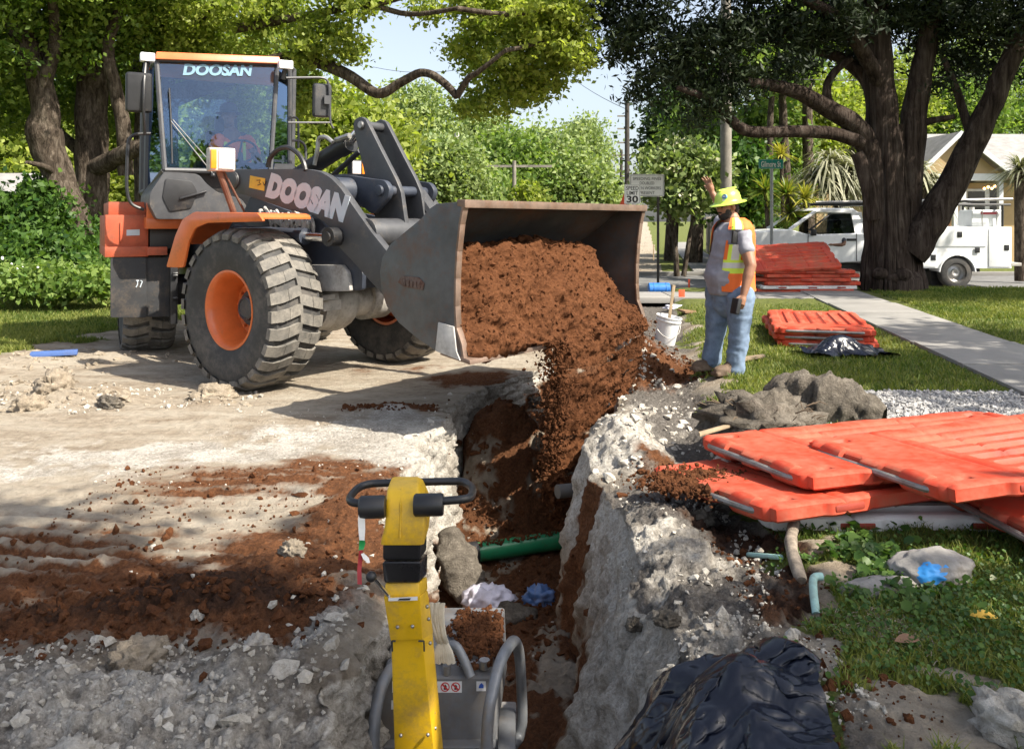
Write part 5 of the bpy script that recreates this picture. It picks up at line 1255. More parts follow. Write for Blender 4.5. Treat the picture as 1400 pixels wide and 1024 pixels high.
# warning stickers on the front of the cover
STW = mat('sticker_white', (.68, .68, .68), .5, dirt=.15, var=.05); STR = mat('sticker_red', (.5, .03, .03), .5, var=.05); STB = mat('sticker_blue', (.03, .10, .45), .5, var=.05); STK = mat('sticker_black', (.02, .02, .02), .5)
yS = 2.998
def fx(px, py, y=yS):
    p = P(px, py, y); return (p.x, p.z)
def front_y(z): return 3.0+.02*(z+.34)/(.255)
def spl(mb, pts, lift):
    v = [(x, front_y(z)-lift, z) for x, z in pts]; mb.add(v, [tuple(range(len(v)))])
def circ(cx, cz, r, n=24): return [(cx+r*math.cos(2*PI*k/n), cz+r*math.sin(2*PI*k/n)) for k in range(n)]
m = wb(); spl(m, [fx(582, 935), fx(631, 935), fx(631, 950), fx(582, 950)], .0015); st = m.build('warning_sticker', STW, dk, 0)
st['label'] = 'white strip with one blue and two red prohibition signs'
for k, cxp in enumerate((591.5, 608, 622.5)):
    cx, cz = fx(cxp, 942.5); r = .0165
    if k == 0: m = wb(); spl(m, circ(cx, cz, r), .002); m.build('blue_sign', STB, st, 0)
    else:
        m = wb(); spl(m, circ(cx, cz, r), .002)
        s2 = m; o = m.build('red_sign', STR, st, 0)
        m = wb(); spl(m, circ(cx, cz, r*.76), .0023); m.build('sign_field', STW, st, 0)
        m = wb(); spl(m, [(cx-.005, cz-.009), (cx+.004, cz-.009), (cx+.006, cz+.002), (cx+.001, cz+.010), (cx-.004, cz+.004)], .0026); m.build('pictogram', STK, st, 0)
        m = wb(); spl(m, [(cx-r*.72, cz+r*.45), (cx-r*.45, cz+r*.72), (cx+r*.72, cz-r*.45), (cx+r*.45, cz-r*.72)], .0029); m.build('slash', STR, st, 0)
m = wb(); spl(m, [fx(651, 935), fx(664, 935), fx(664, 948), fx(651, 948)], .0015); st = m.build('small_sticker', STW, dk, 0)
m = wb(); spl(m, [fx(654, 944), fx(661, 944), fx(661, 940), fx(658, 937), fx(655, 940)], .002); m.build('pictogram', STB, st, 0)
m = wb(); spl(m, [fx(535, 935), fx(540, 935), fx(540, 950), fx(535, 950)], .0015); spl(m, [fx(534, 960), fx(541, 960), fx(541, 972), fx(534, 972)], .0015); m.build('edge_sticker', STW, dk, 0)['kind'] = 'stuff'
# drawbar column
Yt, Yb = 2.62, 2.78
def colq(pts):  # px, py, Y
    return [P(*a) for a in pts]
m = wb()
m.hexa(colq([(541, 1090, Yb+.02), (600, 1090, Yb+.02), (612, 1082, Yb+.14), (553, 1082, Yb+.14)]), colq([(534, 868, Yt+.045), (577, 868, Yt+.045), (592, 864, Yt+.14), (545, 864, Yt+.14)]))
col_ = m.build('drawbar', YEL, PC, 30, .006)
m = wb(); m.hexa(colq([(533.5, 876, Yt+.035), (577.5, 874, Yt+.035), (593, 866, Yt+.15), (545, 864, Yt+.15)]), colq([(524, 815, Yt), (574.5, 815, Yt), (585, 806, Yt+.13), (535, 804, Yt+.13)]))
m.build('upper_housing', YEL, col_, 30, .006)
m = wb(); m.hexa(colq([(525, 816, Yt+.01), (574, 815, Yt+.01), (585, 806, Yt+.13), (530, 806, Yt+.13)]), colq([(527, 797, Yt+.02), (573, 796, Yt+.02), (584, 788, Yt+.13), (530, 790, Yt+.13)])); m.build('control_housing', YEL, col_, 30, .005)
m = wb(); m.hexa(colq([(531, 821.5, Yt-.006), (571, 820.5, Yt-.006), (571, 819, Yt), (531, 820, Yt)]), colq([(531, 817.5, Yt-.006), (571, 815.5, Yt-.006), (571, 815, Yt), (531, 817, Yt)])); pl_ = m.build('data_plate', STW, col_, 0)
m = wb(); m.add(colq([(544, 820.6, Yt-.0075), (560, 820.2, Yt-.0075), (562, 817.4, Yt-.0075), (546, 818, Yt-.0075)]), [(0, 1, 2, 3)]); m.build('plate_print', STK, pl_, 0)
m = wb()
for a in ([(536, 876), (541, 876)], [(536, 876), (536.5, 890)], [(572, 876), (579.5, 876)], [(579.5, 876), (580, 890)]): m.tube([P(x, y, Yt+.030) for x, y in a], .0028, 6)
m.build('hinge_line', STK, col_, 0)['kind'] = 'stuff'
for x, y, Y in ((543.5, 857, Yt+.020), (564, 856, Yt+.020), (584, 829, Yt+.05), (586, 846, Yt+.06), (588, 879, Yt+.08), (593, 974, Yb), (595, 995, Yb), (548, 1005, Yb-.04), (585, 1004, Yb-.04)):
    m = wb(); c = P(x, y, Y-.005); m.ball(c, .0062, 8, 6); m.build('bolt', MT['steel'], col_, 50)
# rubber boot, head, handle loop
m = wb()
m.hexa(colq([(525, 797, Yt+.0), (573, 797, Yt+.0), (584, 786, Yt+.15), (532, 788, Yt+.15)]), colq([(522, 768, Yt-.015), (575, 768, Yt-.015), (585, 756, Yt+.15), (530, 758, Yt+.15)]))
m.hexa(colq([(523, 766, Yt-.005), (574, 766, Yt-.005), (583, 754, Yt+.14), (531, 756, Yt+.14)]), colq([(523.5, 742, Yt-.012), (575, 742, Yt-.012), (584, 730, Yt+.15), (530, 734, Yt+.15)]))
m.build('rubber_boot', mat('gloss_black_rubber', (.016, .016, .018), .28, var=.2, dirt=.1), PC, 30, .010, 3)
m = wb(); Yh = Yt-.02
rings = []
for (xa, xb, y, Ya, Yc) in ((519.5, 579.5, 745, Yh, Yh+.17), (520.5, 580, 739, Yh-.004, Yh+.175), (525, 582, 722, Yh-.004, Yh+.18), (526.5, 582, 705, Yh, Yh+.18), (526.5, 576, 688, Yh+.012, Yh+.18), (528.5, 573, 672, Yh+.05, Yh+.18), (532, 570, 662, Yh+.10, Yh+.18), (536, 567.5, 658, Yh+.13, Yh+.175)):
    a, b_, c, d = P(xa, y, Ya), P(xb, y, Ya), P(xb, y, Ya), P(xa, y, Ya); c = Vector((b_.x+.0, Yc, b_.z+.0)); d = Vector((a.x, Yc, a.z))
    rg_ = arc_round([(a.x, a.y), (b_.x, b_.y), (c.x, c.y), (d.x, d.y)], .016, 4); rings.append([Vector((x, y_, a.z)) for x, y_ in rg_])
m.loft(rings); hd = m.build('handle_head', YEL, PC, 40)
m = wb(); m.tube([P(549, 668, Yh+.068), P(548, 690, Yh+.006), P(547, 735, Yh-.009)], .0035, 6); m.build('moulding_seam', YEL, hd, 40)
m = wb(); c = P(548, 660, Yh+.15); m.ball(c+Vector((0, 0, .0)), (.008, .008, .005), 8, 6); m.build('screw', MT['steel'], hd)
m = wb(); m.tube(catmull([P(520, 688, 2.60), P(500, 688, 2.60), P(484, 687, 2.61), P(478.5, 683, 2.64), P(481, 676, 2.70), P(490, 667, 2.77), P(503, 662, 2.80), P(520, 660.5, 2.81), P(570, 659, 2.81), P(615, 658, 2.81), P(633, 658.5, 2.80), P(643, 664, 2.76), P(646, 670, 2.71), P(644, 678, 2.65), P(636, 682, 2.61), P(615, 684, 2.60), P(590, 686, 2.60)], 5), .0125, 14)
m.build('handle_loop', MT['black'], PC, 50)
for x0, x1, y in ((491.5, 527, 693.5), (566, 606, 690.5)):
    m = wb(); a, b_ = P(x0, y, 2.60), P(x1, y-1, 2.60); m.tube([a, a.lerp(b_, .06), a.lerp(b_, .94), b_], [.030, .0345, .0345, .031], 24); m.build('grip', MT['black'], PC, 40)
m = wb(); m.cyl(P(511, 791, Yt-.05), P(534, 817, Yt+.01), .0058, 8); lv = m.build('lever', MT['chrome'], PC); m = wb(); m.ball(P(507.5, 788, Yt-.06), .0165, 14, 10); m.build('knob', MT['black'], lv, 60)
# rag tied round the column, tape on the handle
RAGM = mat('cream_cloth', (.50, .45, .36), .95, var=.15, scale=20, bumpv=.2, bscale=50)
rc_ = P(597, 832, 2.80); m = MB()
for k in range(14):
    g_ = random.Random(k); dx = (k-6.5)*.0042
    m.tube(catmull([rc_+Vector((dx*.8, -.006*g_.random(), .015+.008*g_.random())), rc_+Vector((dx*.75, -.018, -.02)), rc_+Vector((dx*.55+.012, -.014-.01*g_.random(), -.075)), rc_+Vector((dx*.5+.022, 0, -.11-.012*g_.random()))], 4), .0075, 6)
rg_o = m.build('rag', RAGM, None, 60)
m = MB()
for k in range(9):
    g_ = random.Random(k+40); dx = (k-4)*.006; b0 = rc_+Vector((.022+.4*dx, -.004, -.112)); m.tube(catmull([b0, b0+Vector((dx*.7, -.012, -.025)), b0+Vector((dx*.9+.004, -.01, -.055-.01*g_.random()))], 4), .0075, 6)
o = m.build('knot_tail', RAGM, rg_o, 60); tag(rg_o, 'cream cloth rag knotted on the compactor column', 'rag')
RB = [mat('tape_white', (.75, .74, .72), .5), mat('tape_green', (.02, .30, .08), .5), mat('tape_red', (.40, .04, .05), .5)]
rb = thing('flagging_tape', 'white green and red flagging tape hanging from the left handle grip', 'tape', tuple(P(494, 700, 2.57)))
def strip(nm, pts, wds, m_, off=0):
    mm = MB(); v = []
    for (px, py), w_, k in zip(pts, wds, range(99)):
        c = P(px, py, 2.57)-P(494, 700, 2.57)+Vector((0, .006*math.sin(k*1.7+off), 0)); v += [c-Vector((w_, .004*math.cos(k), 0)), c+Vector((w_, .006*math.sin(k), 0))]
    f = [(2*i, 2*i+1, 2*i+3, 2*i+2) for i in range(len(pts)-1)]; mm.add(v, f); n = len(v); mm.add([p+Vector((0, .0016, 0)) for p in v], [q[::-1] for q in f]); return mm.build(nm, m_, rb, 60)
strip('white_strip', [(493.5, 697), (493.5, 710), (494.5, 725), (495, 738)], [.004, .010, .010, .008], RB[0])
strip('green_strip', [(495, 738), (494.5, 745), (493.5, 752)], [.008, .009, .007], RB[1])
strip('red_strip', [(493.5, 752), (492, 765), (491, 780), (492, 798)], [.005, .006, .006, .007], RB[2])
strip('white_tail', [(495, 757), (500, 764), (504.5, 769), (498, 768)], [.004, .008, .003, .002], RB[0], 1)
# ------------------------------------------------------------------ STREETS AND SIDEWALKS BEYOND
ASPH = mat('old_asphalt', (.14, .138, .135), .9, var=.2, scale=2, bumpv=.3, bscale=120, dirt=.2, dcol=(.26, .24, .21))
CONC = mat('concrete', (.235, .225, .21), .9, var=.14, scale=1.5, bumpv=.2, bscale=80, dirt=.25, dcol=(.24, .22, .19), dscale=1.2)
m = MB(); m.add([(-60, 20.0, -.150), (120, 20.0, -.150), (120, 26.0, -.150), (-60, 26.0, -.150)], [(0, 1, 2, 3)]); o = m.build('road', ASPH, None, 0); tag(o, None, None, None, 'structure')
for y0, y1 in ((19.75, 20.0), (26.0, 26.25)):
    m = MB(); m.box((40, (y0+y1)/2, -.11), (80, y1-y0, .16)) if y0 > 25 else m.box((44, (y0+y1)/2, -.11), (78, y1-y0, .16)); o = m.build('kerb', CONC, None, 30, .02); tag(o, None, None, None, 'structure')
sw = bpy.data.objects.new('sidewalk', None); col.objects.link(sw); tag(sw, None, None, None, 'structure')
def slab(y0, y1, s0, s1, z, k=.16):
    mm = MB(); g_ = .012; v = []
    for zz in (z-.10, z):
        v += [(s0+k*y0+g_, y0+g_, zz), (s1+k*y0-g_, y0+g_, zz), (s1+k*y1-g_, y1-g_, zz), (s0+k*y1+g_, y1-g_, zz)]
    mm.hexa(v[:4], v[4:]); return mm.build('paving_slab', CONC, sw, 30, .008)
y = 2.0; k = 0
while y < 18.6: slab(y, y+1.5, 3.0, 4.15, .185+.006*math.sin(k*2.1)); y += 1.5; k += 1
x = 1.4
while x < 5.6:
    mm = MB(); mm.box((x+.75, 15.7, .12+.004*math.sin(x*5)), (1.48, 1.25, .1)); mm.build('paving_slab', CONC, sw, 30, .008); x += 1.5
y = 26.6
while y < 62: slab(y, y+1.8, 1.35, 2.75, -.035, .165); y += 1.8
# ------------------------------------------------------------------ THE WHITE SERVICE TRUCK ON THE CROSS STREET
TW = mat('truck_white', (.82, .83, .84), .3, var=.03, dirt=.08, dcol=(.4, .38, .35), coat=.4)
TK = thing('utility_truck', 'white service truck with tool boxes and ladder rack parked behind the cedar', 'truck', (8.5, 22.0, -.16))
NY = 21.0; YO = 22.0
def tx(px, py, Y=NY): p = P(px, py, Y); return (p.x-8.5, p.z+.16)
def tb(): return MB()
wr_c, wf_c = tx(1307, 373.7), tx(1077, 373.7); zc = .41
# cab lower body with hood
prof = [tx(1020, 366), tx(1019, 345), tx(1022, 322), tx(1030, 318), tx(1055, 315), tx(1081, 313.5), tx(1106, 321), tx(1170, 319), tx(1183, 319), tx(1183.5, 358), tx(1100, 362)]
wfz = (wf_c[0], zc)
m = tb(); m.prism(arc_round(prof, .07, 4), 'y', -1.0, 1.0); m.build('cab_body', TW, TK, 35, .05, 3)
# greenhouse, leaning in
lo = [tx(1081, 314), tx(1183, 319)]; hi = [tx(1118, 288), tx(1132, 285), tx(1172, 285.5), tx(1181, 290)]
def gh(y): return None
bot = [(lo[0][0], -.97, lo[0][1]), (lo[1][0], -.97, lo[1][1]), (lo[1][0], .97, lo[1][1]), (lo[0][0], .97, lo[0][1])]
topq = [(hi[0][0]+.02, -.76, hi[0][1]), (hi[3][0], -.76, hi[3][1]+.04), (hi[3][0], .76, hi[3][1]+.04), (hi[0][0]+.02, .76, hi[0][1])]
GLB = mat('truck_cab_inside', (.02, .022, .025), .6)
m = tb(); rt = []
for yy, sh in ((-.80, .0), (-.70, .035), (.70, .035), (.80, 0)): rt.append([(hi[0][0]-.03, yy, hi[0][1]-.03), (hi[0][0]+.14, yy, hi[1][1]-.02+sh), (hi[2][0], yy, hi[2][1]-.02+sh), (hi[3][0]+.05, yy, hi[3][1]-.06)])
m.loft([r for r in rt]); m.build('cab_roof', TW, TK, 40, .02)
m = tb()
for s in (-1, 1):
    m.tube([(lo[0][0]-.0, s*.93, lo[0][1]), (hi[0][0]+.03, s*.77, hi[0][1]-.01)], .045, 8); m.hexa([(tx(1170, 319)[0], s*.96, lo[1][1]-.02), (lo[1][0], s*.96, lo[1][1]-.02), (lo[1][0], s*.90, lo[1][1]-.02), (tx(1170, 319)[0], s*.90, lo[1][1]-.02)], [(tx(1168, 290)[0], s*.80, hi[3][1]), (hi[3][0]+.03, s*.80, hi[3][1]), (hi[3][0]+.03, s*.74, hi[3][1]), (tx(1168, 290)[0], s*.74, hi[3][1])])
m.hexa([(lo[1][0]-.05, -.95, lo[1][1]), (lo[1][0], -.95, lo[1][1]), (lo[1][0], .95, lo[1][1]), (lo[1][0]-.05, .95, lo[1][1])], [(hi[3][0]-.02, -.78, hi[3][1]), (hi[3][0]+.03, -.78, hi[3][1]), (hi[3][0]+.03, .78, hi[3][1]), (hi[3][0]-.02, .78, hi[3][1])])
m.build('cab_pillar', TW, TK, 40)['kind'] = 'stuff'
m = tb(); a = [tx(1108, 321), tx(1169.5, 319), tx(1167, 292), tx(1138, 293.5)]
m.add([(a[0][0], -.965, a[0][1]), (a[1][0], -.965, a[1][1]), (a[2][0], -.80, a[2][1]), (a[3][0], -.80, a[3][1])], [(0, 1, 2, 3)]); m.build('side_window', MT['carglass'], TK, 0)
m = tb(); m.add([(lo[0][0], -.90, lo[0][1]), (lo[0][0], .90, lo[0][1]), (hi[0][0], .74, hi[0][1]), (hi[0][0], -.74, hi[0][1])], [(0, 1, 2, 3)]); m.build('windscreen', MT['carglass'], TK, 0)
m = tb(); a = tx(1107, 316); m.tube([(tx(1107, 321)[0], -.96, lo[0][1]-.02), (tx(1139, 293)[0], -.79, tx(1139, 293)[1])], .025, 8); m.box((tx(1111, 0)[0], -1.06, tx(0, 318)[1]), (.12, .10, .16)); m.build('wing_mirror', MT['black'], TK, 30, .02)
dr_m = mat('panel_gap', (.05, .05, .055), .8)
def seam(mm, pts, y=-1.004, w_=.012):
    for i in range(len(pts)-1):
        p, q = Vector((pts[i][0], y, pts[i][1])), Vector((pts[i+1][0], y, pts[i+1][1])); mm.tube([p, q], w_, 5)
m = tb(); seam(m, [tx(1105, 321), tx(1104, 350), tx(1108, 357)], w_=.009); seam(m, [tx(1171, 319), tx(1171, 357)], w_=.009); m.build('door_seam', dr_m, TK, 0)['kind'] = 'stuff'
m = tb(); c = tx(1164, 328); m.box((c[0], -1.015, c[1]), (.24, .03, .06)); m.build('door_handle', MT['black'], TK, 30, .01)
m = tb(); c = tx(1022, 333); m.box((c[0]-.02, -.78, c[1]), (.10, .40, .22)); m.build('headlight', MT['lamp'], TK, 30, .02)
m = tb(); c = tx(1018, 352); m.box((c[0]-.02, 0, c[1]-.1), (.16, 2.0, .28)); m.build('front_bumper', MT['chrome'], TK, 30, .03)
# service body
x0, x1 = tx(1192, 0)[0], tx(1381.5, 0)[0]; zt_, zb_ = tx(0, 310.5)[1], tx(0, 367)[1]; zm = tx(0, 338)[1]
wh = [(wr_c[0]+.45*math.cos(a_), zc+.45*math.sin(a_)) for a_ in np.linspace(PI*.98, PI*.02, 14)]
m = tb(); m.prism([(x0, zb_), (x0, zt_), (x1, zt_), (x1, zb_), (wr_c[0]+.46, zb_)]+wh[::-1]+[(wr_c[0]-.46, zb_)], 'y', -1.05, -.55); m.build('tool_box_side', TW, TK, 30, .012)
m = tb(); m.prism([(x0, zb_), (x0, zt_), (x1, zt_), (x1, zb_), (wr_c[0]+.46, zb_)]+wh[::-1]+[(wr_c[0]-.46, zb_)], 'y', .55, 1.05); m.box(((x0+x1)/2, 0, .85), (x1-x0, 1.2, .2)); m.box((x0+.03, 0, (zt_+zb_)/2), (.06, 2.0, zt_-zb_-.01)); m.build('service_bed', TW, TK, 30, .01)
def door(ax, az, bx_, bz):
    mm = tb(); p, q = tx(ax, az), tx(bx_, bz); mm.box(((p[0]+q[0])/2, -1.058, (p[1]+q[1])/2), (abs(q[0]-p[0]), .03, abs(q[1]-p[1]))); return mm.build('compartment_door', TW, TK, 30, .012)
d1 = door(1263, 313, 1347, 337); d2 = door(1350, 313, 1380, 365); d3 = door(1196, 313, 1260, 337); d4 = door(1196, 340, 1278, 365)
for px, py in ((1310, 320.6), (1334, 342), (1374, 338.6), (1230, 322), (1274, 352)):
    mm = tb(); c = tx(px, py); mm.box((c[0], -1.078, c[1]), (.12, .02, .14)); mm.build('latch', MT['black'], TK, 30, .01)
mm = tb(); mm.tube([(q[0], -1.062, q[1]) for q in wh], .022, 6); mm.build('wheel_arch_trim', TW, TK, 40)
mm = tb(); mm.box((x1+.10, -.3, zb_+.1), (.3, 1.5, .08)); mm.box((x1+.03, -.95, zb_+.12), (.10, .12, .10)); mm.build('rear_bumper', MT['dustymetal'], TK, 30, .01)
def twheel(cx, yy):
    e = bpy.data.objects.new('wheel', None); col.objects.link(e); e.parent = TK; e.location = (cx, yy, zc)
    return e
tp = [(.22, .10), (.25, .13), (.34, .13), (.385, .11), (.40, .07), (.40, -.07), (.385, -.11), (.34, -.13), (.22, -.10)]
mA = Matrix.Rotation(R(90), 4, 'X')
q = MB(mA); q.lathe(tp, seg=36); tyM = q.mesh('tyre', MT['rubber'], 35)
q = MB(mA); q.lathe([(.0, .02), (.06, .05), (.09, .05), (.10, .02), (.17, .0), (.215, .03), (.225, .10), (.23, .11), (.22, .06), (.2, -.05)], seg=36); rmM = q.mesh('rim', MT['steel'], 35)
for cx, yy in ((wf_c[0], -.86), (wr_c[0], -.92), (wr_c[0], .86), (wf_c[0], .86)):
    e = twheel(cx, yy); link('tyre', tyM, e); link('rim', rmM, e)
m = tb(); m.box(((x0+x1)/2-1.5, 0, .5), (5.6, .8, .2)); m.box((wr_c[0], 0, .45), (.9, 1.3, .75)); m.build('chassis', MT['black'], TK, 0)
m = tb()
rk0, rk1 = tx(1112, 280)[0], tx(1384, 280)[0]
for yy, py in ((-.92, 280), (.92, 277)):
    z = tx(0, py)[1]; m.tube([(rk0, yy, z), (rk1, yy, z)], .03, 8)
    for xx in (tx(1190, 0)[0], tx(1276, 0)[0], tx(1373, 0)[0]): m.tube([(xx, yy, zt_-.02), (xx, yy, z)], .03, 8)
for xx in (tx(1190, 0)[0], tx(1276, 0)[0], tx(1373, 0)[0]): m.tube([(xx, -.92, tx(0, 280)[1]), (xx, .92, tx(0, 280)[1])], .028, 8)
rack = m.build('ladder_rack', MT['black'], TK, 40)
for k, (a, b_) in enumerate((((1108, 280, 20.6), (1330, 275, 20.6)), ((1115, 277, 20.9), (1384, 272.5, 20.9)))):
    m = MB(); m.tube([P(*a), P(*b_)], .035, 10); tag(m.build('long_pipe', MT['steel'] if k else MT['black'], None, 40), 'dark long pipe lying on the front edge of the truck rack' if not k else 'pale steel pipe lying on the truck rack behind the dark one', 'pipe')
TKM = mat('milky_tank', (.66, .68, .68), .35, var=.06, dirt=.1)
wt = thing('water_tank', 'milky white plastic tank with red print standing on the truck bed', 'tank', (0, 0, 0)); wt.location = (8.5+(tx(1356, 0)[0]), 21.55, zt_-.16)
p, q = tx(1333.5, 286), tx(1378.5, 309.5); m = MB(); hw_ = (q[0]-p[0])/2; m.hexa([(-hw_, -.35, 0), (hw_, -.35, 0), (hw_, .35, 0), (-hw_, .35, 0)], [(-hw_+.04, -.33, p[1]-q[1]), (hw_-.01, -.33, p[1]-q[1]), (hw_-.01, .33, p[1]-q[1]), (-hw_+.04, .33, p[1]-q[1])])
m.build('tank', TKM, wt, 35, .05, 3)
m = MB(); m.box((.06, -.345, (p[1]-q[1])*.80), (.42, .012, .055)); m.build('red_print', mat('red_print', (.40, .04, .06), .6), wt, 0)
m = MB(); m.tube([(-.12, -.345, .02), (-.12, -.345, .42)], .012, 6); m.tube([(.25, -.345, .02), (.25, -.345, .42)], .012, 6); m.cyl((-.2, 0, .44), (-.2, 0, .5), .06, 12); m.build('strap', MT['dustymetal'], wt, 40)
TD = thing('person', 'truck driver leaning one bare arm on the open window sill', 'person', (8.5+tx(1150, 0)[0], 21.25, .85))
b = MB(); head(b, Vector((-.02, 0, .62)), Vector((-.8, -.5, 0)), Vector((0, 0, 1))); limb(b, [(0, 0, -.05), (0, 0, .2), (.0, 0, .42)], [.15, .16, .11], 14); limb(b, [(0, 0, .42), (0, 0, .55)], [.06, .055])
limb(b, [(.08, -.14, .34), (.06, -.26, .12), (-.20, -.24, .10)], [.06, .05, .032]); hand(b, Vector((-.20, -.24, .10)), Vector((-1, .1, .05)), Vector((0, 0, -1)), Vector((0, 1, 0)), curl=.4)
limb(b, [(.04, .16, .34), (-.05, .25, .1), (-.3, .2, .15)], [.06, .05, .032]); fuse(b, 'body', SKIND, .012, TD, 3)
c = MB(); limb(c, [(0, 0, -.06), (0, 0, .2), (.0, 0, .40)], [.17, .18, .13], 14); limb(c, [(.07, -.12, .34), (.07, -.21, .2)], [.085, .075]); fuse(c, 'shirt', MT['navy'], .016, TD, 3)
c = MB(); c.ball((-.0, 0, .66), (.10, .085, .10), 12, 8); fuse(c, 'hair', HAIR, .014, TD, 1)

# ------------------------------------------------------------------ SIGNS AND POLES
GALV = mat('galvanised_post', (.36, .37, .37), .5, .5, var=.2, dirt=.15)
SGW = mat('sign_white', (.82, .82, .80), .5, var=.04, dirt=.1); SGK = mat('sign_black', (.02, .02, .02), .5, bumpv=0); SGG = mat('sign_green', (.0, .27, .22), .4, var=.05, bumpv=0)
POLE = mat('weathered_pole', (.22, .20, .17), .9, var=.25, scale=3, bumpv=.3); POLED = mat('dark_pole', (.06, .052, .045), .9, var=.25)
def sign(name, label, cat, rect, Y, lines, m_, tm_, post_px, foot_z, post_r=.03, border=True, post_m=GALV, post_top=None, yaw=0.0):
    x0, y0, x1, y1 = rect; c = P((x0+x1)/2, (y0+y1)/2, Y); w_, h_ = (x1-x0)/FPX*Y, (y1-y0)/FPX*Y
    t_ = thing(name, label, cat, (c.x, Y, foot_z), yaw)
    mm = MB(); mm.prism(arc_round([(-w_/2, c.z-foot_z-h_/2), (w_/2, c.z-foot_z-h_/2), (w_/2, c.z-foot_z+h_/2), (-w_/2, c.z-foot_z+h_/2)], min(w_, h_)*.06, 3), 'y', -.004, .004); face = mm.build('sign_face', m_, t_, 30)
    px_ = (post_px-(x0+x1)/2)/FPX*Y; mm = MB(); top = (c.z-foot_z+h_/2-.02) if post_top is None else post_top
    mm.tube([(px_, .03, -.2), (px_, .03, top)], post_r, 10); mm.build('post', post_m, t_, 40)
    if border:
        mm = MB(); e = min(w_, h_)*.035
        for a, b_, cc, d in ((-w_/2+e, -w_/2+1.5*e, -h_/2+e, h_/2-e), (w_/2-1.5*e, w_/2-e, -h_/2+e, h_/2-e), (-w_/2+1.5*e, w_/2-1.5*e, -h_/2+e, -h_/2+1.5*e), (-w_/2+1.5*e, w_/2-1.5*e, h_/2-1.5*e, h_/2-e)): mm.box(((a+b_)/2, -.0055, c.z-foot_z+(cc+d)/2), (b_-a, .002, d-cc))
        mm.build('border', tm_, face, 0)
    for txt, fy, fh, fw, bold in lines:
        me_ = text_mesh(txt, 1.0, tm_, 0, bold, .001, 1.0); xs_ = [v.co.x for v in me_.vertices]; ys_ = [v.co.y for v in me_.vertices]
        sx = w_*fw/(max(xs_)-min(xs_)); sy = h_*fh/(max(ys_)-min(ys_)); cx = (max(xs_)+min(xs_))/2; cyy = (max(ys_)+min(ys_))/2
        for v in me_.vertices: v.co = ((v.co.x-cx)*sx, -.007-.001*(v.co.z > 0), c.z-foot_z+h_*fy+(v.co.y-cyy)*sy)
        link('lettering', me_, face)['kind'] = 'stuff'
    return t_
sign('speed_limit_sign', 'white speed limit 30 sign on a post beyond the bucket', 'traffic sign', (853.5, 252.5, 875.5, 279), 18.4, [('SPEED', .31, .20, .78, .01), ('LIMIT', .06, .20, .70, .01), ('30', -.26, .36, .72, .03)], SGW, SGK, 866, .0)
sign('fines_sign', 'wide white sign saying speeding fines doubled when workers present', 'traffic sign', (861, 238.5, 908, 269), 19.6, [('SPEEDING FINES', .30, .13, .82, .0), ('DOUBLED', .10, .13, .42, .0), ('WHEN WORKERS', -.12, .13, .80, .0), ('PRESENT', -.33, .13, .45, .0)], SGW, SGK, 900, .0, post_m=POLED)
sign('street_sign', 'green street name sign on a slim post behind the worker', 'street sign', (1037, 218, 1071, 231), 19.2, [('Gilmore St', -.02, .62, .80, .02)], SGG, SGW, 1055.5, .05, .035, True)
def pole(label, px, top_py, Y, r0, r1, m_, foot, px_top=None, arms=(), group=None):
    b_ = P(px, 300, Y); t_ = thing('utility_pole', label, 'utility pole', (b_.x, Y, foot), 0, group); tp_ = P(px_top or px, top_py, Y)
    mm = MB(); mm.tube([(0, 0, -.3), (tp_.x-b_.x, 0, tp_.z-foot)], [r0, r1], 14); mm.build('pole', m_, t_, 50)
    for dz, L_, yw in arms:
        mm = MB(); z_ = tp_.z-foot-dz; mm.box((tp_.x-b_.x, 0, z_), (L_*math.cos(yw), .10, .11), (0, 0, 0)) if L_ > .5 else mm.box((tp_.x-b_.x-.15, 0, z_), (.4, .05, .05)); mm.build('cross_arm', POLE, t_, 30)
    return t_
pole('thick pale utility pole rising behind the worker', 992.5, -260, 24.0, .17, .13, POLE, -.05)
pole('tall dark utility pole with small brackets beside the speed limit sign', 857, 138, 30.0, .10, .08, POLED, -.1, 857.5, ((.55, .3, 0), (1.0, .3, 0), (1.5, .3, 0)))
pole('thin distant utility pole left of the dark one', 849.5, 205, 60.0, .12, .10, POLED, -.1, arms=((.4, 1.2, 0), (1.6, 1.0, 0)))
pole('pale utility pole above the bucket in front of the round tree', 624.5, 182, 42.0, .14, .12, mat('pale_pole', (.5, .47, .43), .9), -.1)
pole('distant pole with a long cross arm right of the bellcrank', 703, 220, 38.0, .10, .09, POLE, -.1, arms=((.25, 3.4, 0),))
def wire(label, pts, sag=.3, r=.012):
    pts = [Vector(q) for q in pts]; out = []
    for a, b_ in zip(pts[:-1], pts[1:]):
        for k in range(9): t_ = k/8; p_q = a.lerp(b_, t_); p_q.z -= sag*4*t_*(1-t_); out.append(p_q)
    mm = MB(); mm.tube(out, r, 5); tag(mm.build('overhead_wire', MT['black'], None, 60), label, 'wire')
wire('black wire crossing the sky between the poles left of the speed sign', [P(510, 92, 42), P(625, 96, 42), P(760, 88, 45), P(857, 150, 30)], .2)
wire('black wire running right behind the cedar towards the house', [P(992, 100, 24), P(1400, 92, 24), P(1700, 80, 24)], .3)
wire('thin wire slung low towards the pale pole above the bucket', [P(500, 206, 42), P(624, 212, 42)], .15)

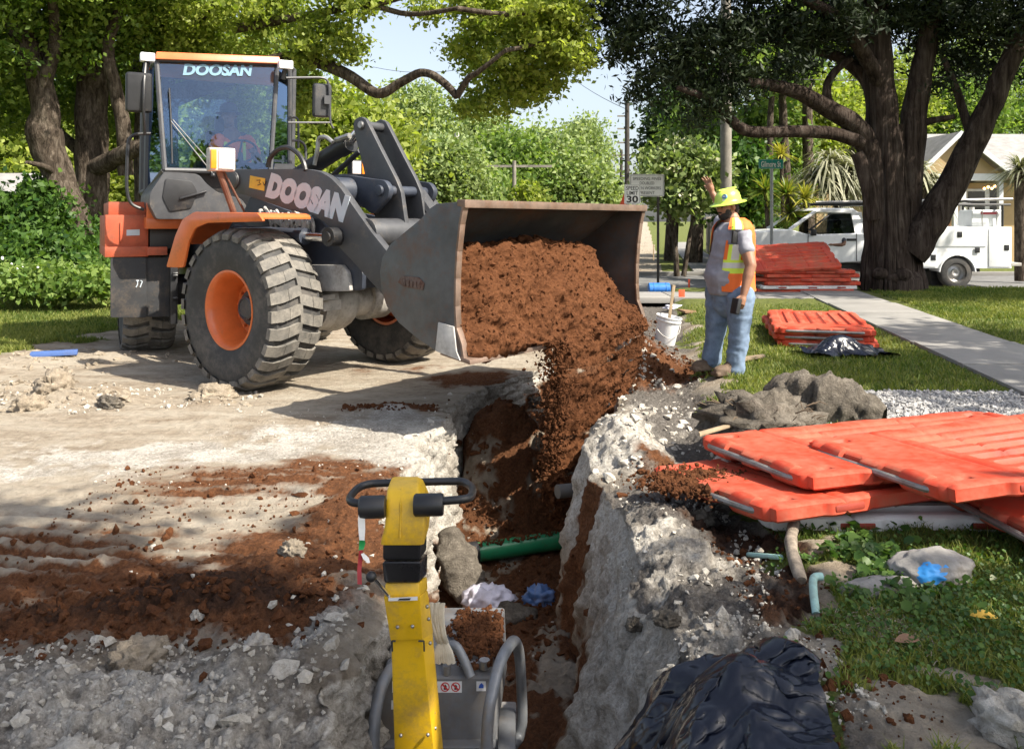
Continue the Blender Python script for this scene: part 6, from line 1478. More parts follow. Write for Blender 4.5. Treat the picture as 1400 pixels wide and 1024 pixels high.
# ------------------------------------------------------------------ HOUSE ON THE RIGHT
HT = mat('tan_stucco', (.42, .30, .16), .85, var=.08, scale=2, bumpv=.1); TRIM = mat('white_trim', (.62, .63, .64), .6, var=.06); ROOF = mat('grey_shingles', (.26, .25, .24), .95, var=.2, scale=3, bumpv=.2, bscale=30); DARKW = mat('dark_glass', (.03, .035, .04), .1, bumpv=0)
HY = 31.0; hg = -.05
H = thing('bungalow', 'tan bungalow with a grey roof and a gabled porch behind the truck', 'house', tuple(P(1320, 300, HY).xy)+(hg,))
hx, hy_ = P(1320, 300, HY).x, HY
def hp2(px, py, Y): p_q = P(px, py, Y); return Vector((p_q.x-hx, p_q.y-hy_, p_q.z-hg))
g0, g1, ap = hp2(1252, 216, HY), hp2(1378, 238, HY), hp2(1287, 193, HY)
ez = hp2(1250, 238, HY).z; gxl = g0.x; gxr = g1.x; gmid = (gxl+gxr)/2-.2
gz_ = ez; apz = ap.z+.25
m = MB(); m.prism([(gxl+.25, gz_), (gxr-.25, gz_), (gmid, apz-.15)], 'y', 0, .15); m.build('gable_wall', HT, H, 0)
m = MB()
for i, (sx, ex) in enumerate(((gxl-.2, gmid), (gxr+.2, gmid))):
    dz = .0; m.hexa([(sx, -.30, gz_-.20), (ex, -.30, apz-.05), (ex, 3.5, apz-.05), (sx, 3.5, gz_-.20)], [(sx, -.30, gz_-.08), (ex, -.30, apz+.07), (ex, 3.5, apz+.07), (sx, 3.5, gz_-.08)])
m.build('porch_roof', ROOF, H, 0)
for sx in (gxl-.2, gxr+.2):
    m = MB(); m.hexa([(sx, -.36, gz_-.28), (gmid, -.36, apz-.10), (gmid, -.31, apz-.10), (sx, -.31, gz_-.28)], [(sx, -.36, gz_-.06), (gmid, -.36, apz+.10), (gmid, -.31, apz+.10), (sx, -.31, gz_-.06)]); m.build('barge_board', TRIM, H, 0)
m = MB(); m.box(((gxl+gxr)/2, .08, gz_-.12), (gxr-gxl-.2, .22, .26)); m.build('porch_beam', TRIM, H, 0, .01)
for px in (1258, 1307, 1318, 1369):
    q = hp2(px, 300, HY); m = MB(); m.box((q.x, .08, (gz_-.25)/2), (.16, .16, gz_-.25)); m.build('porch_post', TRIM, H, 0, .01)
m = MB(); m.box(((gxl+gxr)/2+1.8, 2.6, 1.5), (12.5, .2, 3.2)); m.build('front_wall', HT, H, 0)
for px0, px1, py0, py1 in ((1322, 1345, 262, 300), (1352, 1366, 258, 300)):
    a, b_ = hp2(px0, py1, HY+2.5), hp2(px1, py0, HY+2.5); m = MB(); m.box(((a.x+b_.x)/2, 2.47, (a.z+b_.z)/2), (b_.x-a.x+.2, .06, b_.z-a.z+.2)); f_w = m.build('window_frame', TRIM, H, 0, .01); m = MB(); m.box(((a.x+b_.x)/2, 2.43, (a.z+b_.z)/2), (b_.x-a.x, .03, b_.z-a.z)); m.build('window_pane', DARKW, f_w, 0)
a, b_ = hp2(1275, 310, HY+2.5), hp2(1298, 252, HY+2.5); m = MB(); m.box(((a.x+b_.x)/2, 2.45, b_.z/2), (b_.x-a.x, .08, b_.z)); m.build('door', mat('brown_door', (.14, .07, .03), .5), H, 0, .01)
m = MB(); rid = hp2(1255, 182, HY+5).z; evz = hp2(1255, 238, HY+2).z
m.hexa([(gxl-.5, 1.6, evz-.1), (gxr+8, 1.6, evz-.1), (gxr+8, 6.0, rid-.1), (gxl-.1, 6.0, rid-.1)], [(gxl-.5, 1.6, evz+.05), (gxr+8, 1.6, evz+.05), (gxr+8, 6.0, rid+.05), (gxl-.1, 6.0, rid+.05)])
m.hexa([(gxl-.5, 6.05, rid-.1), (gxr+8, 6.05, rid-.1), (gxr+8, 10, evz-.1), (gxl-.5, 10, evz-.1)], [(gxl-.5, 6.05, rid+.05), (gxr+8, 6.05, rid+.05), (gxr+8, 10, evz+.05), (gxl-.5, 10, evz+.05)])
m.build('main_roof', ROOF, H, 0)
m = MB(); m.box(((gxl+gxr)/2+3.5, 6.0, 1.4), (gxr-gxl+8, 6.5, 2.9)); m.build('side_wall', HT, H, 0)
m = MB(); m.box(((gxl+gxr)/2, 1.2, .1), (gxr-gxl, 2.6, .3)); m.build('porch_floor', CONC, H, 0)
LGT = bpy.data.materials.new('warm_bulb'); LGT.use_nodes = True; bb = LGT.node_tree.nodes['Principled BSDF']; bb.inputs['Emission Color'].default_value = (1, .45, .12, 1); bb.inputs['Emission Strength'].default_value = 6
for k, (px, py) in enumerate(((1316, 257), (1346, 258), (1351, 256), (1356, 258), (1360, 255))):
    m = MB(); q = hp2(px, py, HY+1.0); m.ball(q, .05, 8, 6); m.build('porch_bulb', LGT, H, 50)
# left: the pale wall of a house behind the shrubs
H2 = thing('bungalow', 'beige house wall half hidden by shrubs at the left edge', 'house', tuple(P(-40, 300, 24).xy)+(0,))
m = MB(); m.box((0, 0, 1.1), (4.2, 3.0, 2.2)); m.build('front_wall', mat('beige_siding', (.55, .45, .28), .8, var=.06), H2, 0)
m = MB(); m.hexa([(-2.6, -2, 2.2), (2.6, -2, 2.2), (2.6, 2, 2.2), (-2.6, 2, 2.2)], [(-2.4, -.1, 2.9), (2.4, -.1, 2.9), (2.4, .1, 2.9), (-2.4, .1, 2.9)]); m.build('roof', ROOF, H2, 0)
m = MB(); m.box((1.2, -1.53, 1.3), (.9, .06, 1.1)); f_w = m.build('window_frame', TRIM, H2, 0); m = MB(); m.box((1.2, -1.57, 1.3), (.75, .04, .95)); m.build('window_pane', DARKW, f_w, 0)
# wooden fence along the far sidewalk
FN = thing('wooden_fence', 'weathered grey board fence along the far sidewalk behind the flowering bush', 'fence', (0, 0, 0))
FNM = [mat('grey_boards', (.24, .215, .185), .9, var=.25, scale=2), mat('brown_boards', (.19, .155, .12), .9, var=.25, scale=2)]
y = 28.0; k = 0; bmesh_c = []
for mm_ in FNM:
    q = MB(); q.prism([(-.07, 0), (.07, 0), (.07, 1.72), (.03, 1.78), (-.03, 1.78), (-.07, 1.72)], 'y', -.012, .012); bmesh_c.append(q.mesh('board', mm_, 0))
while y < 44:
    o = link('board', bmesh_c[(k*7) % 3 % 2], FN, (2.9+.165*y+.02*math.sin(k*3.3), y, -.06+.03*math.sin(k*1.9))); o.rotation_euler = (0, 0, R(80)); y += .155; k += 1
m = MB()
for z in (.4, 1.3): m.box((2.95+.165*36, 36, z), (.05, 16.2, .09), (0, 0, -math.atan(.165)))
m.build('rail', FNM[0], FN, 0)['kind'] = 'stuff'
# ------------------------------------------------------------------ TREES AND SHRUBS
def bark_mat(name, lo, mid_, hi, stretch, sc_, strength):
    m, t, b = new_mat(name); v = coords(t); mp = NN(t, 'ShaderNodeMapping'); mp.inputs['Scale'].default_value = (1, 1, stretch); t.links.new(v, mp.inputs[0])
    a = noise(t, sc_, 9, .72, mp.outputs[0], .6); a2 = noise(t, sc_*.22, 4, .6, v); s_ = math_(t, 'ADD', math_(t, 'MULTIPLY', a, .75), math_(t, 'MULTIPLY', a2, .25))
    t.links.new(ramp(t, s_, [(.38, lo), (.5, mid_), (.64, hi)]), b.inputs['Base Color']); b.inputs['Roughness'].default_value = .95; b.inputs['Specular IOR Level'].default_value = .1
    bump(t, b, a, 1.0, .12); return m
BARK = bark_mat('grey_brown_bark', (.025, .019, .014), (.09, .07, .054), (.20, .165, .13), .30, 12, 1)
CBARK = bark_mat('cedar_bark', (.016, .011, .009), (.058, .042, .034), (.125, .10, .085), .07, 11, 1)
L_OAK = leaf_mat('oak_leaves', (.075, .14, .022), (.23, .30, .05), .5)
L_LIME = leaf_mat('young_yellow_leaves', (.15, .21, .035), (.38, .42, .085), .52)
L_MID = leaf_mat('mid_green_leaves', (.09, .17, .036), (.24, .32, .08), .45)
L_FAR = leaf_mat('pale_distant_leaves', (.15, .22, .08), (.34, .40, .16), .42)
L_DARK = leaf_mat('dark_leaves', (.018, .045, .012), (.05, .085, .02), .3)
L_CED = leaf_mat('cedar_sprays', (.008, .017, .007), (.028, .042, .014), .13, .6)
L_SHR = leaf_mat('shrub_leaves', (.02, .06, .012), (.10, .18, .03), .38)
L_PALM = leaf_mat('grey_palm_blades', (.16, .165, .11), (.42, .41, .30), .25)
L_YUC = leaf_mat('yucca_blades', (.08, .15, .025), (.38, .34, .06), .35)
def quads(P_, size, g, elong=1.7, droop=.0, tint=None, dirs=None):
    n = len(P_)
    a = g.standard_normal((n, 3)) if dirs is None else dirs+.35*g.standard_normal((n, 3))
    a[:, 2] -= droop; a /= np.linalg.norm(a, axis=1, keepdims=True)+1e-9
    b_ = g.standard_normal((n, 3)); b_ -= a*(a*b_).sum(1, keepdims=True); b_ /= np.linalg.norm(b_, axis=1, keepdims=True)+1e-9
    nn = np.cross(a, b_)
    s = size*g.uniform(.6, 1.3, (n, 1)); L_ = s*elong
    v = np.stack([P_-a*L_*.5, P_+b_*s*.5+nn*s*.12, P_+a*L_*.5-nn*s*.06, P_-b_*s*.5+nn*s*.12], 1).reshape(-1, 3)
    t_ = np.clip(g.random(n) if tint is None else tint+.22*g.standard_normal(n), 0, 1)
    tn = np.repeat(np.stack([t_, t_, t_, 1+0*t_], 1), 4, 0)
    return v, np.arange(4*n).reshape(n, 4), tn
def crown_points(blobs, n, g, clump=.16, per=26, shell=.55):
    """leaves gathered in clumps, clumps spread through ellipsoids"""
    vol = np.array([b[3]*b[4]*b[5] for b in blobs])**.75; vol /= vol.sum(); pts, tt = [], []
    for b_, f in zip(blobs, vol):
        nc = max(3, int(n*f/per)); d = g.standard_normal((nc, 3)); d /= np.linalg.norm(d, axis=1, keepdims=True)
        r = (shell+(1-shell)*g.random(nc))**(1/1.0)*(.75+.35*g.random(nc)); c = np.array(b_[:3])+d*r[:, None]*np.array(b_[3:6]); sz = clump*g.uniform(.6, 1.7, nc)
        ct = g.random(nc)*.7+.15
        m_ = g.poisson(per*sz/clump, nc); k = np.repeat(np.arange(nc), m_)
        o = g.standard_normal((len(k), 3))*np.array([1, 1, .62]); pts.append(c[k]+o*sz[k][:, None]); tt.append(ct[k])
    return np.concatenate(pts), np.concatenate(tt)
def pb(px, py, Y, rx, ry, rz=None):
    c = P(px, py, Y); k = Y/FPX; return (c.x, Y, c.z, rx*k, (rz if rz else rx*k*.8), ry*k)
TN = 0
def plant(name, label, cat, base, limbs, blobs, n, m_leaf, size, bark=None, clump=.3, per=26, elong=1.7, droop=0.0, group=None, shell=.55, extra=None, cname='crown'):
    global TN; TN += 1; g = np.random.default_rng(100+TN)
    t_ = thing(name, label, cat, base, 0, group); off = np.array(base, float)
    if limbs:
        mm = MB()
        for pts, rr in limbs:
            p_ = catmull([Vector(q)-Vector(base) for q in pts], 5); r_ = np.interp(np.linspace(0, len(rr)-1, len(p_)), range(len(rr)), rr)
            p_ = [q+Vector((.05*r_[i]*math.sin(i*1.3+TN), .05*r_[i]*math.cos(i*1.7+TN), 0)) for i, q in enumerate(p_)]
            mm.tube(p_, list(r_), 14)
        o = mm.build('trunk', bark or BARK, t_, 60)
    P_, tt = crown_points(blobs, n, g, clump, per, shell)
    if extra is not None: P_ = np.concatenate([P_, extra]); tt = np.concatenate([tt, np.full(len(extra), .5)])
    v, f, tn = quads(P_-off, size, g, elong, droop, tt)
    link(cname, npmesh(cname, v, f, m_leaf, True, tn), t_); return t_
def gz0(x, y): return surf(x, y)
# --- left group: big oaks behind the loader
b1 = P(112, 372, 17.0); b1.z = .03
plant('leaning_oak', 'leaning oak with a knotted trunk at the left edge', 'tree', (b1.x, 17.0, .03),
      [([P(112, 372, 17), P(98, 300, 17), P(80, 240, 17), P(60, 185, 16.9), P(62, 150, 16.8), P(48, 90, 16.7), P(25, 40, 16.5), P(-5, -20, 16.3)], [.40, .33, .29, .35, .26, .24, .22, .18]),
       ([P(52, 100, 16.7), P(40, 60, 17), P(-20, 30, 17.4)], [.2, .16, .1]), ([P(80, 240, 17), P(60, 228, 16.5), P(36, 222, 16)], [.09, .06, .03]), ([P(58, 120, 16.7), P(75, 60, 16.5), P(72, 0, 16)], [.16, .12, .08])],
      [pb(20, 60, 16.5, 110, 60, 1.4), pb(60, -60, 16, 160, 80, 2.2), pb(-60, 100, 16.5, 90, 120, 1.6), pb(95, 40, 17.5, 60, 50, 1.2), pb(30, 150, 18.5, 70, 40, 1.0)], 24000, L_OAK, .075, clump=.15, per=40)
b2 = P(128, 375, 18.0)
plant('upright_oak', 'thick upright oak behind the loader cab with a low side branch', 'tree', (b2.x, 18.0, .03),
      [([P(128, 378, 18), P(124, 310, 18), P(126, 240, 18), P(125, 170, 18), P(126, 100, 18), P(118, 40, 18), P(112, -40, 18)], [.44, .36, .34, .33, .31, .28, .24]),
       ([P(122, 232, 18), P(148, 222, 17.6), P(175, 208, 17.2), P(205, 196, 17)], [.22, .20, .18, .14]), ([P(108, 205, 18), P(85, 185, 18.5), P(70, 165, 19)], [.14, .1, .06]), ([P(118, 50, 18), P(95, 20, 17.5), P(78, -20, 17)], [.18, .14, .1]),
       ([P(172, 240, 17.5), P(168, 170, 17.4), P(155, 110, 17.3), P(148, 60, 17.2), P(170, 0, 17)], [.16, .15, .13, .12, .10])],
      [pb(140, 20, 17.5, 90, 60, 1.6), pb(160, -70, 17, 180, 90, 2.5), pb(175, 90, 19, 50, 60, 1.2), pb(80, 110, 19.5, 60, 50, 1.2), pb(150, 150, 20, 60, 50, 1.3)], 24000, L_OAK, .075, clump=.15, per=40)
b3 = P(215, 375, 19.5)
plant('spreading_oak', 'spreading oak with a long crooked limb reaching over the street behind the cab', 'tree', (b3.x, 19.5, .03),
      [([P(215, 380, 19.5), P(215, 250, 19.5), P(212, 120, 19.5), P(208, 50, 19.3), P(205, -30, 19)], [.55, .5, .46, .42, .38]), ([P(212, 70, 19.3), P(250, 30, 18.6), P(285, 5, 18), P(320, -30, 17.5)], [.30, .24, .2, .16]),
       ([P(215, 140, 19.4), P(300, 110, 18.4), P(400, 80, 17.4), P(470, 100, 16.8), P(515, 128, 16.4), P(545, 115, 16.2), P(575, 100, 16), P(600, 108, 15.8), P(625, 132, 15.6)], [.28, .20, .15, .12, .10, .09, .08, .075, .07]),
       ([P(625, 132, 15.6), P(640, 108, 15.4), P(655, 98, 15.2), P(690, 70, 15)], [.07, .06, .05, .035]), ([P(320, 40, 17.5), P(430, 20, 16.8), P(500, 8, 16.2), P(560, 20, 16), P(625, 12, 15.5)], [.10, .08, .06, .05, .04]), ([P(500, 8, 16.2), P(540, 0, 16), P(600, -20, 15.6)], [.07, .05, .03]), ([P(690, 70, 15), P(725, 62, 15.4), P(765, 50, 15.8)], [.045, .04, .025]), ([P(625, 12, 15.5), P(690, 20, 15.6), P(750, 15, 15.6)], [.05, .05, .03])],
      [pb(250, 30, 18.5, 90, 45, 1.8), pb(300, 80, 19.5, 90, 50, 1.6), pb(360, 10, 17.5, 80, 40, 1.8), pb(440, 60, 17, 60, 45, 1.3), pb(470, -10, 16.5, 60, 30, 1.4), pb(420, 130, 18, 60, 40, 1.2), pb(330, 150, 20, 70, 50, 1.4), pb(505, 10, 16, 30, 18, .6), pb(480, 60, 16.5, 26, 30, .5), pb(690, 20, 17, 60, 55, 1.8), pb(745, 30, 16, 60, 55, 1.6), pb(780, 70, 16, 38, 40, 1.2), pb(715, 90, 17, 62, 42, 1.5), pb(655, 60, 18, 45, 55, 1.4), pb(690, 135, 17.5, 50, 26, 1.1), pb(640, 145, 18, 28, 22, .8), pb(780, 5, 15.5, 40, 30, 1.2), pb(640, 0, 17, 40, 24, 1), pb(800, 85, 15.5, 16, 16, .5), pb(740, 120, 17, 36, 24, .9), pb(585, 15, 16.5, 30, 14, .6)], 46000, L_LIME, .072, clump=.13, per=40, shell=.35)
# --- shrubs at the left
SG = 'shrubs along the left lawn edge'
for i, (px, py, Y, rx, ry, lab) in enumerate(((20, 300, 16.5, 60, 55, 'dark glossy shrub at the far left edge of the lawn'), (70, 280, 17, 50, 60, 'tall dark shrub under the leaning oak'), (85, 345, 16, 55, 45, 'broad green shrub left of the loader side box'), (128, 330, 17.5, 30, 50, 'narrow shrub between the oak trunk and the orange side box'), (15, 350, 15.5, 40, 40, 'low shrub with yellowish leaves at the left edge'))):
    c = P(px, py, Y); plant('shrub', lab, 'shrub', (c.x, Y, .03), [([(c.x, Y, 0), (c.x+.05, Y, c.z*.6)], [.05, .03]), ([(c.x+.1, Y, 0), (c.x-.25, Y+.1, c.z*.7)], [.04, .02])], [pb(px, py, Y, rx*.75, ry*.75, .8), pb(px-rx*.4, py+ry*.3, Y-.2, rx*.5, ry*.5, .6), pb(px+rx*.4, py+ry*.35, Y-.2, rx*.45, ry*.45, .6)], 4200, L_SHR, .085, clump=.12, per=30, shell=.4, cname='foliage', group=SG)
for i, (px, lab) in enumerate(((15, 'low hedge plant with white flowers at the far left behind the red cone'), (65, 'low leafy hedge plant right of the red cone'), (118, 'low leafy hedge plant touching the loader mud flap'))):
    c = P(px, 385, 14.5); plant('hedge_plant', lab, 'plant', (c.x, 14.5, .05), None, [pb(px, 383, 14.5, 34, 17, .5), pb(px+20, 388, 14.3, 20, 12, .4)], 3200, L_MID, .075, clump=.12, cname='foliage', group='low plants along the lawn')
g = np.random.default_rng(61); m = MB()
for k in range(16): m.ball(P(g.uniform(2, 60), g.uniform(352, 372), 14.2), .022, 6, 4)
tag(m.build('white_flowers', mat('white_petals', (.75, .75, .72), .7), None, 50), 'tiny white flowers above the low hedge at the left', None, None, 'stuff')
# --- background greenery across the lawn on the left and in the middle
BG = 'trees in the background'
for px, py, Y, rx, ry, mt_, n, lab in ((30, 190, 30, 120, 110, L_LIME, 7500, 'bright tree seen between the oak trunks at the left'), (180, 210, 32, 90, 110, L_LIME, 6500, 'bright tree behind the loader mirror and handrail'), (330, 190, 30, 110, 110, L_LIME, 7500, 'yellow green tree behind the loader cab'), (470, 180, 28, 85, 85, L_LIME, 7500, 'yellow green tree behind the tilt cylinder'),
                                       (-60, 150, 34, 120, 160, L_MID, 4500, 'tall tree beyond the left edge'), (110, 90, 40, 190, 110, L_MID, 7000, 'wide tree crown far behind the oaks'), (300, 80, 42, 160, 90, L_MID, 7000, 'wide tree crown far behind the loader roof')):
    c = P(px, py, Y); plant('background_tree', lab, 'tree', (c.x, Y, -.1), [([(c.x, Y, -.1), (c.x+.2, Y, c.z)], [.3, .15])], [pb(px, py, Y, rx*.7, ry*.7), pb(px-rx*.5, py+ry*.3, Y, rx*.5, ry*.5), pb(px+rx*.5, py+ry*.25, Y, rx*.5, ry*.5), pb(px+rx*.1, py+ry*.7, Y-1, rx*.7, ry*.4)], int(n*2), mt_, .15, clump=.42, per=26, group=BG)
c = P(600, 250, 33)
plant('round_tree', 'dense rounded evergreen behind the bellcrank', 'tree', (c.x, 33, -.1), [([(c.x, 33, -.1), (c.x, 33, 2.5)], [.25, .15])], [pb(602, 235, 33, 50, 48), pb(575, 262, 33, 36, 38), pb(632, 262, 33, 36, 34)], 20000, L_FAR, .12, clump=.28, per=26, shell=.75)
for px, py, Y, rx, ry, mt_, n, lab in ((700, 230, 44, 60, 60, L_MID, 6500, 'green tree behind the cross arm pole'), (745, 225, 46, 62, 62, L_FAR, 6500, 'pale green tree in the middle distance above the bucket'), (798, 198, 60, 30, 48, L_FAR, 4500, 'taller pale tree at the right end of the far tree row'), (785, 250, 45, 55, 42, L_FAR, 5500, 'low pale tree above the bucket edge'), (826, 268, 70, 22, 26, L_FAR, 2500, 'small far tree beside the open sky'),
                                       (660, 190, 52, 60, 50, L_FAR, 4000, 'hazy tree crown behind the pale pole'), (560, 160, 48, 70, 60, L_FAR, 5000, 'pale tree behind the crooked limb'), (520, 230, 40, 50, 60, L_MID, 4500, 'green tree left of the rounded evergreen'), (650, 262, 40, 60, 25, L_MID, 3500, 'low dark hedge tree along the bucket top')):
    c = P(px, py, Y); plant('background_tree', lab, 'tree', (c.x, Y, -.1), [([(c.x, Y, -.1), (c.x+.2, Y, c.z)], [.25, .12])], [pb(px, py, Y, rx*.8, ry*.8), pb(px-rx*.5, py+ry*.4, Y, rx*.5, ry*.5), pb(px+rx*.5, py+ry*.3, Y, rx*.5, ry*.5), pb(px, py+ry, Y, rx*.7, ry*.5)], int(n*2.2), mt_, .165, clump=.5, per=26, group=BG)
c = P(722, 268, 36); plant('shrub', 'small bright conical shrub just above the bucket', 'shrub', (c.x, 36, -.1), None, [pb(722, 268, 36, 13, 14), pb(722, 280, 36, 17, 12)], 1500, L_LIME, .14, clump=.2, cname='foliage')
# --- right of the street
for px, py, Y, rx, ry, mt_, n, lab in ((917, 175, 34, 11, 72, L_DARK, 5000, 'tall dark vine covered tree beside the dark pole'), (952, 120, 36, 34, 70, L_DARK, 5000, 'dark tree crown behind the cedar boughs'), (950, 200, 32, 42, 50, L_MID, 5000, 'green tree left of the thick pale pole'), (1040, 190, 32, 50, 70, L_MID, 5500, 'green tree behind the street name sign'), (1100, 140, 36, 70, 60, L_LIME, 5500, 'bright tree behind the low cedar limb'),
                                       (1200, 130, 42, 80, 70, L_LIME, 5500, 'bright tree behind the cedar trunks'), (1300, 140, 44, 90, 60, L_MID, 6000, 'tree rising behind the tan bungalow roof'), (1400, 130, 46, 80, 70, L_MID, 5000, 'tree behind the bungalow at the right edge'), (1010, 240, 28, 30, 50, L_SHR, 3500, 'dark shrub tree right behind the worker'), (1330, 60, 50, 120, 50, L_FAR, 4500, 'pale crown high above the bungalow')):
    c = P(px, py, Y); plant('background_tree', lab, 'tree', (c.x, Y, -.1), [([(c.x, Y, -.1), (c.x+.2, Y, c.z), (c.x+.1, Y, c.z+ry*.5*Y/FPX)], [.28, .2, .08])], [pb(px, py, Y, rx*.8, ry*.8), pb(px-rx*.5, py+ry*.4, Y, rx*.5, ry*.5), pb(px+rx*.5, py+ry*.3, Y, rx*.5, ry*.5), pb(px, py+ry*.8, Y, rx*.7, ry*.5)], int(n*1.8), mt_, .145, clump=.38, per=26, group=BG)
for k, (px, tp_, Y, r) in enumerate(((1078, 120, 30, .16), (1106, 100, 31, .2), (1050, 150, 29, .12))):
    a, b_ = P(px, 330, Y), P(px-8+6*k, tp_, Y)
    plant('slender_tree', ('slender bare trunked tree left of the palm', 'slender pale trunked tree behind the palm', 'thin leaning tree behind the green street sign')[k], 'tree', (a.x, Y, -.1), [([(a.x, Y, -.1), a.lerp(b_, .5), b_, b_+Vector((.3, 0, 3))], [r*1.2, r, r*.85, r*.5])], [pb(px, tp_-60, Y, 50, 35)], 1500, L_MID, .2, clump=.4)
c = P(930, 240, 25)
plant('flowering_bush', 'pale flowering bush beside the far sidewalk left of the worker', 'bush', (c.x, 25, -.1), [([(c.x-.1, 25, -.1), (c.x-.2, 25, 1.2), (c.x-.5, 25, 2.2)], [.09, .07, .04]), ([(c.x+.1, 25, -.1), (c.x+.3, 25, 1.2), (c.x+.5, 25, 2.0)], [.08, .06, .03])], [pb(925, 225, 25, 34, 32), pb(955, 235, 25, 30, 34), pb(905, 255, 25, 22, 26), pb(935, 265, 25, 38, 28)], 8500, L_FAR, .12, clump=.22, shell=.6)
g = np.random.default_rng(62); P_, tt = crown_points([pb(925, 225, 24.9, 36, 34), pb(955, 240, 24.9, 30, 34), pb(935, 265, 24.9, 38, 26)], 500, g, .1, 8, .9); v, f, tn = quads(P_, .10, g, 1.1); o = link('cream_blossoms', npmesh('cream_blossoms', v, f, mat('cream_petals', (.62, .60, .38), .8), True)); tag(o, 'cream blossoms scattered over the pale flowering bush', None, None, 'stuff')
# yuccas and palms: rosettes of long narrow blades
def rosette(mb_v, mb_f, mb_t, c, n, L_, w_, g, up=.35, droop=.35, t0=.5):
    for k in range(n):
        q = g.uniform(0, 2*PI); e = g.uniform(-.5, 1.0)+up; d = np.array([math.cos(q)*math.cos(e), math.sin(q)*math.cos(e), math.sin(e)]); s = np.array([-math.sin(q), math.cos(q), 0]); L1 = L_*g.uniform(.7, 1.15); i0 = len(mb_v); tt = np.clip(t0+.3*g.standard_normal(), 0, 1)
        for j in range(5):
            u = j/4; p_q = c+d*L1*u+np.array([0, 0, -droop*L1*u*u]); ww = w_*(1-u)**.7*(.6+.8*min(1, u*4)); mb_v += [p_q-s*ww/2, p_q+s*ww/2]; mb_t += [(tt, tt, tt, 1)]*2
        mb_f += [(i0+2*j, i0+2*j+1, i0+2*j+3, i0+2*j+2) for j in range(4)]
def rosettes(name, label, cat, base, trunks, heads, m_leaf, sd_, w_=.05, droop=.35, up=.35, group=None):
    g = np.random.default_rng(sd_); t_ = thing(name, label, cat, base, 0, group); off = np.array(base, float)
    if trunks:
        mm = MB()
        for pts, r in trunks: mm.tube(catmull([Vector(q)-Vector(base) for q in pts], 4), r, 8)
        mm.build('trunk', BARK, t_, 60)
    v, f, tn = [], [], []
    for c, n, L_, tz in heads: rosette(v, f, tn, np.array(c)-off, n, L_, w_, g, up, droop, tz)
    link('crown', npmesh('crown', np.array(v), np.array(f), m_leaf, True, np.array(tn)), t_); return t_
for k, (px, py, Y, n, L_, tz, lab) in enumerate(((1068, 212, 24, 60, .62, .95, 'tall yucca with a yellow head above the street sign'), (1047, 262, 23, 110, .75, .3, 'green yucca left of the street sign post'), (1076, 268, 22.8, 120, .8, .45, 'large yucca right behind the street sign post'), (1100, 272, 22.6, 90, .72, .7, 'yellowish yucca in front of the palm'))):
    c = P(px, py, Y); c2 = P(px+4, py+24, Y)
    rosettes('yucca', lab, 'yucca', (c.x, Y, -.1), [([(c.x, Y, -.1), (c.x+.05, Y, c.z*.5), tuple(c)], .06)], [(tuple(c), n, L_, tz)]+([(tuple(c2), n//2, L_, tz)] if k else []), L_YUC, 70+k, .055, .30, group='yuccas by the corner')
c = P(1150, 236, 24.5)
rosettes('grey_palm', 'large shaggy grey green palm left of the cedar trunk', 'palm', (c.x, 24.5, -.1), [([(c.x, 24.5, -.1), tuple(c)], .2)], [(tuple(P(px, py, 24.5)), 150, 1.5, tz) for px, py, tz in ((1135, 225, .6), (1165, 235, .5), (1150, 250, .4), (1120, 248, .35), (1180, 250, .6))], L_PALM, 81, .07, .75, .25)
c = P(1262, 250, 24.5)
rosettes('grey_palm', 'smaller shaggy palm right of the cedar trunk', 'palm', (c.x, 24.5, -.1), [([(c.x, 24.5, -.1), tuple(c)], .2)], [(tuple(P(px, py, 24.5)), 130, 1.25, .6) for px, py in ((1256, 236), (1270, 255))], L_PALM, 82, .07, .7, .25)
c = P(1395, 232, 23)
rosettes('grey_palm', 'dark spiky palm at the right edge before the bungalow', 'palm', (c.x, 23, -.1), [([(c.x, 23, -.1), tuple(c)], .15)], [(tuple(c), 150, 1.0, .15), (tuple(P(1402, 245, 23)), 80, .9, .1)], L_PALM, 83, .05, .5, .3)
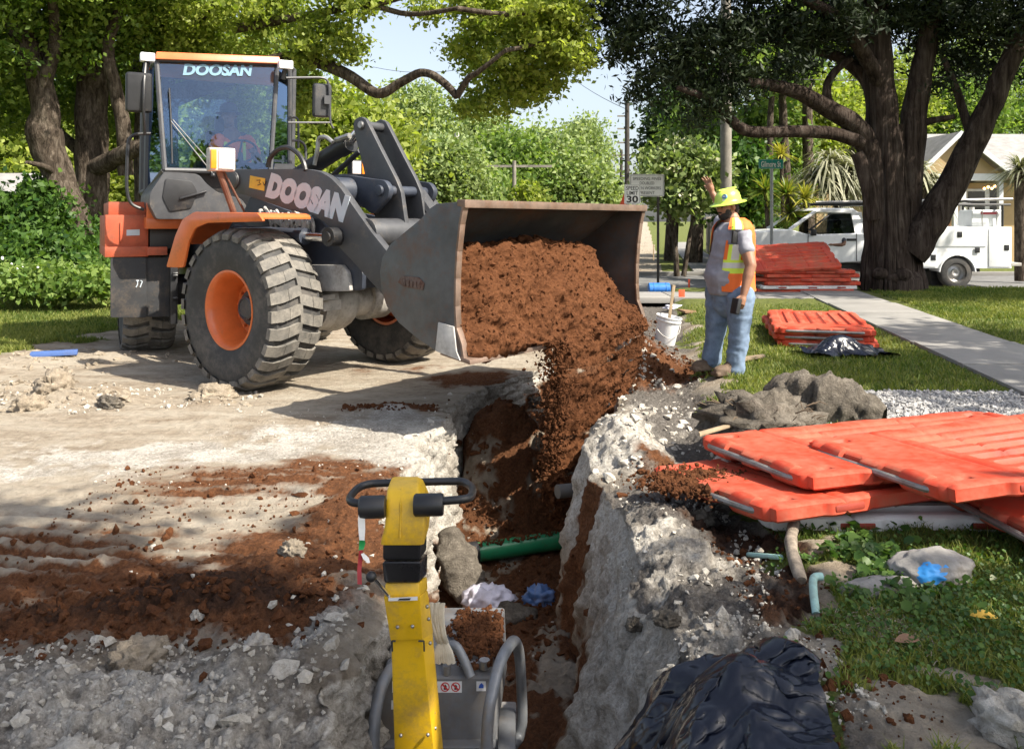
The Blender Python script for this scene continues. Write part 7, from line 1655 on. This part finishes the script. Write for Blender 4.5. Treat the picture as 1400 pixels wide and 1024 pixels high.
# --- the big cedar
cb = P(1218, 395, 17.0); CB = (cb.x, 17.0, .10)
def CP(px, py, dy=0.0): return P(px, py, 17.0+dy)
L1 = [([CP(1222, 398), CP(1220, 360), CP(1216, 300), CP(1212, 230), CP(1205, 150), CP(1200, 80), CP(1196, 0), CP(1194, -90)], [.58, .42, .35, .33, .31, .28, .25, .2]),
      ([CP(1196, 396, .05), CP(1200, 340, -.05), CP(1198, 280, -.1), CP(1190, 215, -.1), CP(1178, 185, -.15), CP(1160, 165, -.3), CP(1125, 145, -.5), CP(1095, 128, -.8), CP(1060, 118, -1.0), CP(1020, 112, -1.2)], [.34, .28, .26, .24, .22, .20, .17, .15, .12, .08]),
      ([CP(1244, 396, .1), CP(1236, 340, .1), CP(1240, 270, .1), CP(1246, 200, .1), CP(1254, 130, .1), CP(1268, 60, .1), CP(1280, -20, .1)], [.36, .30, .28, .27, .24, .2, .16]),
      ([CP(1245, 345, -.1), CP(1270, 305, -.15), CP(1300, 255, -.2), CP(1330, 195, -.3), CP(1356, 140, -.4), CP(1382, 80, -.5), CP(1410, 20, -.6)], [.34, .32, .28, .25, .22, .19, .15]),
      ([CP(1180, 195, -.2), CP(1140, 183, -.4), CP(1090, 180, -.6), CP(1040, 181, -.8), CP(1018, 178, -.9), CP(1000, 165, -1.0), CP(985, 148, -1.1), CP(955, 130, -1.3), CP(925, 120, -1.4)], [.15, .13, .12, .11, .11, .10, .09, .07, .05]),
      ([CP(1205, 150, .1), CP(1185, 110, .3), CP(1150, 80, .5), CP(1110, 70, .7), CP(1060, 60, .9)], [.18, .15, .12, .09, .06]), ([CP(1150, 162, -.3), CP(1130, 130, -.2), CP(1140, 100, -.2), CP(1165, 80, -.3)], [.10, .09, .08, .05]),
      ([CP(1258, 170, 0), CP(1275, 165, -.1), CP(1305, 160, -.2)], [.09, .07, .05]), ([CP(1330, 195, -.3), CP(1310, 130, -.1), CP(1290, 80, 0)], [.1, .08, .05]), ([CP(1205, 120, -.1), CP(1160, 40, -.6), CP(1100, 0, -1.0), CP(1000, -30, -1.4)], [.17, .13, .1, .06]),
      ([CP(1172, 210, -.2), CP(1185, 250, -.25), CP(1194, 300, -.25)], [.13, .14, .15])]
# burls at the foot
cblobs = [pb(880, 30, 16.0, 55, 40, 1.0), pb(850, 60, 15.8, 36, 26, .7), pb(930, 70, 16.0, 60, 42, 1.0), pb(900, 110, 15.8, 36, 30, .7), pb(985, 50, 16.2, 70, 50, 1.2), pb(950, 130, 15.9, 34, 26, .7), pb(975, 150, 15.8, 22, 26, .5), pb(1050, 30, 16.4, 80, 50, 1.4), pb(1010, 105, 16.1, 50, 26, .8), pb(1120, 40, 16.6, 80, 45, 1.5), pb(1080, 95, 16.2, 50, 22, .8),
          pb(830, 10, 16.0, 40, 24, .8), pb(870, 130, 15.7, 16, 14, .35), pb(888, 100, 15.7, 22, 16, .4), pb(952, 165, 15.8, 16, 16, .35), pb(1010, 130, 15.9, 30, 12, .5), pb(1200, 20, 17.5, 90, 40, 1.5), pb(1290, 20, 17.0, 90, 45, 1.6), pb(1370, 40, 16.8, 60, 40, 1.3), pb(1310, 85, 17.2, 42, 26, .8), pb(1290, 118, 16.9, 22, 12, .4), pb(1360, 100, 17.6, 40, 20, .8), pb(1180, 75, 17.8, 40, 22, .8),
          pb(1000, -80, 16, 220, 70, 2.2), pb(1220, -90, 17, 220, 80, 3.0), pb(1400, -60, 17, 120, 80, 2.2), pb(1150, -220, 17, 220, 120, 3.2), pb(1300, -330, 17, 180, 140, 3.0), pb(1480, 30, 17, 80, 80, 2.0), pb(900, -30, 16, 110, 40, 1.4)]
g = np.random.default_rng(63)
ced = plant('cedar_tree', 'large dark cedar with many fused trunks and drooping boughs on the right lawn', 'tree', CB, L1, cblobs, 130000, L_CED, .046, CBARK, clump=.15, per=60, elong=3.4, droop=.35, shell=.25)
m = MB(Matrix.Translation(Vector(CB)*-1))
for px, py, r in ((1203, 374, .16), (1234, 376, .19), (1219, 380, .15)): m.ball(CP(px, py, -.42), (r, r*.8, r*.75), 14, 10)
m.build('burl', CBARK, ced, 60)
for k in range(18):
    pass
m = MB(Matrix.Translation(Vector(CB)*-1)); g = random.Random(9)
for k in range(26):                                                # ridges of stringy bark along the stems
    px = 1184+k*2.9; p0 = CP(px+g.uniform(-3, 3)+(px-1218)*.15, 397, -.50+abs(px-1218)*.008); p1 = CP(px, 330, -.42+abs(px-1218)*.009); p2 = CP(1218+(px-1218)*.85+g.uniform(-4, 4), 240, -.36+abs(px-1218)*.01)
    m.tube(catmull([p0, p1, p2, CP(1214+(px-1218)*.7, 170, -.28+abs(px-1218)*.01)], 5), [.045*g.uniform(.5, 1.3)]*16, 6)
m.build('bark_ridges', CBARK, ced, 60)['kind'] = 'stuff'
# --- unseen trees outside the frame: one dapples the foreground, one is added to shade the truck
plant('shade_tree', 'leafy tree right of the camera whose crown dapples the near ground', 'tree', (9.5, -2.5, .1), [([(9.5, -2.5, 0), (9.3, -2.4, 3), (7.0, -1.2, 5.5), (4.5, .2, 7.0)], [.35, .3, .2, .1]), ([(9.3, -2.4, 3), (9.8, 1, 5.5), (10.4, 4.5, 6.6), (11.2, 6.8, 7.0)], [.22, .16, .10, .05])],
      [(2.6, .7, 6.6, 1.5, 1.0, .7), (4.5, -.5, 7.2, 1.7, 1.2, .9), (6.5, -.8, 6.6, 1.6, 1.1, .9), (6.0, -2.2, 8.6, 1.9, 1.2, 1.0), (3.7, -1.4, 8.8, 1.6, .9, .8), (8.1, -.5, 5.6, 1.3, 1.0, .8), (7.4, .8, 5.4, 1.1, .6, .5), (10.4, 5.0, 7.0, 2.0, 1.6, .9), (9.4, 3.6, 6.4, 1.2, .9, .6), (11.3, 6.8, 7.2, 1.6, 1.2, .8), (8.6, 4.6, 6.8, 1.0, .8, .5)], 12500, L_OAK, .12, clump=.20, per=30, shell=.3)
plant('shade_tree', 'unseen tall tree added right of the frame to shade the cedar lawn and the truck', 'tree', (17.5, 13.0, .1), [([(17.5, 13, 0), (17.4, 13.2, 4), (16.5, 14, 8)], [.45, .36, .2]), ([(17.4, 13.2, 4), (15, 14.5, 6.5), (13, 15.5, 7.5)], [.25, .18, .1])],
      [(11.2, 13.5, 7.0, 1.8, 1.6, 1.2), (13.9, 12.7, 8.2, 2.4, 2.2, 1.6), (16.9, 12.6, 9.0, 2.6, 2.4, 1.8), (15.2, 15.8, 9.0, 2.4, 2.0, 1.6), (12.9, 16.2, 9.6, 1.6, 1.6, 1.3), (19.5, 13, 8, 2, 2, 1.5)], 15000, L_OAK, .16, clump=.34, per=30, shell=.3)
# ------------------------------------------------------------------ GRASS, GROUND COVER AND SMALL THINGS
GR = leaf_mat('lawn_grass', (.07, .12, .018), (.30, .30, .08), .4, .6)
WEED = leaf_mat('ground_cover_leaves', (.03, .08, .014), (.10, .17, .03), .35, .45)
def maskat(x, y):
    i = np.clip(np.searchsorted(rows, y), 0, nY-1); out = np.zeros(len(x)); zz = np.zeros(len(x))
    for k in range(len(x)):
        r_ = GV[i[k], :, 0]; j = min(nX-1, int(np.searchsorted(r_, x[k]))) if True else 0; out[k] = grass[i[k], j]; zz[k] = GV[i[k], j, 2]
    return out, zz
def blades(n, x, y, h, wd, g, lean=.5, tints=None):
    m_, z = maskat(x, y); k = m_ > .55; x, y, z = x[k], y[k], z[k]; n = len(x); h = h[k]; wd = wd[k]
    q = g.uniform(0, 2*PI, n); d = np.stack([np.cos(q), np.sin(q), 0*q], 1); ln = g.uniform(.1, lean, n)[:, None]*h[:, None]*1.4; dr_ = g.uniform(0, 2*PI, n); dd = np.stack([np.cos(dr_), np.sin(dr_), 0*dr_], 1)
    b_ = np.stack([x, y, z-.004], 1); up = np.array([[0, 0, 1.0]])
    m1 = b_+up*h[:, None]*.6+dd*ln*.4; t_ = b_+up*h[:, None]+dd*ln
    v = np.stack([b_-d*wd[:, None]*.5, b_+d*wd[:, None]*.5, m1+d*wd[:, None]*.35, t_, m1-d*wd[:, None]*.35], 1).reshape(-1, 3)
    i0 = np.arange(n)[:, None]*5; f = np.concatenate([i0+np.array([[0, 1, 2, 4]])], 0); f2 = i0+np.array([[4, 2, 3, 3]])
    tt = np.clip(.4+.28*g.standard_normal(n)+.25*fbm(x, y, 0, 1.3, 3), 0, 1); tn = np.repeat(np.stack([tt, tt, tt, 1+0*tt], 1), 5, 0)
    return v, f, i0+np.array([[4, 2, 3]]), tn
def grass_obj(name, label, n, x, y, h, wd, g, lean=.5):
    v, f, f3, tn = blades(n, x, y, h, wd, g, lean); me = npmesh(name, v, np.concatenate([np.concatenate([f[:, :3], ], 0), f[:, [0, 2, 3]], f3]), GR, True, tn); tag(link(name, me), label, None, None, 'stuff')
g = np.random.default_rng(71)
n = 42000; s1 = g.beta(1, 1.6, n); y = 2.0+s1*3.0; x = .55+.16*y+g.uniform(0, 1, n)*(.30+.46*y)
grass_obj('near_grass', 'shaded and dappled grass at the lower right in front of the barriers', n, x, y, g.uniform(.015, .05, n), g.uniform(.003, .007, n), g, .9)
n = 60000; y = 5.0+g.beta(1, 1.3, n)*9.0; x = .45+.16*y+g.uniform(0, 1, n)*(.55*y)
k = ~((street(x, y) > 2.95) & (street(x, y) < 4.2)); grass_obj('lawn_grass', 'mown sunlit lawn around the worker and along the sidewalk', n, x[k], y[k], g.uniform(.025, .06, n)[k], g.uniform(.006, .014, n)[k], g, .7)
n = 26000; y = 8.6+g.random(n)*7.5; x = -y*.62+g.random(n)*(.62*y-7.0*.9+.16*y*.6); k = street(x, y) < -6.9; grass_obj('left_lawn_grass', 'mown lawn on the left behind the loader', n, x[k], y[k], g.uniform(.03, .07, n)[k], g.uniform(.008, .018, n)[k], g, .7)
n = 30000; y = 12+g.beta(1, 1.3, n)*7.0; x = 4.4+.16*y+g.random(n)*(.62*y-4.4-.16*y+1); grass_obj('cedar_lawn_grass', 'shaded lawn under the cedar', n, x, y, g.uniform(.03, .07, n), g.uniform(.010, .022, n), g, .7)
# round weed leaves
def weeds(name, label, n, cx, cy, sx, sy, size, sd_):
    g = np.random.default_rng(sd_); x, y = g.normal(cx, sx, n), g.normal(cy, sy, n); m_, z = maskat(x, y); k = (m_ > .5) & (y > 1.9); x, y, z = x[k], y[k], z[k]; n = len(x); r = size*g.uniform(.5, 1.3, n)
    nv = np.stack([.55*g.standard_normal(n), .55*g.standard_normal(n)-.25, np.ones(n)], 1); nv /= np.linalg.norm(nv, axis=1, keepdims=True); a = np.cross(nv, g.standard_normal((n, 3))); a /= np.linalg.norm(a, axis=1, keepdims=True); b_ = np.cross(nv, a)
    c = np.stack([x, y, z+g.uniform(.008, .05, n)], 1); v = []
    for j in range(6): q = 2*PI*j/6; v.append(c+(a*math.cos(q)*(1.15 if j == 0 else 1)+b_*math.sin(q))*r[:, None]+nv*(.12*r[:, None] if j % 3 else -.1*r[:, None]))
    V_ = np.stack(v, 1).reshape(-1, 3); i0 = np.arange(n)[:, None]*6; F_ = np.concatenate([i0+np.array([[0, 1, 2, 3]]), i0+np.array([[0, 3, 4, 5]])]); tt = np.clip(.4+.3*g.standard_normal(n), 0, 1); tn = np.repeat(np.stack([tt, tt, tt, 1+0*tt], 1), 6, 0)
    tag(link(name, npmesh(name, V_, F_, WEED, True, tn)), label, None, None, 'stuff')
weeds('round_weeds', 'round leaved weeds between the root and the blue marked rock', 520, 1.42, 3.38, .16, .2, .020, 1)
weeds('small_weeds', 'small leaved ground cover over the lower right lawn', 7000, 1.6, 2.85, .45, .45, .0075, 2)
# black plastic sheet
BLK = None
m_, t, b = new_mat('black_polythene'); v = coords(t); b.inputs['Base Color'].default_value = (.007, .009, .018, 1); t.links.new(math_(t, 'ADD', math_(t, 'MULTIPLY', noise(t, 5, 3, .6, v), .22), .12), b.inputs['Roughness']); b.inputs['Specular IOR Level'].default_value = .45; bump(t, b, noise(t, 9, 2, .5, v, 1.2), .3, .03); BLK = m_
def sheet(name, label, cx, cy, rx, ry, hgt, sd_, n=74, rot=0.0, grow=.26, frames=34):
    """a loose sheet let fall on the ground and crumple (cloth simulation run once, then kept as plain mesh)"""
    c, s = math.cos(rot), math.sin(rot); m_y = max(8, int(n*ry/rx))
    u = np.linspace(-1, 1, n)[:, None]*np.ones((1, m_y)); w_ = np.linspace(-1, 1, m_y)[None, :]*np.ones((n, 1))
    X1, Y1 = u*rx*(1+.10*fbm(u*2, w_, 0, 1.2, 2, .5, sd_)), w_*ry*(1+.12*fbm(u*2, w_, 3, 1.2, 2, .5, sd_)); X2, Y2 = cx+X1*c-Y1*s, cy+X1*s+Y1*c
    dome = hgt*np.clip(1-u**2, 0, 1)*np.clip(1-w_**2, 0, 1); Z1 = .30+dome+.05*fbm(X2*2.2, Y2*2.2, sd_, 1.6, 3, .55, sd_)
    ii = np.arange(n*m_y).reshape(n, m_y); Q_ = np.stack([ii[:-1, :-1], ii[1:, :-1], ii[1:, 1:], ii[:-1, 1:]], -1).reshape(-1, 4)
    o = link(name, npmesh(name, np.stack([X2, Y2, Z1], -1).reshape(-1, 3), Q_, BLK))
    k = 44; gx, gy = np.meshgrid(np.linspace(cx-rx*1.7, cx+rx*1.7, k), np.linspace(cy-ry*1.9-.1, cy+ry*1.9+.1, k), indexing='ij')
    gzv = np.array([surf(a_, b_) for a_, b_ in zip(gx.ravel(), gy.ravel())])+hgt*1.15*np.exp(-((gx.ravel()-cx)/rx/.7)**2-((gy.ravel()-cy)/ry/.7)**2)*(1+.5*fbm(gx.ravel()*5, gy.ravel()*5, 0, 1, 3)); jj = np.arange(k*k).reshape(k, k)
    fl_ = link('temporary', npmesh('temporary', np.stack([gx.ravel(), gy.ravel(), gzv], -1), np.stack([jj[:-1, :-1], jj[1:, :-1], jj[1:, 1:], jj[:-1, 1:]], -1).reshape(-1, 4), None)); fl_.modifiers.new('c', 'COLLISION'); fl_.collision.thickness_outer = .008; fl_.collision.cloth_friction = 20
    md = o.modifiers.new('cloth', 'CLOTH'); q = md.settings; q.quality = 5; q.mass = .12; q.tension_stiffness = 12; q.compression_stiffness = 12; q.shear_stiffness = 6; q.bending_stiffness = 1.2; q.air_damping = 2.0; q.shrink_min = -grow; q.shrink_max = -grow
    md.collision_settings.distance_min = .006; md.collision_settings.use_self_collision = False
    md.point_cache.frame_start = 1; md.point_cache.frame_end = frames+2
    for f in range(1, frames+1): sc.frame_set(f)
    bake(o); sc.frame_set(1); bpy.data.objects.remove(fl_); me = o.data
    sb = o.modifiers.new('s', 'SUBSURF'); sb.levels = 1; sb.render_levels = 1; bake(o); o.data.shade_smooth()
    me = o.data
    nv = len(me.vertices); co = np.empty(nv*3); me.vertices.foreach_get('co', co); co = co.reshape(-1, 3); no = np.empty(nv*3); me.vertices.foreach_get('normal', no); no = no.reshape(-1, 3)
    xq, yq = co[:, 0]+.03*vn(co[:, 0]*6, co[:, 1]*6, 0*co[:, 0]+sd_), co[:, 1]+.03*vn(co[:, 0]*6, co[:, 1]*6, 0*co[:, 0]+sd_+4)
    def crease(ang, f, k_): pq = xq*math.cos(ang)+yq*math.sin(ang); oq = yq*math.cos(ang)-xq*math.sin(ang); ph_ = (pq*f+.5*vn(oq*3+k_, pq*2, 0*pq+k_)) % 1; return np.where(ph_ < .3, ph_/.3, (1-ph_)/.7)
    am = sst(-.3, .5, vn(xq*5, yq*5, 0*xq+sd_)); am2 = sst(-.2, .6, vn(xq*5+9, yq*5, 0*xq+sd_))
    co = co+np.sign(no[:, 2:3])*no*(.060*crease(.75, 3.1, 1.0)*am+.045*crease(1.9, 2.7, 3.0)*(1-.6*am)+.012*crease(.2, 7.0, 5.0)*am2*(1-am))[:, None]*min(1.0, hgt/.05)
    me.vertices.foreach_set('co', co.ravel()); me.update(); me.shade_smooth()
    return tag(o, label, 'plastic sheet')
sheet('plastic_sheet', 'crumpled black plastic sheet lying at the bottom right of the trench edge', .60, 2.34, .29, .26, .05, 3.0, rot=R(-8))
sheet('plastic_sheet', 'narrow black plastic flap beside the big sheet on the grey bank', .36, 2.60, .13, .05, .02, 5.0, 50, R(12), .15)
sheet('plastic_sheet', 'small black plastic bag on the grass before the low barrier stack', 3.43, 8.75, .34, .22, .10, 7.0, 50)
# blue marked rock, branch, pipe bits, leaves
GRK = mat('grey_rock', (.25, .235, .22), .85, var=.25, scale=8, bumpv=.5, bscale=30, dirt=.35, dcol=(.13, .10, .07)); BPT = mat('blue_paint', (.03, .25, .62), .55, var=.15, dirt=.1)
rk = lump('rock', 'pale grey flat rock with blue paint in the lower right grass', 'rock', on(1275, 790, .15)+Vector((0, 0, .03)), (.15, .11, .075), GRK, 77, R(12), .16, n=5, freq=.9)
lump('rock', 'low grey rock slab left of the blue marked rock', 'rock', on(1205, 803, .15)+Vector((0, 0, .005)), (.16, .06, .045), GRK, 78, R(16), .14, n=4, freq=1.0)
me = rk.data; me.materials.append(BPT); cq = np.empty(len(me.polygons)*3); me.polygons.foreach_get('center', cq); cq = cq.reshape(-1, 3)/np.array([.15, .11, .075]); cq = cq/np.linalg.norm(cq, axis=1, keepdims=True)
dq = np.linalg.norm((cq-np.array([-.42, -.80, .40]))*np.array([1.5, 1, 1]), axis=1)+.22*fbm(cq[:, 0], cq[:, 1], cq[:, 2], 4, 4, .6); me.polygons.foreach_set('material_index', (dq < .36).astype(np.int32))
m = MB(); pts = [on(1088, 722, .15, .03), on(1082, 745, .15, .04), on(1083, 770, .15, .035), on(1096, 797, .15, .02)]; m.tube(catmull(pts, 5), [.024, .026, .027, .026, .025]*3+[.02], 12)
tag(m.build('branch', mat('mossy_branch', (.22, .18, .14), .9, var=.4, scale=25, bumpv=.5), None, 60), 'short bent branch lying below the front edge of the near barrier pile', 'branch')
TEAL = mat('pale_teal_pipe', (.32, .52, .48), .5, var=.12, dirt=.25)
m = MB(); m.tube([on(1023, 754, .05, .03), on(1068, 776, .05, .025)], .011, 12); o = m.build('pipe', TEAL, None, 50); tag(o, 'straight pale teal plastic pipe piece on the dark soil', 'pipe')
m = MB(); m.tube(catmull([on(1124, 806, .15, .05), on(1113, 808, .15, .055), on(1112, 822, .15, .035), on(1116, 838, .15, .0)], 5), .015, 12); tag(m.build('pipe', TEAL, None, 50), 'bent pale teal plastic pipe stub poking out of the grass edge', 'pipe')
LFB = mat('dry_leaf', (.22, .12, .07), .8, var=.3); LFY = mat('yellow_leaf', (.50, .30, .03), .7, var=.2)
def leafthing(label, px, py, L_, m__, rz):
    c = on(px, py, .15, .03); mm = MB(); n = 7; v = []
    for j in range(n): u = j/(n-1); ww = L_*.22*math.sin(PI*u)**.8+.001; v += [(L_*(u-.5), -ww, .008*math.sin(PI*u)), (L_*(u-.5), 0, .0), (L_*(u-.5), ww, .012*math.sin(PI*u))]
    f = []
    for j in range(n-1):
        for k in (0, 1): f.append((3*j+k, 3*j+3+k, 3*j+4+k, 3*j+1+k))
    mm.add(v, f); o = mm.build('fallen_leaf', m__, None, 60); o.location = c; o.rotation_euler = (R(12), 0, rz); tag(o, label, 'leaf')
leafthing('brown fallen leaf in the middle of the lower right lawn', 1240, 890, .085, LFB, .1); leafthing('yellow fallen leaf right of the brown one', 1345, 853, .09, LFY, -.2); leafthing('pale fallen leaf right of the blue marked rock', 1358, 803, .045, mat('pale_leaf', (.5, .5, .3), .7), .6)
g = np.random.default_rng(75); n = 5200; Y1 = g.uniform(5.75, 6.95, n); X1 = g.uniform(2.0, 4.3, n); s1 = np.array([np.searchsorted(rows, y_) for y_ in Y1]); keep = np.array([gravel[i_, min(nX-1, int(np.searchsorted(GV[i_, :, 0], x_)))] > .4 for i_, x_ in zip(s1, X1)])
X1, Y1 = X1[keep], Y1[keep]; cv, cf = clods(np.stack([X1, Y1, [surf(a_, b_)+.004 for a_, b_ in zip(X1, Y1)]], -1), g.uniform(.008, .02, len(X1)), 19); tag(link('gravel', npmesh('gravel', cv, cf, mat('grey_gravel', (.36, .35, .34), .9, var=.35, scale=25), False)), 'grey gravel of the driveway behind the barrier pile', None, None, 'stuff')
# dry straw patch
g = np.random.default_rng(73); m = MB()
for k in range(330):
    x, y = g.normal(1.27, .10), g.normal(2.85, .07); z = surf(x, y)+.008; q = g.uniform(0, PI); L_ = g.uniform(.02, .07); d = Vector((math.cos(q), math.sin(q), g.uniform(-.1, .3)))*L_; m.tube([Vector((x, y, z))-d*.5, Vector((x, y, z))+Vector((0, 0, .008)), Vector((x, y, z))+d*.5], .0013, 3, False)
tag(m.build('dry_straw', mat('straw', (.30, .25, .19), .9), None, 60), 'dry roots and straw beside the bent pipe stub', None, None, 'stuff')
# white bucket with a stick, blue barrel, red cone, red ball, stakes, blue plank
bkp = on(908, 474, .15); BK = thing('bucket', 'white plastic bucket leaning on the grass between the worker and the dirt', 'bucket', tuple(bkp)); BK.rotation_euler = (R(4), R(10), 0)
PLW = mat('bucket_plastic', (.74, .75, .76), .45, var=.06, dirt=.25, dcol=(.35, .25, .18))
m = MB(); m.lathe([(.0, .0), (.118, .0), (.122, .01), (.136, .27), (.148, .272), (.148, .285), (.138, .287), (.140, .31), (.150, .312), (.150, .325), (.140, .325), (.132, .30), (.115, .02), (.0, .015)], seg=36); m.build('pail', PLW, BK, 35)
m = MB(); m.tube(catmull([(-.145, 0, .28), (-.12, -.10, .16), (0, -.165, .10), (.12, -.10, .16), (.145, 0, .28)], 5), .004, 6); m.build('wire_handle', MT['steel'], BK, 60)
m = MB(); m.box((0, 0, .31), (.035, .018, .62), (0, .14, 0)); o = m.build('wooden_stick', WOOD, None, 30, .003); o.location = bkp+Vector((.075, .02, .06)); tag(o, 'wooden stick standing in the white bucket', 'stick')
BLU = mat('blue_barrel_plastic', (.03, .16, .50), .4, var=.1, dirt=.15)
c = P(901, 395, 16.6); c.z = .21; m = MB(); m.lathe([(0, -.21), (.10, -.21), (.115, -.2), (.115, -.12), (.122, -.115), (.122, -.10), (.115, -.095), (.115, .12), (.122, .125), (.122, .14), (.115, .145), (.115, .2), (.10, .21), (0, .21)], Matrix.Translation(c) @ Matrix.Rotation(R(90), 4, 'Y'), 28); tag(m.build('barrel', BLU, None, 35), 'small blue barrel lying on its side near the cross street', 'barrel')
ORC = mat('cone_orange', (.75, .09, .03), .5, var=.05, dirt=.1)
def cone(label, p_, h, m__=ORC, stripes=True):
    t_ = thing('traffic_cone', label, 'traffic cone', tuple(p_)); mm = MB(); mm.box((0, 0, .012), (h*.5, h*.5, .024)); mm.build('base', m__, t_, 30, .006); mm = MB(); mm.lathe([(h*.19, .024), (h*.05, h), (h*.035, h), (h*.03, h*.96)], seg=20); mm.build('cone', m__, t_, 40)
    if stripes: mm = MB(); mm.lathe([(h*.142, h*.38), (h*.107, h*.60)], seg=20); mm.build('white_band', MT['white'], t_, 40)
cone('small red cone on the left lawn before the hedge', on(40, 406, .03), .20, mat('red_cone', (.6, .06, .04), .5), True)
c = on(862, 372, -.05); m = MB(); m.ball(c+Vector((0, 0, .22)), (.24, .20, .24), 20, 14); m.lathe([(.05, .42), (.06, .46), (.0, .47)], Matrix.Translation(c), 12); tag(m.build('orange_float', ORC, None, 50), 'round orange float at the right edge of the raised bucket', 'float')
c = P(855, 276, 18.8); m = MB(); m.add([tuple(c+Vector(q)) for q in ((-.15, 0, -.12), (.02, 0, -.12), (.02, 0, .18), (-.02, .0, .2))], [(0, 1, 2, 3)]); m.add([tuple(c+Vector(q)) for q in ((-.15, .01, -.12), (.02, .01, -.12), (.02, .01, .18), (-.02, .01, .2))], [(3, 2, 1, 0)]); tag(m.build('warning_flag', ORC, None, 0), 'orange red flag hanging at the left of the speed limit sign', 'flag')
for px, y0, y1, Y, lab, m__ in ((893.5, 337, 354, 27.5, 'pale wooden survey stake on the far lawn strip', WOOD), (942, 385, 396, 18.5, 'thin red marker stake at the street corner', ORC), (932, 400, 408, 15.2, 'short red marker block on the lawn behind the blue barrel', ORC)):
    a = P(px, y1, Y); b_ = P(px, y0, Y); m = MB(); hw_ = .02 if 'block' not in lab else .055; m.box((a.x, Y, (a.z+b_.z)/2), (hw_*2, .02, b_.z-a.z+.1)); tag(m.build('marker_stake', m__, None, 30, .004), lab, 'stake')
a = on(42, 489, .0, .03); b_ = on(106, 487, .0, .03); m = MB(); d = (b_-a); m.box((a+b_)/2, (d.length, .12, .05), (0, 0, math.atan2(d.y, d.x))); tag(m.build('plank', mat('blue_plank', (.06, .12, .32), .6, dirt=.2), None, 30, .006), 'blue painted plank lying on the left edge of the road', 'plank')
m = MB(); a, b_ = on(1005, 497, .15, .02), on(1045, 490, .15, .03); m.hexa([a+Vector((0, -.05, -.01)), b_+Vector((0, -.03, -.01)), b_+Vector((0, .04, -.01)), a+Vector((0, .07, -.01))], [a+Vector((0, -.05, .02)), b_+Vector((0, -.03, .015)), b_+Vector((0, .04, .015)), a+Vector((0, .07, .02))]); tag(m.build('board', WOOD, None, 30, .004), 'splintered pale board lying behind the heel of the worker', 'board')
m = MB(); c = on(943, 428, .12, .02); m.box(c, (.30, .25, .03), (.05, .1, .3)); tag(m.build('brown_board', mat('brown_board', (.22, .13, .07), .8), None, 30, .004), 'flat brown board on the lawn left of the worker', 'board').name = 'board'
crumple('paper_scrap', 'scrap of white plastic on the lawn behind the bucket stick', 'litter', on(922, 426, .12, .02), (.14, .08, .05), FILM, 6.0)
# far parked car at the end of the street
CA = thing('parked_car', 'small white car far down the street above the bucket edge', 'car', tuple(P(830, 300, 75).xy)+(-.1,)); k = R(80)
m = MB(Matrix.Rotation(k, 4, 'Z')); m.prism(arc_round([(-2.1, .3), (-2.15, .8), (-1.6, .95), (-.9, 1.0), (1.0, 1.0), (2.0, .85), (2.1, .35)], .12), 'y', -.85, .85); m.prism(arc_round([(-1.5, .95), (-1.0, 1.45), (.4, 1.45), (1.1, .98)], .1), 'y', -.72, .72); m.build('body', MT['white'], CA, 35)
for yy in (-.6, .6):
    m = MB(Matrix.Rotation(k, 4, 'Z')); m.box((-2.14, yy, .78), (.06, .3, .18)); m.build('tail_light', mat('tail_red', (.5, .02, .02), .3), CA, 0)
for xx in (-1.3, 1.3):
    for yy in (-.8, .8): m = MB(Matrix.Rotation(k, 4, 'Z')); m.cyl((xx, yy-.1, .32), (xx, yy+.1, .32), .32, 16); m.build('wheel', MT['rubber'], CA, 35)
